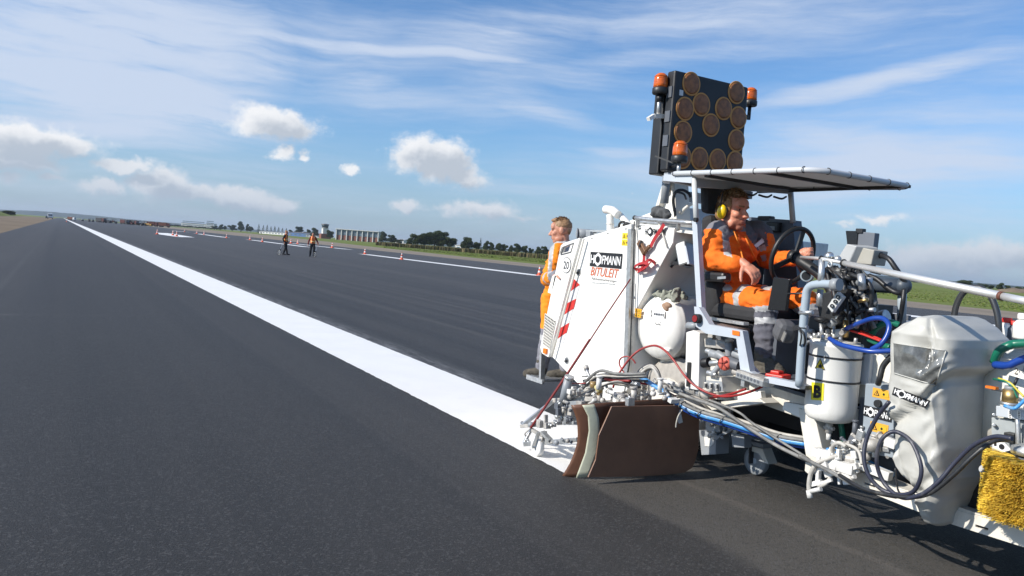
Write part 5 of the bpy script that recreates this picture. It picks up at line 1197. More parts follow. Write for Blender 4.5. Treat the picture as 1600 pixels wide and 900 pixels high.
b = MB(); hose(b, [(x-2, y-5, X-.01) for x, y, X in L[2:]], .014, GREYHOSE); hose(b, [(x+3, y-9, X+.02) for x, y, X in L[3:]], .011, PALEHOSE); hose(b, [(1040, 606, 4.0), (1080, 622, 4.05), (1120, 636, 4.08), (1160, 662, 4.1), (1210, 694, 4.14), (1262, 720, 4.18)], .013, GREYHOSE); hose(b, [(1050, 600, 4.1), (1090, 618, 4.1), (1150, 642, 4.12), (1180, 664, 4.15), (1262, 716, 4.2)], .009, GREYHOSE)
for k in (3, 4, 5, 7): x, y, X = L[k]; b.torus(A(x, y-2, X=X), (.1, -.8, -.5), .032, .005, GREYHOSE, 14, 5)
part(b, 'grey_hoses')
b = MB(); b.cyl(A(1040, 604, X=4.15), A(1100, 614, X=4.12), .032, GREYM, n=16); b.cyl(A(1084, 608, X=4.13), A(1092, 610, X=4.12), .044, DUSTM, n=16); b.cyl(A(1098, 613, X=4.12), A(1112, 618, X=4.12), .040, PALEHOSE, n=16); b.torus(A(1099, 613.5, X=4.12), (.0, -1, -.1), .04, .008, PALEHOSE, 18, 6); part(b, 'suction_pipe')
# rubber skirt round the guns
def skirt_pt(x, y, lift=0.0):
    s = max(0.0, min(1.0, (x-876)/70.0)); Yp = 4.40+.17*(1-s)**1.6+.02
    p = A(x, y, Y=Yp); return p-ray(x, y).normalized()*lift
def skirt(name, Lf, Rt, m, lift, parent=None, nx=12, ny=12, thick=.006):
    b = MB(); rows = []
    def interp(L, t):
        k = t*(len(L)-1); i = min(int(k), len(L)-2); f = k-i; return (L[i][0]+(L[i+1][0]-L[i][0])*f, L[i][1]+(L[i+1][1]-L[i][1])*f)
    fr, bk = [], []
    for j in range(ny+1):
        a, c = interp(Lf, j/ny), interp(Rt, j/ny)
        fr.append([b.bm.verts.new(skirt_pt(a[0]+(c[0]-a[0])*i/nx, a[1]+(c[1]-a[1])*i/nx, lift)) for i in range(nx+1)])
        bk.append([b.bm.verts.new(v.co+V((thick*.7, thick*.7, 0))) for v in fr[-1]])
    k = b.mi(m)
    for j in range(ny):
        for i in range(nx):
            for g, fl in ((fr, 1), (bk, -1)):
                q = (g[j][i], g[j][i+1], g[j+1][i+1], g[j+1][i]); f = b.bm.faces.new(q if fl > 0 else q[::-1]); f.material_index = k; f.smooth = True
    def rim(s1, s2):
        for p, q, r_, t in zip(s1, s1[1:], s2[1:], s2): b.bm.faces.new((p, q, r_, t)).material_index = k
    rim(fr[0], bk[0]); rim(fr[-1], bk[-1]); rim([r_[0] for r_ in fr], [r_[0] for r_ in bk]); rim([r_[-1] for r_ in fr], [r_[-1] for r_ in bk])
    return part(b, name, parent)
LE = [(892, 633), (896.5, 642), (900.5, 655), (903, 672), (902, 690), (897, 708), (890, 724), (883, 736), (876, 747)]
RE = [(1052, 622), (1053, 636), (1055, 650), (1056, 664), (1056, 680), (1055, 696), (1054, 712), (1053, 724), (1050, 736)]
sk = skirt('rubber_skirt', LE, RE, SHROUDL, 0.0, nx=30)
TL = [(909.7, 633.2), (918.4, 650), (919.9, 673), (914, 708), (899.6, 746.8)]
TR = [(928.5, 631.5), (935.7, 653), (937, 673), (933.5, 706), (918.4, 745.2)]
skirt('green_tape', TL, TR, TAPE, .008, sk, nx=6, ny=16, thick=.002)
b = MB(); Q = [(1050, 617), (1059, 625), (1052, 630), (1050, 626)]; b.prism([A(x, y, Y=4.36) for x, y in Q], (.0, .004, 0), mat('masking_tape', (.62, .56, .36), .7)); part(b, 'masking_tape', sk)
def flat(L, Yp, th, m, bend=0.0):
    b = MB(); n = 14
    a = [A(x, y, Y=Yp) for x, y in L]
    b.prism(a, (0, th, 0), m); return b
b = flat([(956, 635), (1067.5, 633.2), (1078, 640), (1093, 648), (1091.5, 702), (1086, 722), (1081.5, 731), (1070, 738.5), (1040, 742.5), (990, 745), (919, 746), (931, 718), (936, 680)], 4.345, .012, SHROUD); part(b, 'front_panel', sk, bevel=.003)
b = MB(); b.prism([A(x, y, Y=4.34) for x, y in ((1063, 640), (1067, 660), (1061, 662), (1058, 655))], (0, .004, 0), CHALK); hose(b, [(1066, 640, 4.0), (1060, 650, 3.99), (1057, 660, 3.98), (1056, 668, 3.98)], .006, PALEHOSE); part(b, 'tie_cord', sk)
# lifting rope
b = MB(); p, q = A(985, 436, X=SX-.05), A(829, 669, X=GX-.02); b.tube([p, p.lerp(q, .25), p.lerp(q, .5)+V((0, 0, -.01)), p.lerp(q, .75)+V((0, 0, -.006)), q], .006, mat('rope_red', (.19, .02, .02), .7), n=8, sp=3); b.tube([p.lerp(q, .42), p.lerp(q, .7)+V((0, 0, -.006)), q], .0105, mat('rope_red', (.19, .02, .02), .7), n=8, sp=3); b.tube([q, q+V((-.03, .03, -.05)), q+V((.0, .05, -.09)), A(820, 690, X=GX-.06)], .006, DUSTM, sp=4); part(b, 'lifting_rope')
# boxes and castor right of the skirt
b = MB(); b.prism(PX([(1102, 655), (1124, 660), (1124, 676), (1102, 674)], 4.40), (.08, 0, 0), GREYM); part(b, 'side_box', bevel=.006); b = MB(); b.prism(PX([(1142, 676), (1162, 680), (1163, 700), (1144, 699)], 4.40), (.08, 0, 0), GREYM); part(b, 'side_box', bevel=.006)
b = MB(); b.prism(PX([(1092, 672), (1119, 676), (1118, 710), (1096, 711)], 4.42), (.14, 0, 0), GREYM); b.prism(PX([(1100, 683), (1115, 681), (1116, 692), (1110, 698), (1101, 697)], 4.415), (.004, 0, 0), CHALK); part(b, 'side_box', bevel=.006)
b = MB(); b.beam(A(1113, 645, X=4.36), A(1136, 632, X=4.36), .04, .03, GREYM); b.beam(A(1132, 634, X=4.36), A(1134, 660, X=4.38), .03, .02, GALV, up=(1, 0, 0)); b.beam(A(1140, 634, X=4.36), A(1144, 662, X=4.38), .03, .02, GALV, up=(1, 0, 0)); b.beam(A(1122, 684, X=4.42), A(1150, 668, X=4.42), .03, .02, GREYM); lk_ = part(b, 'carriage_link'); clutter('link_pin', 18, (1100, 655, 1165, 690), (4.36, 4.46), 12, [DUSTM, GREYM, CHALK, GREYM], (.008, .016), (.02, .06), lk_)
c = A(1183, 710, X=4.75); c.z = .115; caster(c, .108, .055, GREYM)
b = MB(); b.prism([c+V((-.05, d_[0], d_[1])) for d_ in ((.05, .11), (-.09, .12), (-.16, .02), (-.12, .02), (-.06, .075), (.04, .075))], (.1, 0, 0), CREAM); b.beam(c+V((-.045, .01, -.02)), c+V((-.045, .02, .13)), .012, .05, BLACK, up=(1, 0, 0)); b.beam(c+V((-.0, .08, .13)), c+V((0, -.09, .14)), .09, .03, GREYM); b.beam(c+V((0, .06, .13)), A(1140, 672, X=4.5), .04, .04, GREYM); part(b, 'caster_guard')
# step at the back
b = MB(); a = A(824, 588.5, X=4.44); e2 = A(849, 596.5, X=4.44); b.beam(a, e2, .03, .05, GALV)
for i in range(9): q = e2.lerp(a, i/9); b.beam(q+V((.0, 0, .01)), q+V((.75, 0, .01)), .012, .025, GALV)
for i in range(12): b.beam(e2+V((.05+i*.06, 0, .012)), a+V((.05+i*.06, 0, .012)), .008, .02, GALV)
part(b, 'rear_step'); b = MB(); b.beam(A(846.5, 592, X=4.44), A(848, 541, X=4.40), .035, .05, GALV, up=(1, 0, 0)); part(b, 'step_bracket'); b = MB(); b.beam(e2+V((.7, -.1, 0)), e2+V((.7, -.15, .6)), .035, .05, GALV, up=(1, 0, 0)); part(b, 'step_bracket')

# ---------------------------------------------------------------- front end: pressure pot, boxes, bar
DXC = 4.22; dc = A(1301, 600, X=DXC); DR = 38.5/FPX*((dc-CAM).dot(_f))
dzt, dzb = A(1301, 533, X=DXC).z, A(1301, 662, X=DXC).z+.012
def drum_pt(px, py, lift=.003):
    d = ray(px, py); d2 = V((d.x, d.y)); o2 = V((CAM.x-dc.x, CAM.y-dc.y)); a_ = d2.dot(d2); b_ = 2*o2.dot(d2); c_ = o2.dot(o2)-DR**2; q = b_*b_-4*a_*c_
    t = (-b_-math.sqrt(max(q, 0)))/(2*a_); return CAM+d*t-d.normalized()*lift
b = MB(); hgt = dzt-dzb; b.lathe([(.001, 0), (DR*.55, .0), (DR*.82, .012), (DR*.95, .035), (DR*.995, .075), (DR, .11), (DR, hgt-.035), (DR*1.02, hgt-.03), (DR*1.02, hgt-.008), (DR*.98, hgt), (.001, hgt)], V((dc.x, dc.y, dzb)), (0, 0, 1), WHITE, n=48); dr = part(b, 'pressure_pot')
b = MB()
for y in (560, 597.5): z = drum_pt(1301, y).z; b.torus(V((dc.x, dc.y, z)), (0, 0, 1), DR+.001, .0065, BLACK, 48, 6)
part(b, 'rubber_band', dr)
def bil(q, u, v): 
    (a, b_, c, d) = q; x = a[0]*(1-u)*(1-v)+b_[0]*u*(1-v)+c[0]*u*v+d[0]*(1-u)*v; y = a[1]*(1-u)*(1-v)+b_[1]*u*(1-v)+c[1]*u*v+d[1]*(1-u)*v; return x, y
def sticker(b, q, fn, m, lift, n=5):
    for i in range(n): b.face([fn(*bil(q, u, v), lift) for u, v in ((i/n, 0), ((i+1)/n, 0), ((i+1)/n, 1), (i/n, 1))], m)
b = MB(); sticker(b, [(1267, 624.5), (1286.5, 626), (1287.5, 599), (1268, 597)], drum_pt, mat('sign_lemon', (.80, .68, .02), .45), .003)
def onto(mb, start, fn_xy):
    for v in mb.bm.verts[start:]: pass
def text_px(b, txt, q, fn, m, lift, bold=.03, shear=0.0):
    """lettering laid on a curved surface inside the quad q"""
    t = MB(); t.text(txt, (0, 0, 0), (1, 0, 0), (0, 1, 0), 1.0, m, bold=bold, shear=shear, width=1.0, thick=0)
    k = b.mi(m); t.bm.faces.ensure_lookup_table(); mp = {}
    for f in t.bm.faces:
        vs_ = []
        for v in f.verts:
            if v not in mp: mp[v] = b.bm.verts.new(fn(*bil(q, max(0, min(1, v.co.x)), max(0, min(1, v.co.y))), lift))
            vs_.append(mp[v])
        b.bm.faces.new(vs_).material_index = k
    t.bm.free()
text_px(b, 'B', [(1270.5, 621.5), (1282.5, 622.5), (1283.5, 603), (1271.5, 601.5)], drum_pt, SIGNK, .006, bold=.05); part(b, 'letter_sticker', dr)
b = MB(); f3 = lambda L, l, m: b.face([drum_pt(x, y, l) for x, y in L], m)
f3([(1272.6, 575.5), (1289.2, 578.5), (1281.6, 559.5)], .003, SIGNK); f3([(1274.6, 574.3), (1287.2, 576.5), (1281.5, 562)], .005, SIGNY); f3([(1279, 574.4), (1283.5, 574.8), (1284.5, 571), (1282.8, 569.5), (1282, 566.5), (1280.3, 570), (1278.6, 571)], .007, SIGNK); part(b, 'flame_sticker', dr)
b = MB(); tz = V((dc.x, dc.y, dzt)); b.cyl(tz, tz+V((0, 0, .012)), DR*.9, CREAM, n=32)
for i in range(8): a_ = i*.785; q = tz+V((math.cos(a_)*DR*.86, math.sin(a_)*DR*.86, .012)); b.cyl(q, q+V((0, 0, .03)), .012, GALV, n=8)
b.cyl(A(1321, 527, X=DXC), A(1322, 500, X=DXC), .018, BRASS, n=12); b.beam(A(1306, 496, X=DXC), A(1333, 499, X=DXC), .014, .016, GALV); b.cyl(A(1309, 527, X=DXC), A(1308, 515, X=DXC), .032, WHITE, n=16); b.cyl(A(1284, 530, X=DXC-.05), A(1283, 505, X=DXC-.05), .012, GALV, n=10); b.cyl(A(1277, 500, X=DXC-.05), A(1291, 501, X=DXC-.05), .014, BLACK, n=12); b.ell(A(1284, 499, X=DXC-.05), (.045, .045, .018), BLACK); b.cyl(A(1296, 508, X=DXC), A(1304, 502, X=DXC), .024, GREYM, n=10)
part(b, 'pot_lid', dr); clutter('lid_fitting', 16, (1268, 517, 1335, 531), (DXC-.08, DXC+.06), 15, [GALV, BLACK, DUSTM, GREYM], (.008, .016), (.02, .06), dr)
b = MB(); b.cyl(A(1296, 660, X=DXC), A(1295, 676, X=DXC), .022, DUSTM, n=12); b.cyl(A(1295, 676, X=DXC), A(1294.5, 687, X=DXC), .015, CHALK, n=12); b.cyl(A(1288, 668, X=DXC), A(1303, 670, X=DXC), .012, DUSTM, n=10); part(b, 'drain_valve', dr)
b = MB(); hose(b, [(1313, 655, 4.3), (1316, 675, 4.3), (1319, 700, 4.32)], .018, GREENHOSE); part(b, 'green_hose')
b = MB(); b.prism(PX([(1330, 548), (1400, 552), (1402, 640), (1336, 630)], 4.38), (.3, 0, 0), CREAM); b.prism(PX([(1340, 556), (1360, 552), (1356, 602), (1340, 600)], 4.34), (.05, 0, 0), GREYB); b.prism(PX([(1270, 528), (1400, 530), (1400, 546), (1270, 540)], 4.5), (.5, 0, 0), GREYM); part(b, 'front_housing', bevel=.006)
b = MB(); hose(b, [(1262, 525, 4.1), (1300, 548, 4.02), (1330, 545, 4.02), (1360, 548, 4.02), (1392, 550, 4.05)], .015, BLUEHOSE) if False else hose(b, [(1296, 529, 4.06), (1312, 538, 4.03), (1335, 544, 4.02), (1362, 549, 4.03), (1395, 548, 4.08)], .015, BLUEHOSE)
hose(b, [(1322, 514, 4.2), (1340, 506, 4.15), (1362, 498, 4.12), (1380, 498, 4.12), (1389, 508, 4.1), (1386, 524, 4.08), (1376, 538, 4.06), (1362, 546, 4.06)], .015, BLUEHOSE); part(b, 'blue_pot_hose')
b = MB(); hose(b, [(1358, 532, 4.3), (1366, 516, 4.3), (1378, 507, 4.3), (1392, 504, 4.32), (1405, 508, 4.34)], .020, GREENHOSE); hose(b, [(1358, 530, 4.25), (1376, 538, 4.22), (1392, 543, 4.2)], .018, GREENHOSE); part(b, 'green_hose')
b = MB(); hose(b, [(1328, 516, 4.22), (1350, 523, 4.2), (1376, 533, 4.18)], .007, REDPL); hose(b, [(1345, 517, 4.26), (1368, 527, 4.24), (1385, 535, 4.22)], .007, REDPL); part(b, 'red_cable')
b = MB(); hose(b, [(1393, 556, 4.1), (1380, 572, 4.09), (1375, 590, 4.08), (1372, 600, 4.1)], .017, RUBBER); part(b, 'rubber_hose')
b = MB(); b.cyl(A(1374, 497, X=4.6), A(1386, 494, X=4.6), .045, GALV, n=14); b.prism(PX([(1395, 500), (1470, 508), (1470, 530), (1395, 525)], 4.7), (.6, 0, 0), WHITE); part(b, 'front_deck', bevel=.004)
# grey control box with stickers
CBX = 4.14
b = MB(); b.prism(PX([(1352, 599), (1396, 602), (1396, 716), (1345, 706)], CBX), (.20, 0, 0), mat('control_box_grey', (.27, .31, .345), .5, var=.06, dirt=(.4, .38, .34), dirt_amt=.3)); cb = part(b, 'control_box', bevel=.006)
warnplate(1363, 604.5, 1391, 620, CBX, cb, SIGNAM, 1)
b = MB(); o = A(1349, 649, X=CBX-.003); w = abs(A(1394, 652, X=CBX).y-o.y); logo(b, o, UD, VD, w, .062, SIGNW, SIGNK, SIGNK); part(b, 'maker_sign', cb)
warnplate(1359, 657, 1388, 673, CBX, cb, SIGNAM, 1)
b = MB(); c = A(1373.5, 630.5, X=CBX); b.cyl(c, c+V((-.02, 0, 0)), .022, BLACK, n=18); part(b, 'knob', cb)
# spray rail in front
clutter('front_valve', 44, (1330, 676, 1394, 716), (4.10, 4.2), 17, [CHALK, DUSTM, CHALK, GALV, GREYD], (.008, .020), (.03, .09)); b = MB(); b.cyl(A(1362, 686, X=4.1), A(1362, 704, X=4.1), .05, DUSTM, n=18); part(b, 'front_motor')
b = MB(); X = 4.08
b.beam(A(1281, 718, X=X), A(1335, 735, X=X), .05, .06, CHALK); b.beam(A(1312, 712, X=X+.06), A(1392, 745, X=X+.08), .05, .05, CHALK); b.beam(A(1290, 742, X=X), A(1340, 728, X=X), .03, .035, CHALK); b.beam(A(1280, 706, X=X), A(1300, 712, X=X), .035, .045, CHALK); b.beam(A(1281, 712, X=X-.02), A(1278, 757, X=X-.02), .022, .03, CHALK, up=(1, 0, 0)); b.beam(A(1300, 698, X=X), A(1301, 732, X=X), .022, .025, CHALK, up=(1, 0, 0)); b.beam(A(1311, 702, X=X), A(1310, 718, X=X), .022, .025, CHALK, up=(1, 0, 0))
b.beam(A(1310, 736, X=X), A(1312, 757, X=X), .015, .018, CHALK, up=(1, 0, 0)); b.beam(A(1322, 730, X=X), A(1326, 757, X=X), .05, .04, CHALK, up=(1, 0, 0)); b.beam(A(1268, 757, X=X-.03), A(1284, 753, X=X-.03), .025, .03, CHALK); b.beam(A(1277, 757, X=X-.03), A(1300, 750, X=X-.03), .02, .02, CHALK)
b.beam(A(1300, 690, X=X+.08), A(1345, 712, X=X+.1), .03, .03, GALV); b.beam(A(1302, 716, X=X+.04), A(1344, 722, X=X+.06), .03, .025, DUSTM)
sr_ = part(b, 'spray_rail', bevel=.003); clutter('rail_clamp', 34, (1278, 700, 1340, 745), (X-.03, X+.08), 19, [CHALK, CHALK, DUSTM], (.007, .015), (.02, .07), sr_)
b = MB(); hose(b, [(1310, 712, X), (1290, 718, X-.04), (1275, 726, X-.05), (1267, 740, X-.05), (1264, 755, X-.05), (1264, 766, X-.05)], .014, PALEHOSE); hose(b, [(1300, 708, X), (1302, 696, X-.02), (1312, 692, X-.02), (1322, 698, X-.02)], .012, PALEHOSE); hose(b, [(1310, 702, X+.02), (1314, 694, X), (1330, 697, X), (1342, 706, X), (1347, 726, X-.02)], .010, PALEHOSE); hose(b, [(1298, 745, X), (1292, 754, X-.03), (1284, 759, X-.03), (1278, 758, X-.03)], .012, PALEHOSE); hose(b, [(1250, 712, 4.15), (1268, 722, 4.0), (1290, 733, 3.98), (1312, 745, 3.96), (1340, 760, 3.94), (1370, 770, 3.92), (1400, 776, 3.9)], .012, GREYHOSE)
b.cyl(A(1264, 766, X=X-.05), A(1266, 778, X=X-.05), .018, CHALK, n=10); b.cyl(A(1266, 768, X=X-.05), A(1283, 764, X=X-.05), .014, CHALK, n=10); part(b, 'spray_nozzle')
b = MB(); hose(b, [(1292, 704, 4.15), (1320, 706, 4.18), (1350, 718, 4.2), (1372, 732, 4.2), (1395, 742, 4.2)], .018, SKYHOSE); hose(b, [(1310, 700, 4.2), (1340, 708, 4.22)], .016, SKYHOSE); part(b, 'blue_hose')
b = MB(); BXb = 4.20; plate(b, [(1318, 727), (1402, 763), (1500, 798), (1645, 842), (1645, 869), (1485, 818), (1417, 792), (1318, 752)], [[(1351, 752.5), (1368, 759), (1368, 762.5), (1351, 756)], [(1374, 762), (1392, 768.5), (1392, 772), (1374, 766)], [(1525, 819), (1545, 825), (1545, 829), (1525, 823)]], BXb, .012, CREAM)
b.prism(PX([(1318, 727), (1402, 763), (1500, 798), (1645, 842)], BXb)+[p+V((.12, 0, 0)) for p in PX([(1318, 727), (1402, 763), (1500, 798), (1645, 842)], BXb)][::-1], (0, 0, .006), CREAM); part(b, 'front_bar')
b = MB(); b.box((4.95, 2.0, .45), (1.3, .9, .25), DK); b.box(A(1400, 690, X=4.5), (.35, .3, .5), GREYD); b.box(A(1545, 780, X=4.65), (.4, .3, .3), BLACK); part(b, 'front_chassis')

# ---------------------------------------------------------------- tarpaulin hood over the front unit
BGX = 4.16
LV = [(495, 1470, 1512, .16, 0), (499, 1444, 1528, .235, 0), (511, 1418, 1550, .265, 0), (527, 1396, 1567, .28, .0), (540, 1394, 1567, .28, .0), (560, 1394, 1563, .28, 0), (580, 1394, 1556, .275, 0), (596, 1394, 1548, .265, 0), (615, 1393, 1547, .262, 0), (640, 1393, 1547, .262, 0), (680, 1393, 1546, .262, 0), (715, 1395, 1544, .26, 0), (738, 1397, 1541, .255, 0), (752, 1408, 1537, .25, 0), (768, 1421, 1531, .235, 0), (790, 1428, 1521, .215, 0), (810, 1434, 1509, .18, 0), (822, 1440, 1500, .14, 0), (829, 1455, 1482, .06, 0)]
def lerpLV(t):
    k = t*(len(LV)-1); i = min(int(k), len(LV)-2); f = k-i; f = f*f*(3-2*f) if False else f
    return [LV[i][j]+(LV[i+1][j]-LV[i][j])*f for j in range(4)]
b = MB(); NR, NC = 150, 150; k = b.mi(COVER); rows = []
def sgnpow(v, e): return math.copysign(abs(v)**e, v)
for j in range(NR+1):
    py, xl, xr, hd = lerpLV(j/NR)
    pl, pr = A(xl, py, X=BGX-hd*.9), A(xr, py, X=BGX+hd*.75)
    z = A((xl+xr)/2, py, X=BGX-.12).z
    cy = (pl.y+pr.y)/2; hy = (pl.y-pr.y)/2
    row = []
    for i in range(NC):
        a_ = 2*math.pi*i/NC; e = .34 if py < 735 else .34+.36*min(1, (py-735)/60)
        ux, uy = sgnpow(math.cos(a_), e), sgnpow(math.sin(a_), e)      # ux across (X), uy along (Y)
        p = V((BGX+ux*hd, cy+uy*hy, z))
        px = (xl+xr)/2-uy*(xr-xl)/2
        # the upper hood hangs over the lower skirt along a slanting edge
        fold = 668-(px-1397)*.46 if px < 1490 else 625-(px-1490)*.72
        dfold = py-fold
        out = .030*(1/(1+math.exp(dfold/2.6)))+.016*math.exp(-((dfold+6)/5)**2)-.022*math.exp(-((dfold-6)/5)**2)
        # long slanting creases, each with a sharp crest
        def crease(x0, y0, x1, y1, w, amp):
            L = math.hypot(x1-x0, y1-y0); t = ((px-x0)*(x1-x0)+(py-y0)*(y1-y0))/L/L; dd = ((px-x0)*(y1-y0)-(py-y0)*(x1-x0))/L
            if t < -.15 or t > 1.15: return 0.0
            fade = max(0.0, min(1.0, (t+.15)/.3, (1.15-t)/.3)); return amp*fade*(math.exp(-abs(dd)/w)-.55*math.exp(-((dd-w*1.6)/w)**2))
        for cr in ((1470, 604, 1552, 560, 5, .026), (1455, 560, 1500, 503, 7, .016), (1500, 640, 1546, 600, 6, .020), (1412, 690, 1530, 650, 9, .012), (1400, 735, 1470, 690, 7, .012), (1440, 770, 1538, 700, 8, .022), (1432, 800, 1535, 745, 7, .026), (1405, 700, 1425, 760, 6, .014), (1520, 600, 1535, 690, 7, .014), (1490, 700, 1542, 655, 6, .012), (1476, 545, 1490, 612, 8, .012), (1420, 530, 1470, 500, 6, .010), (1398, 640, 1440, 655, 5, .010), (1505, 505, 1530, 560, 6, .022)): out += crease(*cr)
        q = V((px*.012, py*.012, ux*.6))
        out += .008*mnoise.noise(q*1.6)+.006*(1-2.4*abs(mnoise.noise(V((px*.013+py*.016, px*.02-py*.008, ux*.4)))))+.003*mnoise.noise(q*6)
        out -= .060*math.exp(-((px-1514)/8)**2-((py-550)/20)**2)
        out -= .03*math.exp(-((px-1480)/45)**2-((py-772)/8)**2)
        n = V((ux*.9, uy*.5, 0)); n = n.normalized() if n.length > .01 else n
        row.append(b.bm.verts.new(p+n*out))
    rows.append(row)
for r0, r1 in zip(rows, rows[1:]):
    for i in range(NC):
        f = b.bm.faces.new((r0[i], r0[(i+1) % NC], r1[(i+1) % NC], r1[i])); f.material_index = k; f.smooth = True
for r0 in (rows[0], rows[-1]):
    f = b.bm.faces.new(r0); f.material_index = k; f.smooth = True
bmesh.ops.recalc_face_normals(b.bm, faces=b.bm.faces[:]); bvh = BVHTree.FromBMesh(b.bm)
hood = part(b, 'tarpaulin_hood')
def hood_pt(px, py, lift):
    d = ray(px, py).normalized(); h = bvh.ray_cast(CAM, d)
    return (h[0] if h[0] is not None else A(px, py, X=BGX-.25))-d*lift
def grid_sticker(b, q, m, lift, nu=10, nv=8):
    k = b.mi(m); g = [[b.bm.verts.new(hood_pt(*bil(q, i/nu, j/nv), lift)) for i in range(nu+1)] for j in range(nv+1)]
    for j in range(nv):
        for i in range(nu): f = b.bm.faces.new((g[j][i], g[j][i+1], g[j+1][i+1], g[j+1][i])); f.material_index = k; f.smooth = True
b = MB(); q = [(1397, 583), (1462, 602.5), (1478, 548), (1396, 536)]; grid_sticker(b, q, CLEAR, .004, 22, 16); part(b, 'clear_window', hood)
b = MB()
for (u0, v0, u1, v1) in ((0, 0, 1, 0), (1, 0, 1, 1), (1, 1, 0, 1)): b.tube([hood_pt(*bil(q, u0+(u1-u0)*t/10, v0+(v1-v0)*t/10), .004) for t in range(11)], .0035, COVER, n=6, sp=0)
part(b, 'window_seam', hood)
b = MB(); q = [(1393, 619), (1449, 638.5), (1453, 622), (1396, 604.5)]
def hp(x, y, l): return hood_pt(x, y, l)
q2 = [(1393.5, 618), (1448, 637.5), (1453, 622), (1397, 604.5)]; grid_sticker(b, [(1393.5, 616.5), (1446, 638), (1453.5, 626), (1397, 604.5)], SIGNK, .005, 24, 6)
def sub(q, u0, u1, v0, v1): return [bil(q, u0, v0), bil(q, u1, v0), bil(q, u1, v1), bil(q, u0, v1)]
qq = [(1393.5, 616.5), (1446, 638), (1453.5, 626), (1397, 604.5)]
text_px(b, 'H', sub(qq, .04, .14, .25, .85), hp, SIGNW, .008, bold=.04); text_px(b, 'FMANN', sub(qq, .36, .97, .22, .82), hp, SIGNW, .008, bold=.04, shear=.08)
hexq = [(.13, .25), (.24, -.05), (.35, .25), (.35, .75), (.24, 1.05), (.13, .75)]; b.face([hp(*bil(qq, u, v), .009) for u, v in hexq], SIGNW); b.face([hp(*bil(qq, .24+.07*math.cos(t*.5236), .5+.30*math.sin(t*.5236)), .012) for t in range(12)], SIGNK)
part(b, 'maker_sign', hood)
b = MB(); Lh = [(395, 285), (345, 350), (305, 430), (291, 510), (308, 585), (360, 645), (430, 668), (490, 660), (522, 610), (526, 545), (490, 455), (440, 415), (400, 412), (362, 445), (344, 510), (352, 575), (385, 635), (450, 682), (530, 668), (600, 615), (670, 535), (745, 465), (830, 430), (905, 438)]
hose(b, [(1240+x/2.647, 520+y/2.647, 3.83+.02*math.sin(i*1.3)) for i, (x, y) in enumerate(Lh)], .0112, mat('dark_blue_hose', (.03, .033, .055), .45, dirt=(.3, .29, .27), dirt_amt=.4, dscale=10), sp=7)
hose(b, [(1240+x/2.647, 520+y/2.647, X) for x, y, X in ((190, 588, 3.95), (290, 645, 3.86), (400, 672, 3.83), (490, 680, 3.82), (570, 660, 3.82), (660, 590, 3.83), (740, 512, 3.85), (820, 452, 3.9), (900, 440, 4.0))], .0112, RUBBER, sp=7)
hose(b, [(1240+x/2.647, 520+y/2.647, 3.85) for x, y in ((420, 560), (424, 610), (432, 650), (446, 672))], .005, RUBBER); part(b, 'looped_hoses')

# ---------------------------------------------------------------- right hand end: pump block, dome, brush
b = MB(); X = 4.22
b.prism(PX([(1549, 652), (1645, 664), (1645, 728), (1549, 712)], X), (.3, 0, 0), mat('pump_grey', (.33, .36, .37), .5, var=.1, dirt=(.5, .5, .48), dirt_amt=.3)); b.prism(PX([(1556, 634), (1645, 646), (1645, 664), (1556, 650)], X-.03), (.2, 0, 0), GREYB)
for (x, w_) in ((1575, 6), (1589, 6)): b.face(PX([(x, 641), (x+w_, 642), (x+w_, 654), (x, 653)], X-.033), SIGNW)
for i in range(2):
    for j in range(4): b.face(PX([(1576.5+14*i, 643+j*2.6), (1579.5+14*i, 643.4+j*2.6), (1579.5+14*i, 644.6+j*2.6), (1576.5+14*i, 644.2+j*2.6)], X-.035), SIGNK)
for (x, y) in ((1553, 648), (1553, 664), (1590, 668)): b.cyl(A(x, y, X=X), A(x, y, X=X-.03), .009, GALV, n=8)
b.cyl(A(1590, 655, X=X-.05), A(1591, 700, X=X-.05), .012, GALV, n=10); b.box(A(1580, 684, X=X-.03), (.05, .05, .05), BLACK); part(b, 'pump_block', bevel=.003)
b = MB(); b.prism(PX([(1551, 690), (1570, 692), (1580, 703), (1566, 707), (1551, 700)], X-.045), (.01, 0, 0), SIGNW); b.disc(A(1565, 698, X=X-.047), (-1, 0, 0), .014, SIGNK, 16); b.face(PX([(1553, 691.5), (1557, 692), (1557, 697), (1553, 696.5)], X-.047), SIGNK); part(b, 'maker_plate')
b = MB(); c = A(1577.5, 630, X=4.12); b.cyl(c, c+V((0, 0, .068)), .036, BRASS, n=24); b.cyl(c+V((0, 0, -.01)), c+V((0, 0, .006)), .042, GALV, n=24); b.cyl(c+V((0, 0, .068)), c+V((0, 0, .085)), .03, GREYM, n=20); b.cyl(c+V((.02, 0, .085)), c+V((.03, -.01, .13)), .007, BLACK); part(b, 'brass_gauge')
b = MB(); hose(b, [(1570, 634, 4.06), (1585, 638, 4.04), (1596, 630, 4.06), (1604, 622, 4.08)], .009, SKYHOSE); hose(b, [(1552, 592, 4.12), (1570, 596, 4.1), (1582, 606, 4.1), (1590, 622, 4.1)], .005, GREENHOSE); hose(b, [(1560, 591, 4.12), (1578, 598, 4.1), (1592, 612, 4.1), (1600, 620, 4.1)], .005, mat('wire_yellow', (.6, .5, .05), .4)); hose(b, [(1560, 595, 4.12), (1574, 598, 4.1), (1586, 604, 4.1)], .004, SKYHOSE); part(b, 'wires')
b = MB(); b.beam(A(1542, 604, X=4.05), A(1558, 607, X=4.05), .03, .012, ORPL); b.cyl(A(1550, 607, X=4.06), A(1568, 611, X=4.1), .008, GREYM); part(b, 'orange_marker')
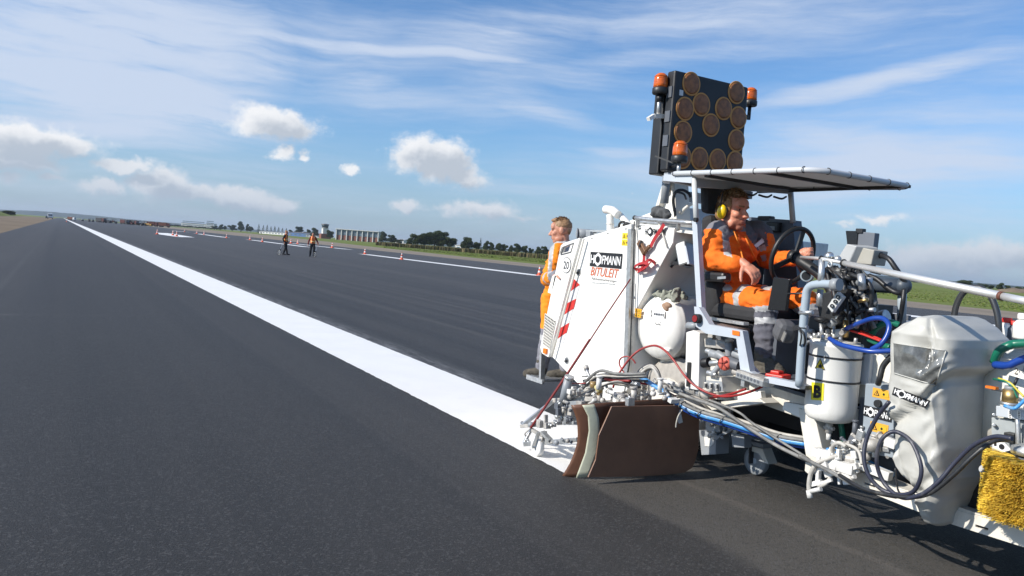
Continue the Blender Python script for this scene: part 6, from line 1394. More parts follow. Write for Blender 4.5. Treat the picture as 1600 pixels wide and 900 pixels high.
b = MB(); c = A(1618, 610, X=4.55); b.lathe([(.001, .36), (.12, .345), (.22, .29), (.275, .2), (.29, .1), (.29, -.2)], V((c.x, c.y, c.z-.10)), (0, 0, 1), CREAM, n=40); b.beam(A(1597, 598, X=4.3), A(1606, 572, X=4.3), .02, .03, GREYM, up=(1, 0, 0)); part(b, 'dome_lid')
b = MB(); b.text('2', A(1584.5, 584, X=4.27), UD, VD, .032, SIGNK); part(b, 'number_mark')
b = MB(); p = PX([(1565, 558), (1572, 545), (1640, 538), (1640, 564)], 4.25)
b.tube([p[0], p[1], p[2]], .008, CREAM, sp=0)
for i in range(22):
    for j in range(6):
        o = p[0].lerp(p[3], (i+.5*(j % 2)+.3)/22); t = p[1].lerp(p[2], (i+.5*(j % 2)+.3)/22); b.torus(o.lerp(t, (j+.5)/6), (-1, 0, .35), .0105, .0032, SIGNW, 6, 4)
part(b, 'mesh_guard')
b = MB(); hose(b, [(1553, 566, 4.2), (1560, 550, 4.18), (1574, 541, 4.18), (1590, 537, 4.2), (1640, 536, 4.2)], .022, GREENHOSE); part(b, 'green_hose')
b = MB(); hose(b, [(1554, 570, 4.16), (1575, 571, 4.14), (1592, 564, 4.14), (1640, 545, 4.14)], .020, BLUEHOSE); part(b, 'blue_hose')
b = MB(); hose(b, [(1490, 500, 4.6), (1494, 478, 4.6), (1503, 460, 4.6), (1516, 450, 4.6), (1532, 450, 4.6), (1547, 462, 4.6), (1556, 482, 4.6), (1560, 502, 4.6), (1561, 520, 4.6)], .0175, mat('hoop_black', (.035, .036, .038), .3, spec=.8), n=12, sp=7); part(b, 'guard_hoop')
b = MB(); c = A(1606, 770, X=4.12); z1 = A(1592, 712, X=3.98).z; z0 = A(1592, 832, X=3.90).z; RB = .198
b.cyl(V((c.x, c.y, z0+.02)), V((c.x, c.y, z1-.02)), .07, GREYD, n=20); rnd = random.Random(44); kk = b.mi(BRISTLE)
NL = 7
for L_ in range(NL):
    zc = z0+.02+(z1-z0-.04)*(L_+.5)/NL
    for i in range(4200):
        a_ = rnd.uniform(1.6, 5.6); tz_ = rnd.gauss(0, .0085); d = V((math.cos(a_), math.sin(a_), 0)); t_ = V((-d.y, d.x, 0))
        r1 = RB*rnd.uniform(.90, 1.04); droop = rnd.gauss(-.008, .0065)
        p0 = V((c.x, c.y, zc+tz_*.6))+d*.06; p1 = V((c.x, c.y, zc+tz_*1.25+droop))+d*r1+t_*rnd.gauss(0, .012)
        w = t_*.0008+V((0, 0, rnd.uniform(-.0008, .0008)))
        f = b.bm.faces.new([b.bm.verts.new(p0-w), b.bm.verts.new(p0+w), b.bm.verts.new(p1+w*1.6), b.bm.verts.new(p1-w*1.6)]); f.material_index = kk
br = part(b, 'sweeping_brush', fix=False)
b = MB(); b.lathe([(.05, 0), (.09, .0), (.09, .03), (.04, .05), (.04, .14)], V((c.x, c.y, z1-.01)), (0, 0, 1), GALV, n=24); b.beam(A(1590, 706, X=4.08), A(1640, 700, X=4.05), .05, .03, GREYB); part(b, 'brush_motor')
b = MB(); hose(b, [(1538, 745, 4.1), (1541, 760, 4.1), (1546, 775, 4.1)], .02, SKYHOSE); b.cyl(A(1536, 733, X=4.0), A(1542, 736, X=4.05), .02, GREYM); part(b, 'brush_hose')

# ================================================================ loose things lying on the machine
b = MB(); rnd = random.Random(2)
for (x, y, rx, rz) in ((1028, 331, .07, .05), (1036, 334, .07, .045), (1024, 335, .05, .035), (1042, 337, .05, .03)): b.ell(A(x, y, X=SX+.02), (rx*.8, rx, rz), GLOVE, seg=18, rings=12)
b = remesh(b, .008, 2); 
for v in b.bm.verts: v.co += V((mnoise.noise(v.co*22), mnoise.noise(v.co*22+V((9, 0, 0))), mnoise.noise(v.co*22+V((0, 9, 0)))))*.011
b.mats = [GLOVE]; tag(b.build('cloth_bundle'), 'crumpled charcoal cloth bundle lying on the pipe rack behind the driver', 'cloth')  # bundle of crumpled cloth on the pipe rack
b = MB()
for i in range(9): b.ell(tank_pt(1030+i*4.4, 462-abs(i-4)*.5+(i % 3)*2, -.01), (.05, .07, .022), CLOTHG, Matrix.Rotation(i*.8, 3, 'X'), seg=14, rings=8)
b = remesh(b, .007, 1)
for v in b.bm.verts: v.co += V((mnoise.noise(v.co*26), mnoise.noise(v.co*26+V((9, 0, 0))), mnoise.noise(v.co*26+V((0, 9, 0)))))*.016
b.mats = [CLOTHG]; tag(b.build('rag'), 'olive grey rag draped over the top of the white pressure tank', 'rag')
b = MB(); b.ell(tank_pt(1040, 480, .0), (.03, .045, .02), mat('tan_leather', (.36, .23, .15), .8, var=.2, bump=.3), Matrix.Rotation(.7, 3, 'X')); b.ell(tank_pt(1044, 476, .0), (.025, .04, .018), mat('tan_leather', (.36, .23, .15), .8), Matrix.Rotation(.3, 3, 'X')); b = remesh(b, .006, 1); b.mats = [mat('tan_leather', (.36, .23, .15), .8)]; tag(b.build('leather_glove'), 'small tan leather glove tucked under the rag on the white tank', 'glove')
rs = empty('ratchet_strap', A(1010, 400, X=SX-.02), 'red ratchet strap with a brown buckle hanging down the white box', 'strap')
def ribbon(b, L, w, m, dn=V((-1, 0, 0))):
    P = catmull([A(x, y, X=X) for x, y, X in L], 6); prev = None; k = b.mi(m)
    for i, p in enumerate(P):
        d = (P[min(i+1, len(P)-1)]-P[max(i-1, 0)]).normalized(); s_ = d.cross(dn).normalized()*w
        row = [b.bm.verts.new(p+s_), b.bm.verts.new(p-s_), b.bm.verts.new(p-s_-dn*.004), b.bm.verts.new(p+s_-dn*.004)]
        if prev:
            for a_ in range(4): b.bm.faces.new((prev[a_], prev[(a_+1) % 4], row[(a_+1) % 4], row[a_])).material_index = k
        prev = row
b = MB(); ribbon(b, [(1037.5, 350, SX-.03), (1030, 362, SX-.03), (1022, 374, SX-.025), (1016, 386, SX-.03)], .018, STRAP); ribbon(b, [(1006, 396, SX-.03), (1006, 404, SX-.03), (1005, 412, SX-.03)], .016, STRAP); part(b, 'webbing', rs)
b = MB(); b.beam(A(998.5, 378, X=SX-.03), A(1008, 396, X=SX-.035), .03, .05, mat('buckle_brown', (.19, .10, .055), .5, metal=.4, var=.2), bevel=.006); b.beam(A(1003, 376.5, X=SX-.03), A(1000, 386, X=SX-.05), .012, .03, BLACK); b.beam(A(1007, 393, X=SX-.03), A(1016, 384, X=SX-.03), .03, .03, mat('buckle_brown', (.19, .10, .055), .5, metal=.4), bevel=.006); part(b, 'ratchet_buckle', rs)
b = MB()
ribbon(b, [(994, 424, SX-.03), (999, 414, SX-.05), (1010, 416, SX-.05), (1018, 408, SX-.05), (1024, 412, SX-.03)], .013, STRAP, V((-.8, .3, .5)))
ribbon(b, [(992, 420, SX-.04), (1000, 421, SX-.06), (1008, 410, SX-.07), (1016, 406, SX-.06), (1022, 410, SX-.05), (1025, 415, SX-.03)], .012, STRAP, V((-.7, .6, -.3)))
ribbon(b, [(993, 423, SX-.03), (992, 416, SX-.06), (1003, 411, SX-.08), (1012, 413, SX-.08), (1006, 419, SX-.07), (996, 425, SX-.05)], .012, STRAP, V((-.9, -.2, .4)))
ribbon(b, [(1004, 409, SX-.04), (1008, 417, SX-.07), (1002, 422, SX-.06)], .014, STRAP); part(b, 'loose_end', rs)
rd = A(1216, 587, X=FX+.12); b = MB(); b.box(rd+V((0, 0, -.005)), (.14, .12, .035), REDPL, Matrix.Rotation(.3, 3, 'Z'), bevel=.008); b.box(rd+V((.01, .02, .02)), (.08, .06, .02), REDPL, Matrix.Rotation(.3, 3, 'Z'), bevel=.006); tag(b.build('wheel_chock'), 'flat red plastic piece on the deck beside the driver boot', 'plastic part')
for nm, L, lb in (('white_bottle', ((1571, 528, WHITE, REDPL, .8),), 'white bottle with red cap standing behind the grey tarpaulin hood'), ('dark_bottle', ((1583, 531, GREYD, REDPL, .75),), 'dark bottle under the red cap right of the white bottle'), ('canister', ((1597, 530, WHITE, WHITE, 1.0),), 'white canister at the right picture edge above the green hose')):
    (x, y, m, cm, s), = L; c = A(x, y, X=4.72); e = empty(nm, c, lb, 'bottle')
    b = MB(); b.lathe([(.045*s, 0), (.052*s, .01), (.052*s, .085*s), (.035*s, .105*s), (.024*s, .11*s), (.024*s, .118*s)], c, (0, 0, 1), m, n=20); part(b, 'bottle_body', e); b = MB(); b.lathe([(.032*s, .112*s), (.034*s, .118*s), (.034*s, .14*s), (.028*s, .146*s)], c, (0, 0, 1), cm, n=20); part(b, 'cap', e)

# ================================================================ PEOPLE
def proj(p):
    v = V(p)-CAM; z = v.dot(_f); return 800+FPX*v.dot(_r)/z, 450-FPX*v.dot(_u)/z
def inpoly(x, y, P):
    c = False; j = len(P)-1
    for i in range(len(P)):
        if ((P[i][1] > y) != (P[j][1] > y)) and (x < (P[j][0]-P[i][0])*(y-P[i][1])/(P[j][1]-P[i][1])+P[i][0]): c = not c
        j = i
    return c
def wrinkle(b, amp, sc, seed=0):
    bmesh.ops.recalc_face_normals(b.bm, faces=b.bm.faces[:]); b.bm.normal_update()
    for v in b.bm.verts:
        q = v.co*sc+V((seed, 0, 0))
        w = V((q.x*.7+q.z*.6, q.y*.8, q.z*1.5))
        d = (.6-1.9*abs(mnoise.noise(w)))*.6+.45*(0.5-1.6*abs(mnoise.noise(w*2.1+V((5, 3, 1)))))+.25*mnoise.noise(q*4)
        v.co += v.normal*(d*amp)
def paint(b, base, rules):
    """give each face the cloth it is cut from; rules: (function of centre, material), the last match wins"""
    b.mats = []; k0 = b.mi(base); ks = [(fn, b.mi(m)) for fn, m in rules]
    for f in b.bm.faces:
        c = f.calc_center_median(); k = k0
        for fn, m in ks:
            if fn(c): k = m
        f.material_index = k
def head_solids(b, c, F, U, s=1.0, m=SKIN):
    S = F.cross(U).normalized()
    M = Matrix((S, F, U)).transposed()
    def P(x, f, u): return c+(S*x+F*f+U*u)*s
    def E(x, f, u, r): b.ell(P(x, f, u), tuple(k*s for k in r), m, M, 18, 12)
    E(0, -.012, .025, (.083, .105, .102)); E(0, .03, -.055, (.068, .075, .080)); E(0, .068, -.112, (.034, .030, .027)); E(0, .072, .045, (.062, .038, .05))
    for x in (-1, 1):
        E(x*.042, .066, -.028, (.030, .034, .030)); E(x*.034, .088, .028, (.026, .016, .009)); E(x*.088, -.01, -.012, (.012, .027, .036)); E(x*.05, .02, -.09, (.026, .05, .035)); E(x*.013, .118, -.040, (.012, .014, .010))
    capsule(b, P(0, .092, .012), P(0, .125, -.036), .010*s, .017*s, m); E(0, .098, -.072, (.026, .014, .008)); E(0, .095, -.086, (.024, .014, .009)); E(0, .085, -.080, (.036, .02, .022))
    return P, S, M
def hand(b, wrist, tip_dir, palm_n, m, s=1.0, curl=.6, side=1):
    """palm, four jointed fingers of unequal length and a thumb leaving the side of the palm"""
    D = tip_dir.normalized(); N = (palm_n-D*palm_n.dot(D)).normalized(); S = D.cross(N)*side
    cpt = wrist+D*.055*s; M = Matrix((S*side, D, N)).transposed()
    b.ell(cpt, (.042*s, .056*s, .019*s), m, M, 14, 10); capsule(b, wrist-D*.02*s, wrist+D*.03*s, .027*s, .028*s, m)
    for k, (off, ln) in enumerate(((-.031, .074), (-.010, .084), (.011, .079), (.030, .062))):
        p = wrist+D*.095*s+S*off*s; a = .18+.06*k; L = ln*s
        capsule(b, wrist+D*.05*s+S*off*.8*s, p, .0125*s, .0115*s, m, 10)
        for seg, (fr, r1, r2) in enumerate(((.44, .0112, .0102), (.32, .0102, .0092), (.24, .0092, .0078))):
            a += curl*(.55 if seg == 0 else .8); d = D*math.cos(a)+N*math.sin(a); q = p+d*L*fr; capsule(b, p, q, r1*s, r2*s, m, 10); p = q
    p = wrist+D*.03*s-S*.032*s; d = (D*.55-S*.75+N*.35).normalized()
    for ln, r1, r2 in ((.038, .0155, .0125), (.030, .0125, .0108), (.024, .0108, .0085)):
        q = p+d*ln*s; capsule(b, p, q, r1*s, r2*s, m, 10); p = q; d = (d+D*.35+N*.25).normalized()
def hair_tufts(b, c, F, U, S, s, m, n, seed, fn, ln=(.02, .05)):
    rnd = random.Random(seed); k = b.mi(m)
    for i in range(n):
        d = V((rnd.gauss(0, 1), rnd.gauss(0, 1), rnd.gauss(0, 1))).normalized()
        if not fn(d): continue
        p = c+(S*(d.x*.088)+F*(d.y*.112-.012)+U*(d.z*.108+.025))*s; o = (S*d.x+F*d.y+U*d.z)
        t = (o*.32+F*rnd.uniform(.2, .9)*(1 if d.z > .2 else 0)+U*(rnd.uniform(-.1, .35) if d.z > .2 else -.8)+S*rnd.uniform(-.35, .35)).normalized(); L = rnd.uniform(*ln)*s; w = t.cross(o+V((.01, .02, 0))).normalized()*rnd.uniform(.003, .007)*s
        p = p-o*.006*s; q1 = p+t*L*.6+o*.004*s; q2 = p+t*L-U*rnd.uniform(0, .014)*s
        f = b.bm.faces.new([b.bm.verts.new(p-w), b.bm.verts.new(p+w), b.bm.verts.new(q1+w*.7), b.bm.verts.new(q2), b.bm.verts.new(q1-w*.7)]); f.material_index = k; f.smooth = True
def shell(b, src_rules): pass

# ---------------------------------------------------------------- the driver
def driver():
    root = empty('person', A(1150, 490, X=4.42), 'driver in orange work clothes with yellow ear defenders seated at the steering wheel', 'person')
    F = V((.08, -1, -.04)).normalized(); U = (V((0, 0, 1))-F*F.z).normalized()
    hc = A(1145, 329, X=4.34); hs = 1.08
    nb = A(1141, 358, X=4.43); ch = A(1150, 388, X=4.43); ab_ = A(1142, 430, X=4.43); pv = A(1130, 466, X=4.43)
    rsh, rel, rwr = A(1118, 366, X=4.215), A(1111, 406, X=4.09), A(1162, 412, X=4.13); rhd = A(1173, 418, X=4.16)
    lsh, lel, lwr = A(1187, 368, X=4.66), A(1199, 404, X=4.76), A(1243, 404, X=4.66)
    rhip, rkn, ran = A(1133, 466, X=4.31), A(1197, 472, X=4.24), A(1196, 556, X=4.21)
    lhip, lkn, lan = A(1140, 468, X=4.54), A(1262, 470, X=4.62), A(1281, 560, X=4.62)
    b = MB(); P, S, M = head_solids(b, hc, F, U, hs)
    capsule(b, P(0, -.02, -.06), nb+V((0, .02, -.03)), .058*hs, .068*hs, SKIN)
    chain(b, [(nb+V((0, 0, -.05)), .08), (ch+V((0, .04, 0)), .09), (ab_+V((0, .04, 0)), .09), (pv, .10)], SKIN); capsule(b, rsh, lsh, .06, .06, SKIN)
    chain(b, [(rsh, .055), (rel, .045), (rwr, .031)], SKIN); chain(b, [(lsh, .055), (lel, .045), (lwr, .031)], SKIN)
    for h_, k_, a_ in ((rhip, rkn, ran), (lhip, lkn, lan)): chain(b, [(h_, .08), (k_, .06), (a_, .045)], SKIN)
    hand(b, rwr, V((.10, -.85, -.50)), V((.35, .1, -.9)), SKIN, 1.14, .75, 1)
    wc = A(1238.5, 400.5, X=4.42); gp = wc+V((.195, -.005, .02))
    hand(b, gp+V((-.02, .105, .005)), V((.12, -.96, .05)), V((-.95, -.1, .0)), SKIN, 1.1, 1.05, -1)
    capsule(b, lwr, gp+V((-.02, .095, .005)), .031, .03, SKIN)
    b = remesh(b, .0062, 2)
    Pi = lambda c, x, f, u, r: (c-P(x, f, u)).length < r*hs
    LIP = mat('lips', (.36, .12, .09), .5); STUB = mat('weathered_skin', (.40, .15, .095), .55, var=.15, scale=30)
    paint(b, SKIN, [(lambda c: Pi(c, 0, .06, -.10, .062), STUB), (lambda c: Pi(c, .034, .090, .006, .0085) or Pi(c, -.034, .090, .006, .0085), EYE), (lambda c: Pi(c, 0, .112, -.078, .021), LIP),
                    (lambda c: abs((c-P(0, 0, .030)).dot(U)) < .006*hs and (c-P(0, 0, 0)).dot(F) > .07*hs and .014*hs < abs((c-hc).dot(S)) < .055*hs, HAIR)])
    b.build('body', root, fix=False)
    # hair
    b = MB(); b.ell(P(0, -.022, .036), (.085*hs, .102*hs, .093*hs), HAIR, M, 22, 16); b.ell(P(0, .035, .106), (.062*hs, .045*hs, .024*hs), HAIR, M, 16, 10); b.ell(P(-.01, .01, .118), (.052*hs, .06*hs, .026*hs), HAIR, M); b.ell(P(0, -.075, -.02), (.075*hs, .05*hs, .07*hs), HAIR, M)
    for x in (-1, 1): b.ell(P(x*.074, .012, .03), (.017*hs, .035*hs, .05*hs), HAIR, M)
    b = remesh(b, .008, 1)
    for v in b.bm.verts: v.co += V((mnoise.noise(v.co*45), mnoise.noise(v.co*45+V((9, 0, 0))), mnoise.noise(v.co*45+V((0, 9, 0)))))*.005
    b.mats = [HAIR]
    hair_tufts(b, hc+U*.012, F, U, S, hs, HAIR, 2600, 4, lambda d: d.z > .5 or (d.y < .05 and d.z > -.5), (.014, .036))
    hl = mat('hair_light', (.42, .27, .13), .6, var=.3, scale=60); hair_tufts(b, hc+U*.016, F, U, S, hs, hl, 900, 6, lambda d: d.z > .6, (.015, .042))
    b.build('hair', root, fix=False)
    b = MB(); c = P(-.104, -.006, -.018); b.ell(c, (.026*hs, .036*hs, .050*hs), MUFF, M @ Matrix.Rotation(.12, 3, 'X'), 20, 14); b.ell(P(-.090, -.006, -.016), (.016*hs, .040*hs, .052*hs), BLACK, M, 18, 12); c = P(.104, -.006, -.018); b.ell(c, (.026*hs, .036*hs, .050*hs), MUFF, M, 18, 12); b.ell(P(.090, -.006, -.016), (.016*hs, .040*hs, .052*hs), BLACK, M, 18, 12)
    b.tube([P(.118*math.cos(t), -.03+.02*math.cos(t*2), .145*math.sin(t)*1.02+.02) for t in [math.pi*i/16 for i in range(17)]], .005, BLACK, sp=0); b.build('ear_defenders', root)
    # jacket
    b = MB(); J = HIVIS
    b.ell(A(1146, 385, X=4.43), (.225, .145, .19), J, Matrix.Rotation(.1, 3, 'X')); b.ell(A(1139, 425, X=4.43), (.20, .15, .19), J); b.ell(A(1131, 456, X=4.42), (.205, .17, .13), J)
    chain(b, [(rsh+V((.02, 0, .0)), .096), ((rsh+rel)/2, .090), (rel, .074), (rel.lerp(rwr, .5), .062), (rel.lerp(rwr, .80), .055)], J); chain(b, [(lsh, .092), ((lsh+lel)/2, .085), (lel, .074), (lel.lerp(lwr, .5), .060), (lel.lerp(lwr, .93), .052)], J)
    capsule(b, nb+V((-.06, .02, -.03)), rsh+V((.03, .01, .02)), .075, .085, J); capsule(b, nb+V((.06, .02, -.03)), lsh+V((-.03, 0, .02)), .075, .085, J)
    capsule(b, A(1118, 448, X=4.25), A(1146, 458, X=4.24), .055, .05, J); b.torus(nb+V((0, .025, .012)), (0, -.35, 1), .078, .022, J, 24, 8)
    b = remesh(b, .0085, 2); wrinkle(b, .026, 7.5); bmesh.ops.smooth_vert(b.bm, verts=b.bm.verts[:], factor=.3, use_axis_x=True, use_axis_y=True, use_axis_z=True)
    def px(P_): return lambda c: inpoly(*proj(c), P_)
    SH = mat('tee_shirt_orange', (.70, .09, .006), .85, var=.05, bump=.2, bscale=50)
    front = lambda P_: (lambda c: c.y < nb.y+.09 and inpoly(*proj(c), P_))
    paint(b, J, [(front([(1149, 356), (1163, 356), (1170, 385), (1180, 420), (1186, 446), (1166, 458), (1160, 430), (1160, 395), (1154, 372)]), SH),
                 (lambda c: (c.z > rsh.z+.035 and c.x < nb.x+.0), GREYCL), (lambda c: c.z > lsh.z+.02 and c.x > nb.x+.03, NAVYG), (px([(1104, 348), (1126, 338), (1139, 346), (1148, 366), (1137, 372), (1128, 362), (1114, 353)]), GREYCL),
                 (front([(1128, 362), (1138, 368), (1144, 402), (1131, 398)]), REFL), (front([(1128, 362), (1137, 366), (1140, 376), (1132, 376)]), GREYCL), (front([(1164, 352), (1180, 348), (1198, 366), (1200, 384), (1184, 392), (1166, 366)]), NAVYG),
                 (front([(1178, 382), (1191, 371), (1195, 378), (1182, 386)]), REFL), (front([(1184, 386), (1195, 382), (1198, 390), (1188, 393)]), REFL), (front([(1188, 400), (1196, 397), (1198, 408), (1191, 408)]), REFL), (px([(1114, 440), (1130, 432), (1146, 452), (1133, 456)]), REFL),
                 (lambda c: (c-nb).length < .105 and c.z > nb.z, NAVYG)])
    b.build('jacket', root, fix=False)
    jb = None
    ZB = mat('piping_orange', (.90, .26, .03), .7)
    o = root.children[-1]; bmx = bmesh.new(); bmx.from_mesh(o.data); bv = BVHTree.FromBMesh(bmx); off = root.location
    def jpt(x, y, l=.004):
        d = ray(x, y).normalized(); h = bv.ray_cast(CAM-off, d); return (h[0]+off if h[0] is not None else A(x, y, X=4.3))-d*l
    b = MB(); b.tube([jpt(x, y) for x, y in ((1146, 360), (1152, 375), (1157, 390), (1161, 405))], .0055, ZB, n=6, sp=4); b.tube([jpt(x, y) for x, y in ((1164, 369), (1170, 382), (1177, 398), (1187, 414))], .006, ZB, n=6, sp=4); b.tube([jpt(x, y) for x, y in ((1159, 432), (1152, 446), (1144, 458))], .006, ZB, n=6, sp=4); b.build('jacket_piping', root)
    b = MB(); b.face([jpt(x, y, .006) for x, y in ((1178.5, 383), (1191, 372.5), (1194.5, 378), (1182, 387))], SIGNLG); b.face([jpt(x, y, .009) for x, y in ((1182, 382.5), (1188.5, 376.5), (1189.5, 378.5), (1183.5, 384.5))], GREYD); b.build('chest_badge', root)
    # trousers
    b = MB(); T_ = HIVIS
    b.ell(pv+V((0, -.02, -.0)), (.19, .16, .13), T_); 
    for h_, k_, a_, side in ((rhip, rkn, ran, 0), (lhip, lkn, lan, 1)): chain(b, [(h_, .118), (h_.lerp(k_, .5), .105), (k_, .083), (k_.lerp(a_, .45), .078), (k_.lerp(a_, .92), .066)], T_)
    b = remesh(b, .0085, 2); wrinkle(b, .021, 8, 4)
    def along(c, p, q): d = q-p; return (c-p).dot(d)/d.length_squared
    def leg(c): return (rhip, rkn, ran) if c.x < 4.43 else (lhip, lkn, lan)
    def lower(c): h_, k_, a_ = leg(c); return along(c, k_, a_)
    def thigh(c): h_, k_, a_ = leg(c); return along(c, h_, k_)
    paint(b, T_, [(lambda c: .50 < thigh(c)+ (c.z-rkn.z)*.25 < .64 and lower(c) < .1, REFL), (lambda c: lower(c) > .10, NAVYG), (lambda c: .10 < lower(c) < .20, REFL), (lambda c: .31 < lower(c) < .43, REFL)])
    b.build('trousers', root, fix=False)
    for a_ in (ran, lan):
        b = MB(); capsule(b, a_+V((0, .02, .02)), a_+V((0, .01, -.05)), .062, .058, BOOT); capsule(b, a_+V((0, .03, -.075)), a_+V((-.005, -.13, -.095)), .055, .050, BOOT); capsule(b, a_+V((0, -.0, -.04)), a_+V((-.005, -.11, -.08)), .056, .045, BOOT)
        b.box(a_+V((0, -.05, -.135)), (.115, .29, .03), BOOT)
        b = remesh(b, .007, 2); wrinkle(b, .008, 16, 2); b.mats = [BOOT]; b.build('boot', root, fix=False)
    return root
driver()

# ---------------------------------------------------------------- the man on the rear step
def rear_man():
    D0 = 8.55
    root = empty('person', AD(862, 585, D0), 'fair haired worker in amber jacket standing on the rear step behind the white box', 'person')
    F = (V((-.80, .60, -.12))).normalized(); U = (V((0, 0, 1))-F*F.z).normalized()
    g = lambda x, y, d=0: AD(x+4, y, D0+d)
    hs = 1.02; hc = g(873, 360); nb = g(877, 381); pv = g(866, 462)
    lsh, lel, lwr = g(868, 393, -.18), g(851, 436, -.35), g(866, 432, -.75); rsh, rel, rwr = g(893, 392, .12), g(898, 430, -.05), g(884, 440, -.4)
    lk, la = g(853, 517, -.05), g(843, 572, -.02); rk, ra = g(872, 518, .05), g(880, 574, -.1)
    b = MB(); P, S, M = head_solids(b, hc, F, U, hs, SKINL)
    capsule(b, P(0, -.025, -.06), nb, .058, .062, SKINL); chain(b, [(nb+V((0, 0, -.05)), .09), (g(874, 420), .12), (pv, .12)], SKINL)
    chain(b, [(lsh, .05), (lel, .042), (lwr, .03)], SKINL); chain(b, [(rsh, .05), (rel, .042), (rwr, .03)], SKINL); chain(b, [(pv, .09), (lk, .06), (la, .045)], SKINL); chain(b, [(pv, .09), (rk, .06), (ra, .045)], SKINL)
    hand(b, lwr, V((.30, -.75, .15)), V((-.2, .3, -.9)), SKINL, 1.1, 1.15, 1); hand(b, rwr, V((-.2, -.9, -.2)), V((.2, 0, -.9)), SKINL, 1.0, .9, 1)
    b = remesh(b, .0075, 2); Pi = lambda c, x, f, u, r: (c-P(x, f, u)).length < r*hs
    paint(b, SKINL, [(lambda c: Pi(c, .034, .088, .006, .0115) or Pi(c, -.034, .088, .006, .0115), EYE), (lambda c: Pi(c, 0, .108, -.078, .02), mat('lips', (.36, .12, .09), .5))]); b.build('body', root, fix=False)
    b = MB(); b.ell(P(0, -.018, .046), (.0845*hs, .104*hs, .088*hs), HAIRB, M, 20, 14); b.ell(P(0, .045, .112), (.056*hs, .058*hs, .026*hs), HAIRB, M); b.ell(P(0, -.075, .0), (.065*hs, .03*hs, .055*hs), HAIRB, M)
    b = remesh(b, .009, 1); 
    for v in b.bm.verts: v.co += V((mnoise.noise(v.co*40), mnoise.noise(v.co*40+V((9, 0, 0))), mnoise.noise(v.co*40+V((0, 9, 0)))))*.004
    b.mats = [HAIRB]; hair_tufts(b, hc+U*.012, F, U, S, hs, HAIRB, 1300, 9, lambda d: d.z > .62, (.012, .034)); b.build('hair', root, fix=False)
    J = HIVISY
    b = MB(); capsule(b, nb+V((0, 0, -.07)), g(873, 430), .125, .13, J); b.ell(g(877, 402), (.19, .14, .13), J, Matrix.Rotation(.5, 3, 'Z')); capsule(b, lsh, rsh, .085, .085, J); b.ell(g(868, 448), (.16, .14, .09), J)
    chain(b, [(lsh, .085), (lel, .07), (lel.lerp(lwr, .85), .058)], J); chain(b, [(rsh, .085), (rel, .07), (rel.lerp(rwr, .85), .055)], J); b.torus(nb+V((0, 0, -.015)), (0, -.1, 1), .072, .02, J, 20, 8)
    b = remesh(b, .01, 2); wrinkle(b, .020, 8, 7)
    xs_ = (rsh-lsh).normalized()
    pxx = lambda P_: (lambda c: inpoly(*proj(c), P_))
    paint(b, J, [(pxx([(859, 384), (867, 377), (864, 400), (861, 432), (855, 432), (857, 405)]), REFL), (pxx([(880, 378), (890, 374), (893, 384), (886, 398), (880, 396)]), REFL), (lambda c: (c-nb).length < .10, GREYCL), (lambda c: .05 < abs((c-nb).dot(xs_)) < .10 and c.z > nb.z-.45 and (c-lel).length > .13, REFL), (lambda c: (c-lwr).length < .125 and (c-lel).length > .12, GREYCL), (lambda c: abs((c-lel).dot((lwr-lel).normalized())-.1) < .025 and (c-lel).length < .2, REFL), (lambda c: abs(c.z-(pv.z+.12)) < .025 and (c-lel).length > .15, REFL)])
    b.build('jacket', root, fix=False)
    b = MB(); b.ell(pv, (.16, .15, .13), J); chain(b, [(pv+V((-.06, .03, -.03)), .105), (lk, .085), (la, .068)], J); chain(b, [(pv+V((.07, -.03, -.03)), .105), (rk, .085), (ra, .068)], J)
    b = remesh(b, .01, 2); wrinkle(b, .012, 8, 3); paint(b, J, [(lambda c: c.z < lk.z+.02, GREYCL), (lambda c: abs(c.z-(lk.z-.08)) < .03, REFL)]); b.build('trousers', root, fix=False)
    for a_ in (la, ra):
        b = MB(); capsule(b, a_+V((0, 0, .05)), a_+V((0, 0, -.04)), .066, .06, BOOT); capsule(b, a_+V((0, 0, -.06)), a_+F*.16+V((0, 0, -.075)), .054, .046, BOOT); b = remesh(b, .009, 2); wrinkle(b, .006, 16, 2); b.mats = [BOOT]; b.build('boot', root, fix=False)
rear_man()

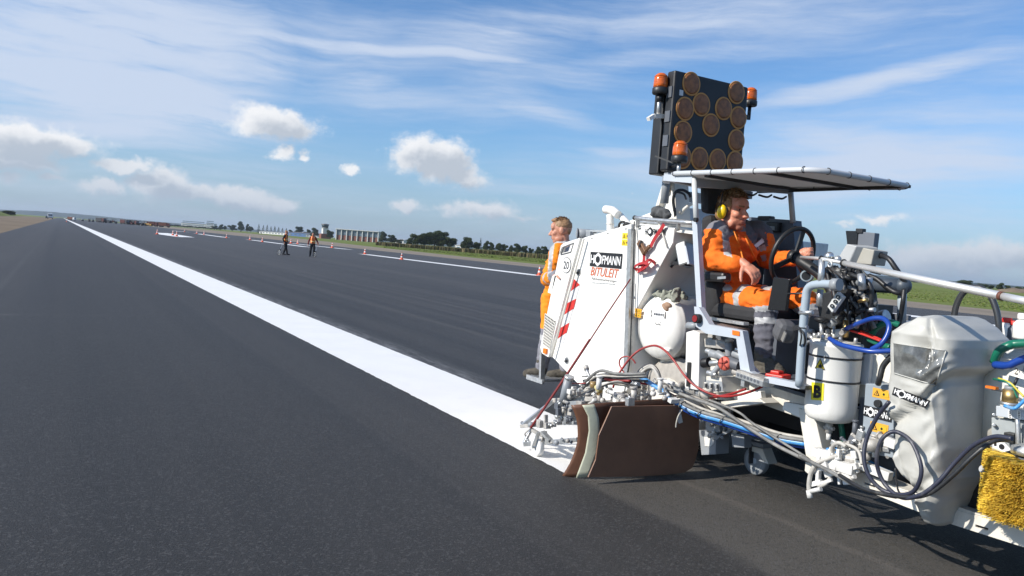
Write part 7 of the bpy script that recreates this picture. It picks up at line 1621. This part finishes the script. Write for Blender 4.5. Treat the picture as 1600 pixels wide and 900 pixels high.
# ---------------------------------------------------------------- two workers far out on the runway
BLKCL = mat('black_workwear', (.02, .02, .023), .9, var=.2); VEST = mat('far_hi_vis_vest', (.95, .17, .012), .85, var=.08); DRED = mat('dark_red_shirt', (.13, .02, .02), .9)
def far_worker(base, yaw, s, label, cap, arms, shirt, legs):
    root = empty('person', base, label, 'person')
    Rz = Matrix.Rotation(yaw, 3, 'Z')
    def L(x, y, z): return base+Rz @ V((x*s, y*s, z*s))
    F = Rz @ V((0, -1, -.15)); F.normalize(); U = (V((0, 0, 1))-F*F.z).normalized()
    b = MB(); P, S, M = head_solids(b, L(0, -.03, 1.66), F, U, s, SKINL)
    capsule(b, L(0, -.01, 1.6), L(0, 0, 1.48), .055*s, .06*s, SKINL); chain(b, [(L(0, 0, 1.38), .11*s), (L(0, 0, 1.1), .12*s), (L(0, 0, .95), .12*s)], SKINL)
    for sd in (-1, 1):
        e_, w = arms[0 if sd < 0 else 1]; chain(b, [(L(sd*.18, 0, 1.42), .05*s), (L(*e_), .04*s), (L(*w), .03*s)], SKINL); hand(b, L(*w), Rz @ V((0, -.2, -1)), Rz @ V((-sd, 0, 0)), SKINL, s, .6, sd)
        k_, a_ = legs[0 if sd < 0 else 1]; chain(b, [(L(sd*.09, 0, .92), .08*s), (L(*k_), .06*s), (L(*a_), .045*s), (L(a_[0], a_[1]-.14, .05), .035*s)], SKINL)
    b = remesh(b, .012, 1); paint(b, SKINL, []); b.build('body', root, fix=False)
    b = MB(); b.ell(P(0, -.02, .045), (.088*s, .108*s, .092*s), HAIR, M); b = remesh(b, .015, 1); b.mats = [HAIR if not cap else BLKCL]; b.build('hair', root, fix=False)
    b = MB()
    for sd in (-1, 1): e_, w = arms[0 if sd < 0 else 1]; chain(b, [(L(sd*.17, 0, 1.42), .075*s), (L(*e_), .06*s), (V(L(*e_)).lerp(L(*w), .85), .048*s)], shirt)
    capsule(b, L(-.1, 0, 1.42), L(.1, 0, 1.42), .08*s, .08*s, shirt); b = remesh(b, .016, 2); b.mats = [shirt]; b.build('shirt', root, fix=False)
    b = MB(); b.ell(L(0, 0, 1.30), (.19*s, .14*s, .22*s), VEST, Rz); b.ell(L(0, 0, 1.08), (.18*s, .15*s, .20*s), VEST, Rz); capsule(b, L(-.12, 0, 1.44), L(.12, 0, 1.44), .075*s, .075*s, VEST)
    b = remesh(b, .016, 2); wrinkle(b, .012, 7, 1)
    inv = Rz.transposed(); paint(b, VEST, [(lambda c: abs((inv @ (c-base)).x) < .05*s and (inv @ (c-base)).y < 0 and (c-base).z > 1.0*s, shirt), (lambda c: abs((c-base).z-1.12*s) < .022*s, mat('far_reflective', (.6, .5, .2), .5)), (lambda c: .085*s < abs((inv @ (c-base)).x) < .115*s, mat('far_reflective', (.6, .5, .2), .5))]); b.build('vest', root, fix=False)
    b = MB(); b.ell(L(0, 0, .95), (.165*s, .13*s, .12*s), BLKCL, Rz)
    for sd in (-1, 1): k_, a_ = legs[0 if sd < 0 else 1]; chain(b, [(L(sd*.09, 0, .9), .10*s), (L(*k_), .078*s), (L(*a_), .062*s)], BLKCL)
    b = remesh(b, .016, 2); wrinkle(b, .012, 8, 2); b.mats = [BLKCL]; b.build('trousers', root, fix=False)
    for sd in (-1, 1): a_ = legs[0 if sd < 0 else 1][1]; b = MB(); capsule(b, L(a_[0], a_[1]+.02, .06), L(a_[0], a_[1]-.17, .05), .055*s, .045*s, BLKCL); b.build('boot', root)
p1 = A(445, 398.3, Z=.012); p2 = A(487.5, 401, Z=.012)
far_worker(p1, R(50), 1.03, 'bearded worker in dark clothes and orange vest, left of two on the runway', False, [((-.30, .06, 1.16), (-.22, .0, .92)), ((.27, .10, 1.16), (.20, -.10, .95))], BLKCL, [((-.10, -.06, .50), (-.10, .08, .09)), ((.11, -.02, .50), (.13, -.12, .09))])
far_worker(p2, R(-25), 1.03, 'worker with open orange vest and arms apart, right of two on the runway', True, [((-.30, .02, 1.14), (-.33, -.08, .88)), ((.31, .02, 1.16), (.42, -.10, .93))], DRED, [((-.12, -.03, .50), (-.15, .02, .09)), ((.12, -.03, .50), (.14, .0, .09))])
def meas_wheel(base, hnd, label):
    e = empty('measuring_wheel', base, label, 'measuring wheel')
    b = MB(); b.torus(base+V((0, 0, .19)), (.75, .65, 0), .17, .018, TYREK, 28, 8); b.torus(base+V((0, 0, .19)), (.75, .65, 0), .145, .008, GALV, 28, 6); b.build('wheel', e)
    b = MB()
    for i in range(5): a_ = i*1.2566; b.cyl(base+V((0, 0, .19)), base+V((-.65*.14*math.cos(a_), .75*.14*math.cos(a_), .19+.14*math.sin(a_))), .006, GALV, n=6)
    b.cyl(base+V((0, 0, .19)), hnd, .011, GALV, n=8); b.box(base.lerp(hnd, .3)+V((0, 0, .14)), (.08, .08, .09), BLACK); b.build('handle', e)
meas_wheel(A(436, 398.6, Z=.012), AD(441.5, 380.5, 61.0), 'measuring wheel with a pale tyre left of the bearded far worker')
meas_wheel(A(491.5, 401.5, Z=.012), AD(496, 383.5, 62.6), 'measuring wheel at the feet of the right hand far worker')
